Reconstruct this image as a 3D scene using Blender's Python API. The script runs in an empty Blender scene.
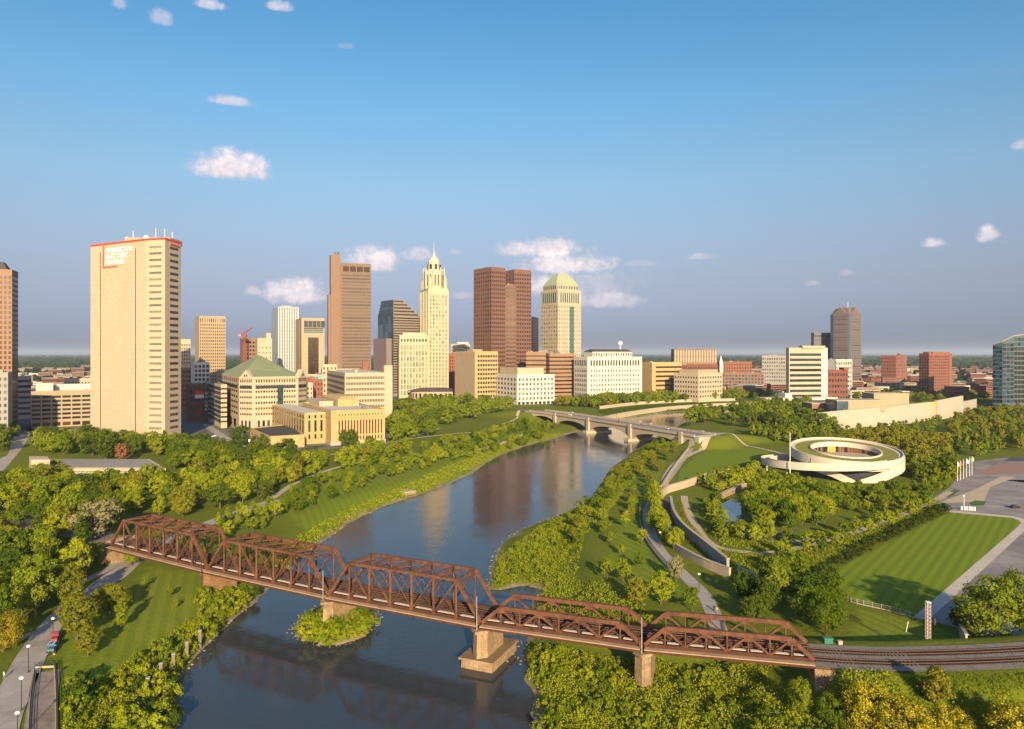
import bpy, bmesh, math, random
import numpy as np
from mathutils import Vector, Matrix

# ------------------------------------------------------------------ camera
SC = bpy.context.scene
COL = SC.collection
F, CZ, HY = 731.2, 75.0, 353.0
GZ = 4.0
cam_d = bpy.data.cameras.new("camera")
cam = bpy.data.objects.new("camera", cam_d)
COL.objects.link(cam)
cam.location = (0, 0, CZ)
cam.rotation_euler = (math.radians(90), 0, 0)
cam_d.sensor_width = 36.0
cam_d.lens = 36.0 * F / 1024.0
cam_d.shift_y = -(364.5 - HY) / 1024.0
cam_d.clip_start = 1.0
cam_d.clip_end = 120000.0
SC.camera = cam

# ------------------------------------------------------------------ light
SUN_EL, SUN_AZ = math.radians(18), math.radians(170)      # azimuth from +Y towards +X
sun_dir = Vector((math.sin(SUN_AZ) * math.cos(SUN_EL), math.cos(SUN_AZ) * math.cos(SUN_EL), math.sin(SUN_EL)))
sl = bpy.data.lights.new("sun", 'SUN')
sl.energy = 5.0
sl.angle = math.radians(0.6)
sl.color = (1.0, 0.775, 0.46)
so = bpy.data.objects.new("sun", sl)
COL.objects.link(so)
so.rotation_euler = sun_dir.to_track_quat('Z', 'Y').to_euler()
so.location = (200, -400, 300)

W = bpy.data.worlds.new("World")
SC.world = W
W.use_nodes = True
SC.view_settings.view_transform = 'Standard'
SC.view_settings.look = 'None'
SC.view_settings.exposure = 0.95
SC.view_settings.gamma = 1.0
SC.view_settings.use_curve_mapping = False
SC.cycles.use_denoising = True
SC.cycles.max_bounces = 6
SC.cycles.diffuse_bounces = 2
SC.cycles.glossy_bounces = 3
SC.cycles.transparent_max_bounces = 4
SC.cycles.volume_bounces = 0
SC.cycles.caustics_reflective = False
SC.cycles.caustics_refractive = False

class NT:
    """tiny helper for writing node maths"""
    def __init__(s, tree): s.t = tree; s.n = tree.nodes; s.l = tree.links
    def new(s, kind, **kw):
        nd = s.n.new(kind)
        for k, v in kw.items(): setattr(nd, k, v)
        return nd
    def put(s, sock, v):
        if hasattr(v, 'is_output'): s.l.new(v, sock)
        elif v is not None:
            if sock.type == 'RGBA' and len(v) == 3: v = (*v, 1)
            sock.default_value = v
    def m(s, op, a, b=None, c=None, clamp=False):
        nd = s.new('ShaderNodeMath', operation=op); nd.use_clamp = clamp
        s.put(nd.inputs[0], a)
        if b is not None: s.put(nd.inputs[1], b)
        if c is not None: s.put(nd.inputs[2], c)
        return nd.outputs[0]
    def mix(s, f, a, b, blend='MIX'):
        nd = s.new('ShaderNodeMix', data_type='RGBA', blend_type=blend)
        s.put(nd.inputs[0], f); s.put(nd.inputs[6], a); s.put(nd.inputs[7], b)
        return nd.outputs[2]
    def noise(s, vec, scale, detail=4, rough=0.55, dist=0.0, out=0):
        nd = s.new('ShaderNodeTexNoise')
        if vec is not None: s.l.new(vec, nd.inputs['Vector'])
        nd.inputs['Scale'].default_value = scale; nd.inputs['Detail'].default_value = detail
        nd.inputs['Roughness'].default_value = rough; nd.inputs['Distortion'].default_value = dist
        return nd.outputs[out]
    def ramp(s, f, stops):
        nd = s.new('ShaderNodeValToRGB'); s.put(nd.inputs[0], f)
        e = nd.color_ramp.elements
        while len(e) < len(stops): e.new(0.5)
        for i, (p, c) in enumerate(stops):
            e[i].position = p
            e[i].color = (*c, 1) if len(c) == 3 else c
        return nd.outputs[0]
    def rng(s, v, a, b, c, d):
        nd = s.new('ShaderNodeMapRange', interpolation_type='SMOOTHSTEP')
        s.put(nd.inputs[0], v)
        for i, q in enumerate((a, b, c, d)): nd.inputs[i + 1].default_value = q
        return nd.outputs[0]

# ------------------------------------------------------------------ sky with its clouds
w = NT(W.node_tree)
w.n.clear()
sky = w.new('ShaderNodeTexSky', sky_type='NISHITA', sun_disc=False)
sky.sun_elevation = SUN_EL
sky.sun_rotation = SUN_AZ
sky.altitude = 200; sky.air_density = 1.0; sky.dust_density = 0.9; sky.ozone_density = 1.6
tc = w.new('ShaderNodeTexCoord')
sep = w.new('ShaderNodeSeparateXYZ'); w.l.new(tc.outputs['Generated'], sep.inputs[0])
DX, DY, DZ = sep.outputs
az = w.m('ARCTAN2', DX, DY)                                  # compass bearing of the view, 0 = +Y
hor = w.m('SQRT', w.m('ADD', w.m('MULTIPLY', DX, DX), w.m('MULTIPLY', DY, DY)))
el = w.m('ARCTAN2', DZ, hor)                                 # height above the horizon
cv = w.new('ShaderNodeCombineXYZ'); w.put(cv.inputs[0], az); w.put(cv.inputs[1], el)
warp = w.noise(cv.outputs[0], 26, 6, 0.62)
fine = w.noise(cv.outputs[0], 80, 5, 0.62)
nz = w.m('ADD', w.m('MULTIPLY', w.m('SUBTRACT', warp, 0.5), 2.6), w.m('MULTIPLY', w.m('SUBTRACT', fine, 0.5), 1.5))
CLOUDS = [  # px, py (as seen from the tower), half width, half height, density, puffiness
    (229, 161, 48, 24, 1.0, .95), (297, 287, 40, 23, .8, .95), (370, 256, 36, 22, .8, .95), (253, 290, 12, 7, .4, 1.0),
    (231, 99, 30, 8, .5, 1.1), (545, 246, 58, 15, .75, .95), (566, 260, 56, 19, .75, .95), (548, 282, 44, 17, .55, 1.), (606, 297, 46, 15, .5, 1.), (580, 278, 70, 26, .28, 1.1),
    (420, 252, 22, 12, .45, 1.1), (455, 250, 7, 6, .25, 1.), (462, 294, 14, 7, .3, 1.), (520, 282, 40, 12, .35, 1.),
    (702, 255, 20, 6, .36, 1.1), (934, 241, 14, 9, .65, 1.), (988, 231, 14, 15, .6, 1.1), (846, 272, 13, 6, .25, 1.), (812, 282, 12, 5, .25, 1.),
    (212, 3, 20, 8, .6, 1.1), (280, 4, 18, 8, .55, 1.1), (160, 14, 16, 12, .35, 1.2), (120, 2, 10, 8, .35, 1.2), (346, 45, 10, 5, .2, 1.2),
    (1020, 143, 12, 9, .35, 1.), (640, 262, 22, 6, .2, 1.)]
dens = None; lit = None
for (px, py, a, b, k, pf) in CLOUDS:
    u, v = math.atan((px - 512) / F), math.atan((HY - py) / math.hypot(F, px - 512))
    sc_ = math.cos(u)
    ru, rv = a / F * sc_ ** 2, b / F * sc_
    dx = w.m('MULTIPLY', w.m('SUBTRACT', az, u), 1 / ru)
    dy = w.m('MULTIPLY', w.m('SUBTRACT', el, v - rv * .35), 1 / rv)
    dyl = w.m('MULTIPLY', w.m('MINIMUM', dy, 0), 2.1)        # flat underside
    dyy = w.m('ADD', w.m('MAXIMUM', dy, 0), dyl)
    r2 = w.m('ADD', w.m('MULTIPLY', dx, dx), w.m('MULTIPLY', dyy, dyy))
    f = w.m('ADD', w.m('SUBTRACT', 0.95, r2), w.m('MULTIPLY', nz, .72 * pf))
    d = w.m('MULTIPLY', w.rng(f, -0.05, 1.0, 0, 1), min(1, k * 1.3))
    s_ = w.m('MULTIPLY', w.m('ADD', w.m('MULTIPLY', dy, .5), .35), d)
    dens = d if dens is None else w.m('MAXIMUM', dens, d)
    lit = s_ if lit is None else w.m('ADD', lit, s_)
shade = w.m('ADD', w.m('MULTIPLY', lit, 1.0), w.m('MULTIPLY', w.m('SUBTRACT', fine, .5), 1.0), clamp=True)
ccol = w.mix(shade, (3.8, 3.45, 3.85), (6.5, 5.75, 5.5))
# the air itself: a clear blue overhead that pales to a lilac haze at the horizon
grad = w.ramp(w.m('MULTIPLY', el, 1 / 0.5, clamp=True), [(0.0, (0.186, 0.231, 0.47)), (0.06, (0.24, 0.273, 0.501)), (0.13, (0.326, 0.314, 0.471)), (0.193, (0.415, 0.372, 0.459)), (0.32, (0.542, 0.509, 0.546)), (0.45, (0.58, 0.66, 0.673)), (0.648, (0.505, 0.752, 0.81)), (1.0, (0.306, 0.732, 0.868))])
grad = w.mix(w.rng(DY, -.35, .45, 0, 1), (1.0, .96, 1.05), grad)      # only the sky away from the low sun is that dim and lilac
skc = w.mix(1.0, sky.outputs[0], grad, 'MULTIPLY')
fin = w.mix(dens, skc, ccol)
bg = w.new('ShaderNodeBackground'); w.l.new(fin, bg.inputs[0]); bg.inputs[1].default_value = 0.10
ow = w.new('ShaderNodeOutputWorld'); w.l.new(bg.outputs[0], ow.inputs[0])

# ------------------------------------------------------------------ helpers
HAZE = 4.0e-5
rnd = random.Random(7)
nrg = np.random.default_rng(7)

def at(px, py, z=GZ):
    d = (CZ - z) * F / (py - HY)
    return Vector(((px - 512) / F * d, d, z))
def atd(px, d, z=GZ):
    return Vector(((px - 512) / F * d, d, z))
def zat(py, d):
    return CZ + (HY - py) * d / F

MATS = {}
def pmat(name, col, rough=0.8, var=0.12, scale=0.3, spec=0.3, metal=0.0, bump=0.0, dirt=0.0, detail=5, randomize=0.0, streak=0.0, panel=None):
    """a principled material whose colour varies with noise in object space"""
    m = bpy.data.materials.new(name); m.use_nodes = True
    t = NT(m.node_tree); bs = t.n['Principled BSDF']
    tcn = t.new('ShaderNodeTexCoord')
    geo = t.new('ShaderNodeNewGeometry')
    v = geo.outputs['Position']
    n1 = t.noise(v, scale, detail)
    c = t.mix(n1, tuple(x * (1 - 2 * var) for x in col), tuple(min(1, x * (1 + 2 * var)) for x in col))
    if panel:
        sx = t.new('ShaderNodeSeparateXYZ'); t.l.new(v, sx.inputs[0]); cx = t.new('ShaderNodeCombineXYZ')
        t.put(cx.inputs[0], t.m('ADD', sx.outputs[0], t.m('MULTIPLY', sx.outputs[1], .63))); t.put(cx.inputs[1], sx.outputs[1 if len(panel) > 3 else 2])
        if len(panel) > 3: t.put(cx.inputs[0], sx.outputs[0])
        bt = t.new('ShaderNodeTexBrick'); t.l.new(cx.outputs[0], bt.inputs['Vector']); bt.inputs['Scale'].default_value = 1
        bt.inputs['Brick Width'].default_value, bt.inputs['Row Height'].default_value = panel[:2]
        bt.inputs['Mortar Size'].default_value = panel[1] * .035; bt.inputs['Color1'].default_value = (1, 1, 1, 1)
        k_ = 1 - panel[2]; bt.inputs['Color2'].default_value = (k_, k_, k_, 1); m_ = 1 - 2.4 * panel[2]; bt.inputs['Mortar'].default_value = (m_, m_, m_, 1)
        c = t.mix(1.0, c, bt.outputs['Color'], 'MULTIPLY')
    if streak:
        mp = t.new('ShaderNodeMapping'); t.l.new(v, mp.inputs[0]); mp.inputs['Scale'].default_value = (1, 1, 0.06)
        n3 = t.noise(mp.outputs[0], 1.2, 4, .7)
        c = t.mix(t.m('MULTIPLY', t.rng(n3, .45, .75, 0, 1), streak), c, tuple(x * .45 for x in col))
    if dirt:
        n2 = t.noise(v, scale * 0.23, 6, .7)
        c = t.mix(t.m('MULTIPLY', t.rng(n2, .45, .7, 0, 1), dirt), c, (col[0] * .35, col[1] * .33, col[2] * .3))
    if randomize:
        oi = t.new('ShaderNodeObjectInfo')
        hs = t.new('ShaderNodeHueSaturation')
        t.put(hs.inputs['Value'], t.m('ADD', 1 - randomize, t.m('MULTIPLY', oi.outputs['Random'], 2 * randomize)))
        t.l.new(c, hs.inputs['Color']); c = hs.outputs[0]
    t.l.new(c, bs.inputs['Base Color'])
    bs.inputs['Roughness'].default_value = rough
    bs.inputs['Specular IOR Level'].default_value = spec
    bs.inputs['Metallic'].default_value = metal
    if bump:
        bp = t.new('ShaderNodeBump'); bp.inputs['Strength'].default_value = bump; bp.inputs['Distance'].default_value = 0.3
        t.l.new(t.noise(v, scale * 4, 4), bp.inputs['Height']); t.l.new(bp.outputs[0], bs.inputs['Normal'])
    MATS[name] = m
    return m

def glass(name, col=(.02, .03, .04), rough=0.08, var=.5, spec=.6):
    m = bpy.data.materials.new(name); m.use_nodes = True
    t = NT(m.node_tree); bs = t.n['Principled BSDF']
    oi = t.new('ShaderNodeObjectInfo'); geo = t.new('ShaderNodeNewGeometry')
    n = t.noise(geo.outputs['Position'], .35, 3, .6)
    f = t.m('ADD', t.m('MULTIPLY', t.m('SUBTRACT', n, .5), 1.6), t.m('MULTIPLY', oi.outputs['Random'], 1.0), clamp=True)
    c = t.mix(f, tuple(x * (1 - var) for x in col), tuple(x * (1 + 2 * var) for x in col))
    t.l.new(c, bs.inputs['Base Color'])
    bs.inputs['Roughness'].default_value = rough
    bs.inputs['Specular IOR Level'].default_value = spec
    MATS[name] = m
    return m

class MB:
    """collects faces and links them as ONE mesh object"""
    def __init__(s): s.v = []; s.f = []; s.mi = []; s.k = 0
    def face(s, pts):
        i = len(s.v); s.v += [tuple(p) for p in pts]; s.f.append(tuple(range(i, i + len(pts)))); s.mi.append(s.k)
    def box(s, x0, x1, y0, y1, z0, z1):
        i = len(s.v)
        s.v += [(x0, y0, z0), (x1, y0, z0), (x1, y1, z0), (x0, y1, z0), (x0, y0, z1), (x1, y0, z1), (x1, y1, z1), (x0, y1, z1)]
        s.f += [(i, i+3, i+2, i+1), (i+4, i+5, i+6, i+7), (i, i+1, i+5, i+4), (i+1, i+2, i+6, i+5), (i+2, i+3, i+7, i+6), (i+3, i, i+4, i+7)]
        s.mi += [s.k] * 6
    def obox(s, o, ux, uy, uz):
        """box from a corner o and three edge vectors"""
        o, ux, uy, uz = Vector(o), Vector(ux), Vector(uy), Vector(uz)
        i = len(s.v)
        s.v += [tuple(p) for p in (o, o+ux, o+ux+uy, o+uy, o+uz, o+ux+uz, o+ux+uy+uz, o+uy+uz)]
        s.f += [(i, i+3, i+2, i+1), (i+4, i+5, i+6, i+7), (i, i+1, i+5, i+4), (i+1, i+2, i+6, i+5), (i+2, i+3, i+7, i+6), (i+3, i, i+4, i+7)]
        s.mi += [s.k] * 6
    def bar(s, a, b, w, h=None, up=(0, 0, 1)):
        """square bar between two points"""
        a, b = Vector(a), Vector(b); h = h or w
        d = (b - a); L = d.length
        if L < 1e-6: return
        d /= L
        u = Vector(up)
        if abs(d.dot(u)) > .97: u = Vector((0, 1, 0))
        sx = d.cross(u).normalized(); sz = sx.cross(d).normalized()
        s.obox(a - sx * w / 2 - sz * h / 2, sx * w, sz * h, d * L)
    def prism(s, poly, z0, z1, top=None, cap=True):
        """poly: list of (x, y) anticlockwise; top: optional polygon at z1"""
        n = len(poly); top = top or poly
        i = len(s.v)
        s.v += [(p[0], p[1], z0 if len(p) < 3 else p[2]) for p in poly]
        s.v += [(p[0], p[1], z1 if len(p) < 3 else p[2]) for p in top]
        for k in range(n):
            q = (k + 1) % n
            s.f.append((i + k, i + q, i + n + q, i + n + k)); s.mi.append(s.k)
        if cap:
            s.f.append(tuple(i + n + k for k in range(n))); s.mi.append(s.k)
            s.f.append(tuple(i + n - 1 - k for k in range(n))); s.mi.append(s.k)
    def cyl(s, c, r0, r1, z0, z1, n=10):
        p = [(c[0] + math.cos(2*math.pi*k/n), c[1] + math.sin(2*math.pi*k/n)) for k in range(n)]
        a = [(c[0] + r0 * math.cos(2*math.pi*k/n), c[1] + r0 * math.sin(2*math.pi*k/n)) for k in range(n)]
        b = [(c[0] + r1 * math.cos(2*math.pi*k/n), c[1] + r1 * math.sin(2*math.pi*k/n)) for k in range(n)]
        s.prism(a, z0, z1, b)
    def tube(s, pts, radii, n=6):
        """round tapering tube through points"""
        rings = []
        for k, p in enumerate(pts):
            p = Vector(p)
            d = (Vector(pts[min(k+1, len(pts)-1)]) - Vector(pts[max(k-1, 0)])).normalized()
            u = Vector((1, 0, 0)) if abs(d.z) > .8 else Vector((0, 0, 1))
            x = d.cross(u).normalized(); y = d.cross(x)
            i = len(s.v)
            s.v += [tuple(p + (x * math.cos(2*math.pi*j/n) + y * math.sin(2*math.pi*j/n)) * radii[k]) for j in range(n)]
            rings.append(i)
        for a, b in zip(rings, rings[1:]):
            for j in range(n):
                s.f.append((a + j, a + (j+1) % n, b + (j+1) % n, b + j)); s.mi.append(s.k)
        s.f.append(tuple(rings[-1] + j for j in range(n))); s.mi.append(s.k)
        s.f.append(tuple(rings[0] + n - 1 - j for j in range(n))); s.mi.append(s.k)
    def mesh(s, name):
        me = bpy.data.meshes.new(name)
        me.from_pydata(s.v, [], s.f)
        return me
    def build(s, name, mats, parent=None, smooth=False):
        me = s.mesh(name)
        for m in (mats if isinstance(mats, (list, tuple)) else [mats]): me.materials.append(m)
        if max(s.mi or [0]) > 0: me.polygons.foreach_set('material_index', s.mi)
        if smooth: me.polygons.foreach_set('use_smooth', [True] * len(s.f))
        me.update()
        return link(name, me, parent)

def link(name, data, parent=None):
    o = bpy.data.objects.new(name, data); COL.objects.link(o)
    if parent: o.parent = parent
    return o
def tag(o, label=None, cat=None, group=None, kind=None):
    if label: o['label'] = label
    if cat: o['category'] = cat
    if group: o['group'] = group
    if kind: o['kind'] = kind
    return o
def thing(name, label, cat, loc=(0, 0, 0), rz=0.0, group=None):
    o = link(name, None); o.location = loc; o.rotation_euler = (0, 0, rz)
    return tag(o, label, cat, group)
def copy_tree(o, parent=None, kids={}):
    c = o.copy(); COL.objects.link(c)
    if parent: c.parent = parent
    for ch in list(o.children): copy_tree(ch, c)
    return c
def arr_mesh(name, V, FQ):
    """mesh from numpy vertices and quads (fast)"""
    me = bpy.data.meshes.new(name)
    nv, nf = len(V), len(FQ); k = FQ.shape[1]
    me.vertices.add(nv); me.vertices.foreach_set('co', V.astype(np.float32).ravel())
    me.loops.add(nf * k); me.loops.foreach_set('vertex_index', FQ.astype(np.int32).ravel())
    me.polygons.add(nf)
    me.polygons.foreach_set('loop_start', np.arange(0, nf * k, k, dtype=np.int32))
    me.polygons.foreach_set('loop_total', np.full(nf, k, dtype=np.int32))
    me.update(calc_edges=True)
    return me

# ------------------------------------------------------------------ materials
rust = pmat('rusty_steel', (.128, .056, .032), .85, .36, .9, .2, dirt=.75, streak=.45)
rust_dk = pmat('dark_rusty_steel', (0.072, 0.031, 0.020), .9, .3, 1.2, .2, dirt=.4)
ledge_m = pmat('pale_walkway_concrete', (.34, .23, .14), .9, .12, .8, dirt=.4)
stone_m = pmat('sandstone_masonry', (.36, .25, .145), .95, .2, .9, .2, bump=.8, dirt=.7, streak=.6, panel=(1.6, .65, .18))
conc = pmat('concrete', (0.340, 0.306, 0.255), .9, .08, .25, dirt=.15, streak=.3)
conc_warm = pmat('warm_concrete', (0.426, 0.344, 0.246), .9, .07, .2, dirt=.12, streak=.2)
path_m = pmat('path_concrete', (0.34, 0.31, 0.285), .9, .12, .35, dirt=.4, panel=(3, 3, .06, 1))
asph = pmat('asphalt', (.085, .085, .095), .95, .2, .12, .2, dirt=.3)
asph_w = pmat('worn_asphalt', (.25, .225, .225), .95, .3, .09, .2, dirt=.55, panel=(9, 6, .07, 1))
white_p = pmat('white_paint', (0.702, 0.684, 0.648), .6, .03, 1.)
dark_p = pmat('dark_metal', (.03, .03, .032), .6, .1, 1.)
roof_g = pmat('grey_roof_gravel', (.25, .23, .21), .95, .15, .08, dirt=.3)
roof_d = pmat('dark_roof', (.06, .055, .055), .9, .15, .1)
roof_w = pmat('pale_roof', (.48, .44, .38), .9, .08, .06, dirt=.2)
ballast = pmat('track_ballast', (.19, .17, .155), 1., .3, 1.5, .1, dirt=.4)
rail_m = pmat('rail_steel', (.10, .055, .04), .6, .2, 1.)
tie_m = pmat('timber_ties', (.05, .035, .028), .95, .3, 1.)
g_dark = glass('dark_window_glass', (.022, .027, .033))
g_blue = glass('blue_window_glass', (.035, .06, .085))
g_grey = glass('grey_window_glass', (.07, .075, .08), .15)
g_soft = glass('pale_window_glass', (.16, .13, .095), .15, .45)
g_warm = glass('bronze_window_glass', (.045, .028, .018), .12)
g_green = glass('green_window_glass', (.025, .06, .06), .12)
# ------------------------------------------------------------------ terrain
RIV_L = [(178, 729), (180, 700), (176, 682), (196, 656), (228, 624), (256, 600), (275, 584), (296, 563), (316, 546), (340, 529), (360, 517), (380, 508),
         (400, 501), (421, 494), (446, 485), (472, 473.5), (486, 463), (500, 455), (530, 444.5), (551, 439), (566, 435), (584, 430), (602, 424), (622, 419.5),
         (660, 413.5), (700, 410), (738, 408), (780, 405.5)]
RIV_R = [(780, 409.5), (760, 411), (720, 414), (692, 419), (674, 428), (661, 435), (646, 444), (631, 453), (611, 468), (602, 482), (592, 496), (577, 507),
         (562, 514), (542, 521), (520, 530), (502, 543), (494, 558), (491, 576), (487, 589), (500, 590), (512, 587), (530, 585), (541, 590), (536, 600), (526, 622),
         (529, 640), (523, 656), (528, 668), (524, 680), (536, 694), (532, 712), (540, 729)]
river = [at(x, y, 0).xy for x, y in RIV_L] + [Vector((900, 1070)), Vector((900, 960))] + [at(x, y, 0).xy for x, y in RIV_R]
a_, b_ = river[0], river[-1]
river = [Vector((a_.x + 6, 60)), Vector((a_.x + 2, 110))] + river + [Vector((b_.x + 2, 110)), Vector((b_.x - 4, 60))]
ISL = [at(x, y, 0).xy for x, y in [(289, 634), (300, 641), (322, 646.5), (345, 645), (364, 637), (381, 622), (378, 612), (360, 606), (320, 606), (300, 615)]]
FLOOD = [[at(x, y, 2).xy for x, y in q] for q in ([(505, 632), (560, 632), (660, 648), (740, 664), (770, 700), (790, 790), (520, 790)], [(470, 590), (492, 545), (545, 515), (580, 520), (590, 560), (600, 620), (520, 620)])]
# railway line: abutment points of the truss bridge, taken along its near edge
DZ_ = 10.5
SUP = [at(111, 545, DZ_), at(208, 568.5, DZ_), at(329, 594.5, DZ_), at(481, 622.5, DZ_), at(643, 645, DZ_), at(815.5, 660.5, DZ_)]
RIGHT_RAIL = [SUP[5], Vector((72, 152, DZ_)), Vector((85, 151.3, DZ_)), Vector((110, 153.3, DZ_)), Vector((150, 160, DZ_)), Vector((220, 176, DZ_))]
dl = (SUP[0] - SUP[1]).normalized()
LEFT_RAIL = [SUP[0], SUP[0] + dl * 40, SUP[0] + dl * 130]

AR = [(19, 781), (44, 741), (71.8, 685), (101, 623), (130, 561), (137, 547)]      # road bridge, near parapet
ROAD_L = [(25.5, 791), (-10, 830), (-60, 880)]
ROAD_R = [(150, 556), (172, 590), (230, 606), (300, 600)]
def seg_dist(X, Y, pts, closed=True):
    D = np.full(X.shape, 1e9)
    n = len(pts)
    for i in range(n if closed else n - 1):
        a, b = pts[i], pts[(i + 1) % n]
        ex, ey = b[0] - a[0], b[1] - a[1]
        L = ex * ex + ey * ey + 1e-9
        t = np.clip(((X - a[0]) * ex + (Y - a[1]) * ey) / L, 0, 1)
        D = np.minimum(D, np.hypot(X - a[0] - t * ex, Y - a[1] - t * ey))
    return D
def in_poly(X, Y, pts):
    ins = np.zeros(X.shape, bool); n = len(pts)
    for i in range(n):
        a, b = pts[i], pts[(i + 1) % n]
        c = ((a[1] > Y) != (b[1] > Y))
        with np.errstate(divide='ignore', invalid='ignore'):
            xx = (b[0] - a[0]) * (Y - a[1]) / (b[1] - a[1] + 1e-12) + a[0]
        ins ^= c & (X < xx)
    return ins
def sst(x): x = np.clip(x, 0, 1); return x * x * (3 - 2 * x)
def hash_noise(X, Y, s):
    return (np.sin(X / s * 1.7 + 1.3 * np.sin(Y / s * 1.1)) + np.sin(Y / s * 2.1 + 1.7 * np.sin(X / s * .9 + 2))) * .5
def ground(X, Y):
    X = np.asarray(X, float); Y = np.asarray(Y, float)
    d = seg_dist(X, Y, river); ins = in_poly(X, Y, river)
    wob = hash_noise(X, Y, 3.1) * .5 + hash_noise(X, Y, 7.7) * .5
    e = d + wob * 1.2
    z = np.where(ins, -np.minimum(d, 8) * .25, .55 * sst(e / 2.0) + (GZ - .55) * sst(e / 20.0))
    for fl in FLOOD:                                   # low wet ground beside the river
        z = np.where(in_poly(X, Y, fl) & ~ins, np.minimum(z, 1.3 + .25 * wob + (z - 1.3) * (1 - sst(seg_dist(X, Y, fl) / 9))), z)
    di = seg_dist(X, Y, ISL); ii = in_poly(X, Y, ISL)
    z = np.where(ii, np.maximum(z, .2 + .9 * sst(di / 3) + .2 * wob), z)
    for line, w0 in ((RIGHT_RAIL, 1), (LEFT_RAIL, 1)):
        c = [(p.x, p.y + 5) for p in line]
        dd = seg_dist(X, Y, c, False)
        bank = (DZ_ - .75) - (DZ_ - .75 - z) * sst((dd - 8.5) / 13)
        # keep the foot of the bridge clear
        clear = sst(((X - SUP[5].x) + 0) / 4) if line is RIGHT_RAIL else sst((SUP[0].x - X - 6) / 5)
        z = np.where(ins, z, z + (bank - z) * clear * (dd < 21.5))
    for line, top in ((ROAD_L, (12.4, 9.0)), (ROAD_R, (12.4, 8.0))):
        dd = seg_dist(X, Y, line, False); far = np.hypot(X - line[0][0], Y - line[0][1])
        crest = top[0] + (GZ - top[0]) * sst((far - 15) / 85)
        z = np.where(ins, z, np.maximum(z, crest - (crest - z) * sst((dd - 9) / 16)))
    return z
def gz(x, y): return float(ground(np.array([x]), np.array([y]))[0])

def spaced(lo, hi, step, far, growth=1.13, neg=True):
    p = list(np.arange(lo, hi + .01, step))
    s = step; x = p[-1]
    while x < far: s *= growth; x += s; p.append(x)
    if neg:
        s = step; x = lo; q = []
        while x > -far: s *= growth; x -= s; q.append(x)
        p = q[::-1] + p
    return np.array(p)
GX = spaced(-260, 330, 2.6, 60000)
GY = np.concatenate([[-60000, -20000, -6000, -2000, -600, -200, -50, 40, 80], spaced(100, 420, 2.6, 60000, 1.018, False)[:400]])
yy = list(np.arange(100, 420, 2.6)); s_ = 2.6
while yy[-1] < 1150: s_ = min(s_ * 1.015, 8); yy.append(yy[-1] + s_)
while yy[-1] < 60000: s_ *= 1.16; yy.append(yy[-1] + s_)
GY = np.array([-60000, -20000, -6000, -2000, -600, -200, -50, 40, 80] + yy)
XX, YY = np.meshgrid(GX, GY)
ZZ = ground(XX, YY)
nx, ny = len(GX), len(GY)
idx = np.arange(nx * ny).reshape(ny, nx)
quads = np.stack([idx[:-1, :-1], idx[:-1, 1:], idx[1:, 1:], idx[1:, :-1]], -1).reshape(-1, 4)
gme = arr_mesh('ground', np.stack([XX, YY, ZZ], -1).reshape(-1, 3), quads)
# what covers the ground where: red = paved city, green = bare bank, blue = mown (bright) grass
with np.errstate(divide='ignore', invalid='ignore'):
    PX = np.where(YY > 1, 512 + F * XX / YY, -999); PY = np.where(YY > 1, HY + F * (CZ - GZ) / YY, 9999)
CITY = [(-900, 440), (30, 442), (175, 446), (250, 452), (392, 446), (395, 412), (470, 404), (545, 402), (760, 397), (770, 391), (1900, 386), (1900, 364), (-900, 364)]
city = in_poly(PX, PY, CITY).astype(float)
dr = seg_dist(XX, YY, river); inr = in_poly(XX, YY, river)
bare = np.where(inr, 1, sst((2.8 + hash_noise(XX, YY, 4.) * 2.2 + hash_noise(XX, YY, 11.) * 1.5 - dr) / 2.5))
isl_in = in_poly(XX, YY, ISL); isl_d = seg_dist(XX, YY, ISL)
bare = np.where(isl_in, sst((2.6 - isl_d) / 2), bare)
MOW = [[(60, 640), (120, 600), (150, 566), (215, 575), (232, 592), (190, 618), (120, 668), (62, 729)], [(270, 505), (300, 478), (420, 452), (520, 430), (555, 432), (470, 470), (360, 505), (310, 530)],
       [(606, 560), (622, 520), (640, 488), (664, 455), (662, 480), (646, 505), (640, 522), (652, 556), (690, 596), (640, 600)], [(860, 610), (960, 632), (960, 648), (850, 640)]]
mow = sum(in_poly(PX, PY, m).astype(float) for m in MOW)
farm = sst((YY - 1400) / 1200) * (YY > 0)
ca = gme.color_attributes.new('cover', 'FLOAT_COLOR', 'POINT')
ca.data.foreach_set('color', np.stack([city, bare, np.clip(mow, 0, 1), farm], -1).astype(np.float32).ravel())
gm = bpy.data.materials.new('ground_cover'); gm.use_nodes = True
t = NT(gm.node_tree); bs = t.n['Principled BSDF']
geo = t.new('ShaderNodeNewGeometry'); P = geo.outputs['Position']
at_ = t.new('ShaderNodeVertexColor'); at_.layer_name = 'cover'
sp = t.new('ShaderNodeSeparateColor'); t.l.new(at_.outputs[0], sp.inputs[0])
n1 = t.noise(P, .05, 6, .6); n2 = t.noise(P, .9, 5, .65); n3 = t.noise(P, .012, 5, .6)
rough_g = t.mix(n1, (.068, .100, .008), (.155, .178, .014))
rough_g = t.mix(t.m('MULTIPLY', t.rng(n2, .5, .75, 0, 1), .55), rough_g, (.19, .18, .03))
mown = t.mix(n1, (.118, .180, .009), (.195, .242, .015))
mown = t.mix(t.m('MULTIPLY', t.rng(n3, .45, .65, 0, 1), .45), mown, (.22, .22, .04))
mown = t.mix(t.m('MULTIPLY', n2, .4), mown, (.12, .15, .012))
dpm = t.new('ShaderNodeVectorMath', operation='DOT_PRODUCT'); t.l.new(P, dpm.inputs[0]); dpm.inputs[1].default_value = (.93, .36, 0)
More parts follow.
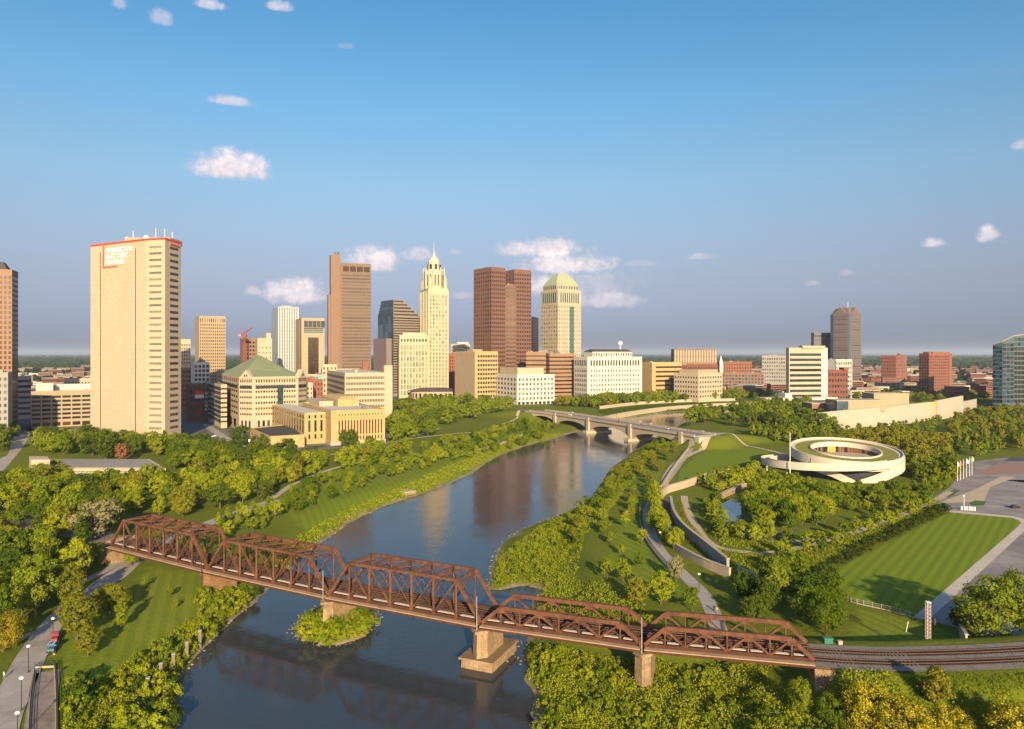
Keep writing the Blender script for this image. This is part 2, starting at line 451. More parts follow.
mst = t.rng(t.m('ADD', t.m('SINE', t.m('MULTIPLY', dpm.outputs['Value'], 2 * math.pi / 3.4)), t.m('MULTIPLY', t.m('SUBTRACT', n2, .5), 1.2)), -.5, .5, 0, 1)
mown = t.mix(t.m('MULTIPLY', mst, .35), mown, (.085, .130, .008))
g = t.mix(sp.outputs[2], rough_g, mown)
cityc = t.mix(t.rng(n3, .4, .6, 0, 1), (.13, .125, .125), (.20, .185, .165))
cityc = t.mix(t.rng(n1, .52, .62, 0, 1), cityc, (.05, .075, .025))
g = t.mix(sp.outputs[0], g, cityc)
vor = t.new('ShaderNodeTexVoronoi'); t.l.new(P, vor.inputs['Vector']); vor.inputs['Scale'].default_value = .012
vs = t.new('ShaderNodeSeparateColor'); t.l.new(vor.outputs['Color'], vs.inputs[0])
farc = t.mix(t.rng(n3, .46, .58, 0, 1), (.020, .034, .014), t.mix(t.rng(vs.outputs[0], .7, .95, 0, 1), (.055, .075, .03), (.22, .20, .17)))
g = t.mix(at_.outputs[1], g, farc)
barec = t.mix(n2, (.16, .125, .075), (.34, .27, .17))
g = t.mix(t.m('MULTIPLY', sp.outputs[1], t.rng(n2, .32, .5, .35, 1)), g, barec)
t.l.new(g, bs.inputs['Base Color']); bs.inputs['Roughness'].default_value = 1; bs.inputs['Specular IOR Level'].default_value = .1
bp = t.new('ShaderNodeBump'); bp.inputs['Strength'].default_value = .6; bp.inputs['Distance'].default_value = .4
t.l.new(n2, bp.inputs['Height']); t.l.new(bp.outputs[0], bs.inputs['Normal'])
gme.materials.append(gm)
gme.polygons.foreach_set('use_smooth', [True] * len(gme.polygons))
tag(link('ground', gme), kind='structure')

# water
wm = bpy.data.materials.new('river_water'); wm.use_nodes = True
t = NT(wm.node_tree); bs = t.n['Principled BSDF']
geo = t.new('ShaderNodeNewGeometry'); P = geo.outputs['Position']
big = t.noise(P, .02, 4, .6)
t.l.new(t.mix(big, (.028, .034, .042), (.050, .055, .058)), bs.inputs['Base Color'])
bs.inputs['Roughness'].default_value = .07; bs.inputs['IOR'].default_value = 1.333; bs.inputs['Specular IOR Level'].default_value = .5
mp = t.new('ShaderNodeMapping'); t.l.new(P, mp.inputs[0]); mp.inputs['Scale'].default_value = (1, .8, 1)
h = t.m('ADD', t.noise(mp.outputs[0], .75, 4, .6), t.m('MULTIPLY', t.noise(mp.outputs[0], .12, 3, .5), 1.4))
bp = t.new('ShaderNodeBump'); bp.inputs['Distance'].default_value = .22
t.put(bp.inputs['Strength'], t.rng(t.noise(P, .03, 4, .6), .35, .65, .07, .30))
t.l.new(h, bp.inputs['Height']); t.l.new(bp.outputs[0], bs.inputs['Normal'])
mb = MB(); mb.face([(-260, 50, 0), (920, 50, 0), (920, 1150, 0), (-260, 1150, 0)])
tag(mb.build('river_water', wm), kind='structure')

# ------------------------------------------------------------------ sheets and ribbons on the ground
def world_poly(px, z=GZ): return [at(x, y, z) for x, y in px]
def sheet(name, px, off, m, z=GZ):
    mb = MB(); pts = world_poly(px, z)
    mb.face([(p.x, p.y, z + off) for p in pts])
    o = mb.build(name, m); bm = bmesh.new(); bm.from_mesh(o.data); bmesh.ops.triangulate(bm, faces=bm.faces[:])
    bmesh.ops.recalc_face_normals(bm, faces=bm.faces[:])
    if bm.faces and sum(f.normal.z for f in bm.faces) < 0: bmesh.ops.reverse_faces(bm, faces=bm.faces[:])
    bm.to_mesh(o.data); bm.free()
    return tag(o, kind='structure')
def smooth_line(pts, step=2.0):
    """Catmull-Rom through 2D/3D points, evenly stepped"""
    P = [Vector(p) for p in pts]; P = [P[0] * 2 - P[1]] + P + [P[-1] * 2 - P[-2]]
    out = []
    for i in range(1, len(P) - 2):
        n = max(2, int((P[i+1] - P[i]).length / step))
        for k in range(n):
            u = k / n
            a, b, c, d = P[i-1], P[i], P[i+1], P[i+2]
            out.append(.5 * ((2*b) + (c-a)*u + (2*a-5*b+4*c-d)*u*u + (3*b-a-3*c+d)*u*u*u))
    out.append(P[-2].copy())
    return out
def sides(line):
    nn = []
    for i, p in enumerate(line):
        d = (line[min(i+1, len(line)-1)] - line[max(i-1, 0)]); d = Vector((d.x, d.y, 0)).normalized()
        nn.append(Vector((-d.y, d.x, 0)))
    return nn
def ribbon(name, px, width, off, m, drape=True, pts=None, kind='structure', step=2.0, z=GZ):
    line = smooth_line(pts or world_poly(px, z), step); nn = sides(line)
    mb = MB(); L = []; xs = []
    for p, n in zip(line, nn): xs += [(p.x + n.x*width/2, p.y + n.y*width/2), (p.x, p.y), (p.x - n.x*width/2, p.y - n.y*width/2)]
    xs = np.array(xs); zz = (ground(xs[:, 0], xs[:, 1]) if drape else np.full(len(xs), z)) + off
    V = [(x, y, q) for (x, y), q in zip(xs, zz)]
    mb.v = V
    for i in range(len(line) - 1):
        for k in (0, 1): mb.f.append((3*i+k, 3*i+k+1, 3*i+k+4, 3*i+k+3)); mb.mi.append(0)
    o = mb.build(name, m)
    return tag(o, kind=kind) if kind else o
def wall_mesh(pts, thick, h, m, name, parent=None, z0=None, step=2.5, batter=0.0, htop=None):
    """wall following a line; z0 None = stand on the ground; htop = fixed top level"""
    line = smooth_line(pts, step); nn = sides(line); mb = MB(); V = []
    n = len(line)
    for i, (p, s) in enumerate(zip(line, nn)):
        zb = gz(p.x, p.y) - .6 if z0 is None else z0
        hh = h[0] + (h[1] - h[0]) * i / (n - 1) if isinstance(h, tuple) else h
        zt = zb + .6 + hh if htop is None else htop
        V += [(p.x + s.x*thick/2, p.y + s.y*thick/2, zb), (p.x + s.x*thick/2, p.y + s.y*thick/2, zt), (p.x - s.x*thick/2, p.y - s.y*thick/2, zt), (p.x - s.x*thick/2, p.y - s.y*thick/2, zb)]
    mb.v = V
    for i in range(n - 1):
        a, b = 4*i, 4*i+4
        for k in range(4): mb.f.append((a+k, b+k, b+(k+1) % 4, a+(k+1) % 4)); mb.mi.append(0)
    mb.f += [(0, 1, 2, 3), (4*n-1, 4*n-2, 4*n-3, 4*n-4)]; mb.mi += [0, 0]
    o = mb.build(name, m, parent)
    bm = bmesh.new(); bm.from_mesh(o.data); bmesh.ops.recalc_face_normals(bm, faces=bm.faces[:]); bm.to_mesh(o.data); bm.free()
    return o

# mown lawn with its stripes
lm = bpy.data.materials.new('striped_lawn'); lm.use_nodes = True
t = NT(lm.node_tree); bs = t.n['Principled BSDF']
geo = t.new('ShaderNodeNewGeometry'); P = geo.outputs['Position']
LA, LB = at(951, 512), at(1020, 520)
ld = (LB - LA).normalized()
dp = t.new('ShaderNodeVectorMath', operation='DOT_PRODUCT'); t.l.new(P, dp.inputs[0]); dp.inputs[1].default_value = (ld.x, ld.y, 0)
fr = t.m('SINE', t.m('MULTIPLY', dp.outputs['Value'], 2 * math.pi / 3.3))
n2 = t.noise(P, 1.2, 4, .65); n1 = t.noise(P, .08, 4)
c = t.mix(t.rng(t.m('ADD', fr, t.m('MULTIPLY', t.m('SUBTRACT', n2, .5), .8)), -.6, .6, 0, 1), (.115, .175, .009), (.160, .220, .013))
c = t.mix(t.m('MULTIPLY', n1, .5), c, (.14, .175, .018)); c = t.mix(t.m('MULTIPLY', t.rng(t.noise(P, .35, 5, .7), .55, .75, 0, 1), .4), c, (.21, .20, .05))
t.l.new(c, bs.inputs['Base Color']); bs.inputs['Roughness'].default_value = 1; bs.inputs['Specular IOR Level'].default_value = .1
sheet('mown_lawn', [(951, 512), (1012, 517.5), (1021, 520), (1022.5, 522.5), (1018, 527), (916, 616), (890, 611), (857, 604), (826, 574), (838, 568)], .05, lm)
sheet('lawn_walk_pavement', [(946, 511.5), (951, 510.4), (1014, 516), (1026, 520), (1030, 526), (930, 619), (912, 618.5), (1017, 527.5), (1021, 523), (1019, 520.5), (1012, 518.0), (951, 512.5)], .062, pmat('lawn_walk', (.46, .41, .35), .9, .08, .3, dirt=.2))
sheet('parking_lot', [(1000, 480), (1060, 480), (1200, 640), (1060, 652), (962, 629), (930, 621), (918, 618), (1030, 524), (1014, 515), (944, 510), (930, 500), (950, 487), (970, 462), (1000, 458), (1060, 458), (1200, 466), (1200, 500)], .03, asph_w)
sheet('parking_median', [(936, 504), (976, 489), (1001, 476.5), (1016, 477), (990, 487.5), (984, 501), (974, 501.5)], .055, conc_warm)
for poly in ([(944, 497), (954, 489.5), (960, 490.5), (950, 497.5)], [(969, 503.5), (975, 500.5), (986, 501.5), (984, 505.5), (972, 506)]):
    sheet('grass_verge', poly, .075, pmat('verge_grass', (.06, .11, .02), 1, .25, 1.))
sheet('brick_crossing', [(975, 473), (1000, 463), (1024, 464), (1060, 466), (1060, 472), (1020, 474), (990, 475)], .05, pmat('brick_paving', (.26, .16, .13), .9, .15, .5))
sheet('parking_lane_far', [(1003, 461), (1012, 457), (1100, 457), (1100, 463.5)], .06, asph)
sheet('riverside_street', [(-60, 486), (8, 455), (14, 436), (30, 428), (30, 420), (36, 424), (24, 446), (0, 475), (-20, 492)], .04, path_m)
sheet('city_street', [(9, 428), (14, 402), (26, 402), (33, 424), (34, 432)], .04, asph)
sheet('city_street', [(183, 436), (186, 412), (182, 396), (190, 396), (202, 412), (215, 430), (236, 446), (262, 460), (240, 463), (206, 450)], .04, pmat('street_asphalt', (.12, .12, .135), .95, .2, .1))
ribbon('pavement_plaza', [(205, 424), (222, 436), (246, 449)], 7, .08, path_m)
# paths on the near bank
ribbon('riverside_path', [(-5, 745), (4, 715), (18, 685), (32, 656), (52, 627), (75, 604), (98, 588), (118, 575), (132, 562), (152, 548), (190, 531), (232, 515), (276, 500)], 6.6, .14, path_m)
ribbon('riverside_path', [(40, 640), (58, 617), (78, 600), (100, 582), (116, 571)], 3.4, .09, path_m)
ribbon('side_path', [(18, 640), (30, 634), (45, 630)], 2.4, .085, pmat('brick_edge_path', (.36, .27, .2), .9, .1, .5))
ribbon('side_path', [(70, 588), (95, 576), (120, 563), (140, 552)], 3.0, .10, path_m)
ribbon('ramp_path', [(38, 760), (40, 729), (43, 700), (47, 672)], 5.2, .14, pmat('ramp_planks', (.24, .2, .165), .9, .25, .6, dirt=.4))
ribbon('park_path', [(270, 500), (300, 481), (340, 467), (380, 459.5), (421, 456), (470, 451), (500, 443), (522, 435), (540, 426)], 3.4, .16, conc_warm)
ribbon('park_path', [(400, 440), (453, 434), (477, 432), (492, 428), (520, 418)], 3.8, .16, conc_warm)
ribbon('park_path', [(330, 455), (400, 440), (440, 428)], 2.5, .08, conc_warm)
# paths on the far bank (right)
ribbon('promenade_path', [(700, 438), (689, 451), (676, 468), (664, 484), (655, 497), (648, 512), (650, 530), (659, 549), (672, 564), (688, 579), (703, 594), (711, 608), (716, 622), (722, 640)], 4.4, .08, path_m)
ribbon('inner_path', [(684, 496), (686, 508), (693, 521), (704, 538), (718, 547.5), (743, 552), (768, 553), (800, 548), (830, 540), (862, 530), (905, 514), (936, 500), (950, 492)], 3.4, .14, conc_warm)
ribbon('ring_path', [(730, 528), (745, 535), (765, 541), (790, 542), (815, 538)], 2.2, .08, conc)
sheet('sunken_road', [(660, 510), (664, 499), (670, 496), (675, 497), (673, 506), (674, 520), (680, 533), (676, 538), (664, 528)], .07, asph)
ribbon('lawn_path', [(664, 486), (668, 474), (678, 462), (694, 453), (715, 446), (730, 443)], 4.4, .22, conc_warm)
ribbon('lawn_path', [(728, 443.5), (752, 447), (775, 452), (800, 458)], 3.4, .2, conc_warm)
sheet('bowl_lawn', [(680, 470), (697, 456), (715, 448.5), (732, 444.5), (752, 448), (770, 452), (764, 457), (740, 464), (712, 472), (692, 478), (678, 482)], .05, lm)
pond_m = bpy.data.materials.new('pond_water'); pond_m.use_nodes = True
b_ = pond_m.node_tree.nodes['Principled BSDF']; b_.inputs['Base Color'].default_value = (.06, .08, .09, 1); b_.inputs['Roughness'].default_value = .06
sheet('pond_water', [(719, 512), (723, 503), (733, 498), (742, 500), (741, 512), (746, 524), (760, 531), (790, 534), (790, 538), (760, 536), (738, 529), (724, 522)], .06, pond_m)
sheet('pond_water', [(826, 498), (836, 502), (832, 514), (824, 508)], .06, pond_m)
sheet('grove_lawn', [(724, 474), (760, 470), (830, 478), (842, 500), (820, 530), (780, 538), (748, 528), (735, 505)], .045, pmat('grove_grass', (.10, .14, .012), 1, .25, .3))
# ------------------------------------------------------------------ buildings
def building(name, label, cat, xl, xc, xr, ytop, d, yaw, group=None, depth=None, rdepth=None, turn=None):
    """two visible faces meet at the corner xc (pixel column) at distance d; local frame centred on the base"""
    bear = math.degrees(math.atan(-(xc - 512) / F))
    if depth is not None: yaw = bear + .4                                   # faces us square on: no flank shows
    else: yaw = max(yaw, math.degrees(math.atan(-(xl - 512) / F)) + 7)      # so that the near flank really faces us
    if turn is not None: yaw = turn
    th = math.radians(yaw)
    cx = (xc - 512) / F * d
    r, l = (xr - 512) / F, (xl - 512) / F
    den = math.cos(th) - r * math.sin(th)
    a = (r * d - cx) / den if rdepth is None else rdepth
    if depth is None:
        den = math.sin(th) + l * math.cos(th)
        b = (cx - l * d) / den
    else: b = depth
    ux, uy = Vector((math.cos(th), math.sin(th), 0)), Vector((-math.sin(th), math.cos(th), 0))
    c = Vector((cx, d, GZ)) + ux * a / 2 + uy * b / 2
    root = thing(name, label, cat, c, th, group)
    root['_a'] = 0; del root['_a']
    B = type('B', (), {})()
    B.root, B.a, B.b, B.h, B.d = root, a, b, zat(ytop, d) - GZ, d
    B.px = d / F           # metres per pixel at the corner
    return B
def face_of(B, f, x0=None, x1=None, y0=None, y1=None):
    x0 = -B.a/2 if x0 is None else x0; x1 = B.a/2 if x1 is None else x1
    y0 = -B.b/2 if y0 is None else y0; y1 = B.b/2 if y1 is None else y1
    return {'R': (Vector((x0, y0, 0)), Vector((x1, y0, 0))), 'L': (Vector((x0, y1, 0)), Vector((x0, y0, 0))), 'E': (Vector((x1, y0, 0)), Vector((x1, y1, 0)))}[f]
WCOUNT = {}
def panes(root, A, Bv, z0, z1, cols, rows, wf, hf, m, u0=0., u1=1., name='window', proud=.12, limit=100, skip=None, shapes={}):
    """a grid of windows on the face A->Bv (outside is to the right of the direction): each its own part, the surplus as one"""
    A, Bv = Vector(A), Vector(Bv)
    D = Bv - A; L = D.length; D /= L; N = Vector((D.y, -D.x, 0))
    cw, rh = L * (u1 - u0) / cols, (z1 - z0) / rows
    w, h = cw * wf, rh * hf
    mb = MB(); mb.box(-w/2, w/2, -proud, .06, -h/2, h/2)
    me = mb.mesh(name); me.materials.append(m)
    ang = math.atan2(D.y, D.x)
    rest = MB()
    for r in range(rows - 1, -1, -1):
        for c in range(cols):
            if skip and skip(c, r): continue
            p = A + D * (L * u0 + cw * (c + .5)); z = z0 + rh * (r + .5)
            k = (root.name, name)
            if WCOUNT.get(k, 0) < limit:
                WCOUNT[k] = WCOUNT.get(k, 0) + 1
                o = link(name, me, root); o.location = (p.x, p.y, z); o.rotation_euler = (0, 0, ang)
            else:
                q = p - D * (w / 2) + N * proud
                rest.obox((q.x, q.y, z - h/2), D * w, -N * (proud + .06), Vector((0, 0, h)))
    if rest.v:
        s = rest.build(name, m, root); s['kind'] = 'stuff'
def block(B, name, x0, x1, y0, y1, z0, z1, m, parapet=None, roofm=None):
    """a storeyed block with an optional roof deck, in local metres"""
    mb = MB(); mb.box(x0, x1, y0, y1, z0, z1); o = mb.build(name, m, B.root)
    if roofm is not None:
        r = MB(); r.box(x0 + .4, x1 - .4, y0 + .4, y1 - .4, z1 - .3, z1 + .25)
        r.build('roof', roofm, B.root)
        if parapet:
            e = MB(); p = parapet
            e.box(x0 - .03, x1 + .03, y0 - .03, y0 + .4, z1, z1 + p); e.box(x0 - .03, x1 + .03, y1 - .4, y1 + .03, z1, z1 + p)
            e.box(x0 - .03, x0 + .4, y0 + .4, y1 - .4, z1, z1 + p); e.box(x1 - .4, x1 + .03, y0 + .4, y1 - .4, z1, z1 + p)
            e.build('parapet', m, B.root)
    return o
def simple(B, m, roofm=None, parapet=1.0, name='wall', z0=-1.0, h=None):
    if B.a > 12 and B.b > 12:
        q = random.Random(int(B.d * 7 + B.a * 13))
        for k in range(q.randint(2, 5)):
            w_, d_, hh = q.uniform(1.5, 5), q.uniform(1.5, 5), q.uniform(1, 2.8); x, y = q.uniform(-B.a/2 + 2, B.a/2 - 7), q.uniform(-B.b/2 + 2, B.b/2 - 7)
            mb = MB(); mb.box(x, x + w_, y, y + d_, (h or B.h) + .26 + k * .001, (h or B.h) + .26 + hh); mb.build('roof_unit', q.choice((grey_s, conc, greyd)), B.root)
    return block(B, name, -B.a/2, B.a/2, -B.b/2, B.b/2, z0, h or B.h, m, parapet, roofm or roof_g)
def ribs(B, f, n, w, dp, z0, z1, m, name='pier', u0=0., u1=1.):
    A, Bv = f; D = (Bv - A); L = D.length; D.normalize(); N = Vector((D.y, -D.x, 0))
    mb = MB(); mb.box(-w/2, w/2, -dp, .05, 0, z1 - z0); me = mb.mesh(name); me.materials.append(m)
    for i in range(n):
        p = A + D * L * (u0 + (u1 - u0) * i / (n - 1)) if n > 1 else A
        o = link(name, me, B.root); o.location = (p.x, p.y, z0); o.rotation_euler = (0, 0, math.atan2(D.y, D.x))
def bands(B, f, rows, z0, z1, hf, m, u0=0., u1=1., name='window_band', proud=.12):
    panes(B.root, f[0], f[1], z0, z1, 1, rows, 1.0, hf, m, u0, u1, name, proud)
def rooftop(B, x0, x1, y0, y1, z0, z1, m, name='penthouse'):
    mb = MB(); mb.box(x0, x1, y0, y1, z0, z1); return mb.build(name, m, B.root)

cream = pmat('cream_stone', (0.426, 0.350, 0.243), .9, .06, .12, streak=.25, panel=(2.4, 1.2, 0.05))
cream2 = pmat('pale_limestone', (0.410, 0.342, 0.247), .9, .07, .2, streak=.3, panel=(2.4, 1.2, 0.05))
yellow = pmat('golden_sandstone', (0.416, 0.296, 0.136), .9, .08, .2, streak=.25, panel=(2.2, 1.0, 0.07))
aepm = pmat('travertine_panels', (.44, .35, .25), .85, .05, .08, streak=.22, panel=(4.5, 3.9, 0.06))
white_s = pmat('white_stone', (0.519, 0.477, 0.421), .9, .03, .1, streak=.15)
grey_s = pmat('grey_stone', (0.272, 0.256, 0.240), .9, .07, .15, streak=.2)
tan = pmat('tan_stone', (0.351, 0.265, 0.172), .9, .06, .12, streak=.2)
brownc = pmat('brown_granite', (.165, .115, .085), .8, .06, .12, streak=.15)
redbr = pmat('red_brown_granite', (.155, .078, .057), .75, .07, .1)
brick = pmat('red_brick', (0.221, 0.085, 0.055), .95, .12, .3, streak=.2)
brick2 = pmat('dark_red_brick', (0.170, 0.064, 0.047), .95, .12, .3, streak=.2)
brickb = pmat('brown_brick', (0.212, 0.128, 0.085), .95, .12, .3, streak=.2)
greyd = pmat('dark_grey_cladding', (.13, .13, .14), .7, .08, .15)
copper = pmat('green_copper_roof', (.235, .265, .145), .75, .10, .15, dirt=.2, streak=.3)
pgreen = pmat('pale_green_roof', (.29, .33, .215), .6, .06, .15, streak=.3)
redp = pmat('red_sign_paint', (.65, .06, .03), .6, .05, .5)

# --- tall peach tower at the very edge of the view
B = building('office_tower', 'brown peach tower with square windows and sloped top, cut off by the picture edge', 'tower', -60, -62, 12.0, 268, 640, 12, depth=22, turn=22)
simple(B, pmat('peach_granite', (0.255, 0.153, 0.098), .8, .06, .1), roof_d); f = face_of(B, 'R'); zs = B.h
panes(B.root, *f, 6, zs - 4, 16, 30, .55, .62, g_warm, limit=100)
panes(B.root, *face_of(B, 'E'), 6, zs - 4, 5, 30, .6, .6, g_warm, limit=100)
mb = MB(); mb.prism([(-B.a/2+4, -B.b/2+1), (B.a/2-3, -B.b/2+1), (B.a/2-3, B.b/2-4), (-B.a/2+4, B.b/2-4)], zs, zs + 8, [(-B.a/2+8, -B.b/2+5), (B.a/2-8, -B.b/2+5), (B.a/2-8, B.b/2-8), (-B.a/2+8, B.b/2-8)])
mb.build('crown_roof', roof_d, B.root)
B = building('office_building', 'plain grey concrete block at the foot of the peach tower at the picture edge', 'building', -60, -60, 8, 374, 590, 10, depth=18, turn=24)
simple(B, grey_s); panes(B.root, *face_of(B, 'R'), 3, B.h - 2, 12, 9, .5, .5, g_grey, limit=60)
B = building('parking_garage', 'shaded grey garage with open decks along the side street beside the peach tower', 'garage', 14, 14.5, 31, 377, 780, 4, depth=40, turn=33)
simple(B, grey_s); bands(B, face_of(B, 'R'), 7, 3, B.h - 1.5, .45, g_dark)

# --- garage with the open decks
B = building('parking_garage', 'tan garage with six open decks between the side street and the tallest travertine tower', 'garage', 28, 31, 110, 392.5, 690, 4, depth=46)
simple(B, tan, roof_w, 1.2); f = face_of(B, 'R')
panes(B.root, *f, 6.5, B.h - 2.6, 8, 6, .86, .52, g_dark, name='deck_opening', proud=.1)
panes(B.root, *f, .6, 5.5, 8, 1, .8, .7, g_warm, name='shop_front', proud=.1)
rooftop(B, -B.a/2+4, -B.a/2+18, -8, 8, B.h, B.h + 8, white_s, 'stair_house')
rooftop(B, -B.a/2+20, -B.a/2+70, 6, 22, B.h, B.h + 6, white_s)
B = building('office_building', 'low cream block with small square windows peeping over the tan garage', 'building', 63, 64, 110, 379.5, 800, 4, depth=30)
simple(B, cream, roof_w); panes(B.root, *face_of(B, 'R'), B.h - 9, B.h - 2, 14, 2, .4, .4, g_dark)

# --- travertine tower with the lettering
P0, P1, P2, P3 = atd(90.5, 624), atd(146, 589), atd(165, 584), atd(181, 607)
base = (P0 + P1 + P2 + P3) / 4 + Vector((4, 22, 0)); base.z = GZ
root = thing('office_tower', 'tall travertine tower with red roof line and white lettering', 'tower', base)
P4, P5 = P3 + Vector((-24, 38, 0)), P0 + Vector((18, 44, 0))
loc = [p - base for p in (P0, P1, P2, P3, P4, P5)]
zt = zat(238.8, 584) - GZ
mb = MB(); mb.prism([(p.x, p.y) for p in loc], -1, zt); mb.build('wall', aepm, root)
mb = MB(); mb.prism([(p.x * .97, p.y * .97) for p in loc], zt, zt + .3); mb.build('roof', roof_g, root)
mb = MB()
for i in range(6):
    a, b = loc[i], loc[(i+1) % 6]; a = Vector((a.x, a.y, zt + .25)); b = Vector((b.x, b.y, zt + .25)); mb.bar(a * 1.0, b, .8, 1.5)
mb.build('parapet', redp, root)
def on(a, b, u, out=0.0):
    D = (b - a).normalized(); N = Vector((D.y, -D.x, 0)); return a + (b - a) * u + N * out
L0, L1, L2, L3 = loc[0], loc[1], loc[2], loc[3]
for u in (.19, .82):
    mb = MB(); p = on(L0, L1, u); D = (L1 - L0).normalized(); N = Vector((D.y, -D.x, 0))
    mb.obox((p.x, p.y, 6) + Vector() if False else Vector((p.x, p.y, 6)) - D * .45 + N * .08, D * .9, -N * .3, Vector((0, 0, zt - 12)))
    mb.build('facade_slot', g_warm, root)
for u in (.40, .62):
    mb = MB(); p = on(L0, L1, u); mb.obox(Vector((p.x, p.y, 6)) - D * .12 + N * .06, D * .24, -N * .3, Vector((0, 0, zt - 16))); mb.build('panel_joint', tan, root)
NF = 29
panes(root, L1, L2, 8, zt - 3.5, 1, NF, .70, .34, glass('pale_blind_glass', (.15, .125, .095), .3, .2), .04, .96, proud=.1)
panes(root, L2, L3, 8, zt - 3.5, 1, NF, .58, .40, g_dark, .12, 1.0, proud=.1)
mb = MB(); mb.box(-24, 14, -16, 6, zt, zt + 4.6); mb.build('penthouse', tan, root)
for (x, y, r) in ((-24, -12, 1.6), (-6, -16, 2.0), (10, -12, 1.4)):
    bm = bmesh.new(); bmesh.ops.create_uvsphere(bm, u_segments=12, v_segments=8, radius=r); bmesh.ops.translate(bm, vec=(x, y, zt + 2.6 + r), verts=bm.verts)
    me = bpy.data.meshes.new('radome'); bm.to_mesh(me); bm.free(); me.materials.append(white_p); link('radome', me, root)
for (x, y, h) in ((-22, -6, 9), (-2, -8, 11), (6, -9, 10), (11, -6, 8)):
    mb = MB(); mb.bar((x, y, zt + 3), (x, y, zt + 3 + h), .3); mb.build('antenna', white_p, root)
def letters(txt, org, D, N, size, m, parent, name='sign_lettering', ext=.25, wide=1.0):
    cu = bpy.data.curves.new(name, 'FONT'); cu.body = txt; cu.size = size; cu.extrude = ext; cu.offset = .045 * size / 3
    cu.space_character = .98
    tmp = bpy.data.objects.new('tmp', cu); COL.objects.link(tmp)
    dg = bpy.context.evaluated_depsgraph_get(); me = bpy.data.meshes.new_from_object(tmp.evaluated_get(dg)); bpy.data.objects.remove(tmp)
    me.materials.clear(); me.materials.append(m)
    o = link(name, me, parent)
    o.matrix_local = Matrix(((D.x * wide, 0, N.x, org.x), (D.y * wide, 0, N.y, org.y), (0, 1, 0, org.z), (0, 0, 0, 1)))
    return o
sign_w = pmat('white_sign_letters', (.85, .83, .80), .5, .02, 1)
for k, tx in enumerate(("AMERICAN", "ELECTRIC", "POWER")):
    p = on(L0, L1, .285, .35); letters(tx, Vector((p.x, p.y, zt - 7.6 - k * 5.0)), D, N, 5.6, sign_w, root, wide=1.28)
mb = MB()
a, b = on(L0, L1, .258, .3), on(L0, L1, .245, .3)
mb.bar((a.x, a.y, zt), (b.x, b.y, zt - 19.5), .8)
c_ = on(L0, L1, .5, .3); mb.bar((b.x, b.y, zt - 19.5), (c_.x, c_.y, zt - 19.2), .8)
mb.build('sign_bracket', redp, root)
p = on(L2, L3, .3, .3); q = on(L2, L3, .9, .3); mb = MB(); mb.bar((p.x, p.y, zt - 3), (q.x, q.y, zt - 3.5), .5, 1.2); mb.build('side_sign', redp, root)

# --- low annex in the trees in front of it
o = at(50, 468, 13); root = thing('office_annex', 'long flat roofed concrete annex among trees below the travertine tower', 'building', (o.x, o.y, GZ))
w_ = at(163, 468, 13).x - o.x; sk = Vector((-24, 32, 0))
def skew(x0, x1, t0, t1): return [(x0 + sk.x*t0, sk.y*t0), (x1 + sk.x*t0, sk.y*t0), (x1 + sk.x*t1, sk.y*t1), (x0 + sk.x*t1, sk.y*t1)]
mb = MB(); mb.prism(skew(0, w_, 0, 1), -1, 7.5); mb.build('wall', conc, root)
mb = MB(); mb.prism(skew(-1.2, w_ + 1.2, -.04, 1.04), 7.5, 9); mb.build('roof', conc_warm, root)
mb = MB(); mb.prism(skew(.8, w_ - .8, .03, .97), 9, 9.25); mb.build('roof_deck', roof_g, root)
mb = MB(); mb.prism(skew(-10, -.05, 0, .4), -1, 13.5); mb.build('stair_house', conc_warm, root)
panes(root, (0, -.05, 0), (w_, -.05, 0), 1, 6.4, 12, 1, .85, .7, g_dark, proud=.1)

# --- tan gridded tower and its neighbours
B = building('office_tower', 'yellowish tan slab tower with an even grid of small windows and louvred top', 'tower', 195, 199.5, 225, 316.5, 1000, 14)
simple(B, tan); f = face_of(B, 'R')
panes(B.root, *f, 6, B.h - 9, 12, 24, .55, .5, g_warm); ribs(B, f, 13, 1.0, .5, 4, B.h, tan, 'pier'); panes(B.root, *f, B.h - 8, B.h - 2, 14, 1, .6, .85, g_dark, name='louvre')
B = building('apartment_building', 'slim cream upper storeys over a brown brick base right beside the travertine tower', 'building', 178, 181, 190.5, 340, 900, 12)
simple(B, cream, h=B.h); panes(B.root, *face_of(B, 'R'), B.h - 30, B.h - 4, 4, 6, .5, .5, g_warm)
mb = MB(); mb.box(-B.a/2 - .3, B.a/2 + 2, -B.b/2 - .4, B.b/2, -1, B.h - 34); mb.build('base', brickb, B.root)
panes(B.root, Vector((-B.a/2, -B.b/2 - .4, 0)), Vector((B.a/2, -B.b/2 - .4, 0)), 4, B.h - 36, 5, 8, .5, .5, g_dark)
B = building('office_building', 'pale grey frame building with big dark square windows left of the green roofed hall', 'building', 191, 194, 209.5, 363, 860, 12)
simple(B, white_s); panes(B.root, *face_of(B, 'R'), 6, B.h - 1.5, 4, 10, .68, .62, g_dark)
B = building('shop_building', 'small dark brick shop with a red and white sign band in the side street', 'building', 186, 189, 205, 386, 760, 14)
simple(B, brick2, roof_d); f = face_of(B, 'R')
panes(B.root, *f, 3, B.h - 2, 4, 4, .5, .5, g_dark); panes(B.root, *f, B.h - 9, B.h - 5, 1, 1, .8, 1, redp, .3, 1, name='sign_panel', proud=.3)
panes(B.root, *f, B.h - 13, B.h - 9.2, 1, 1, .8, 1, white_p, .3, 1, name='sign_panel', proud=.3)

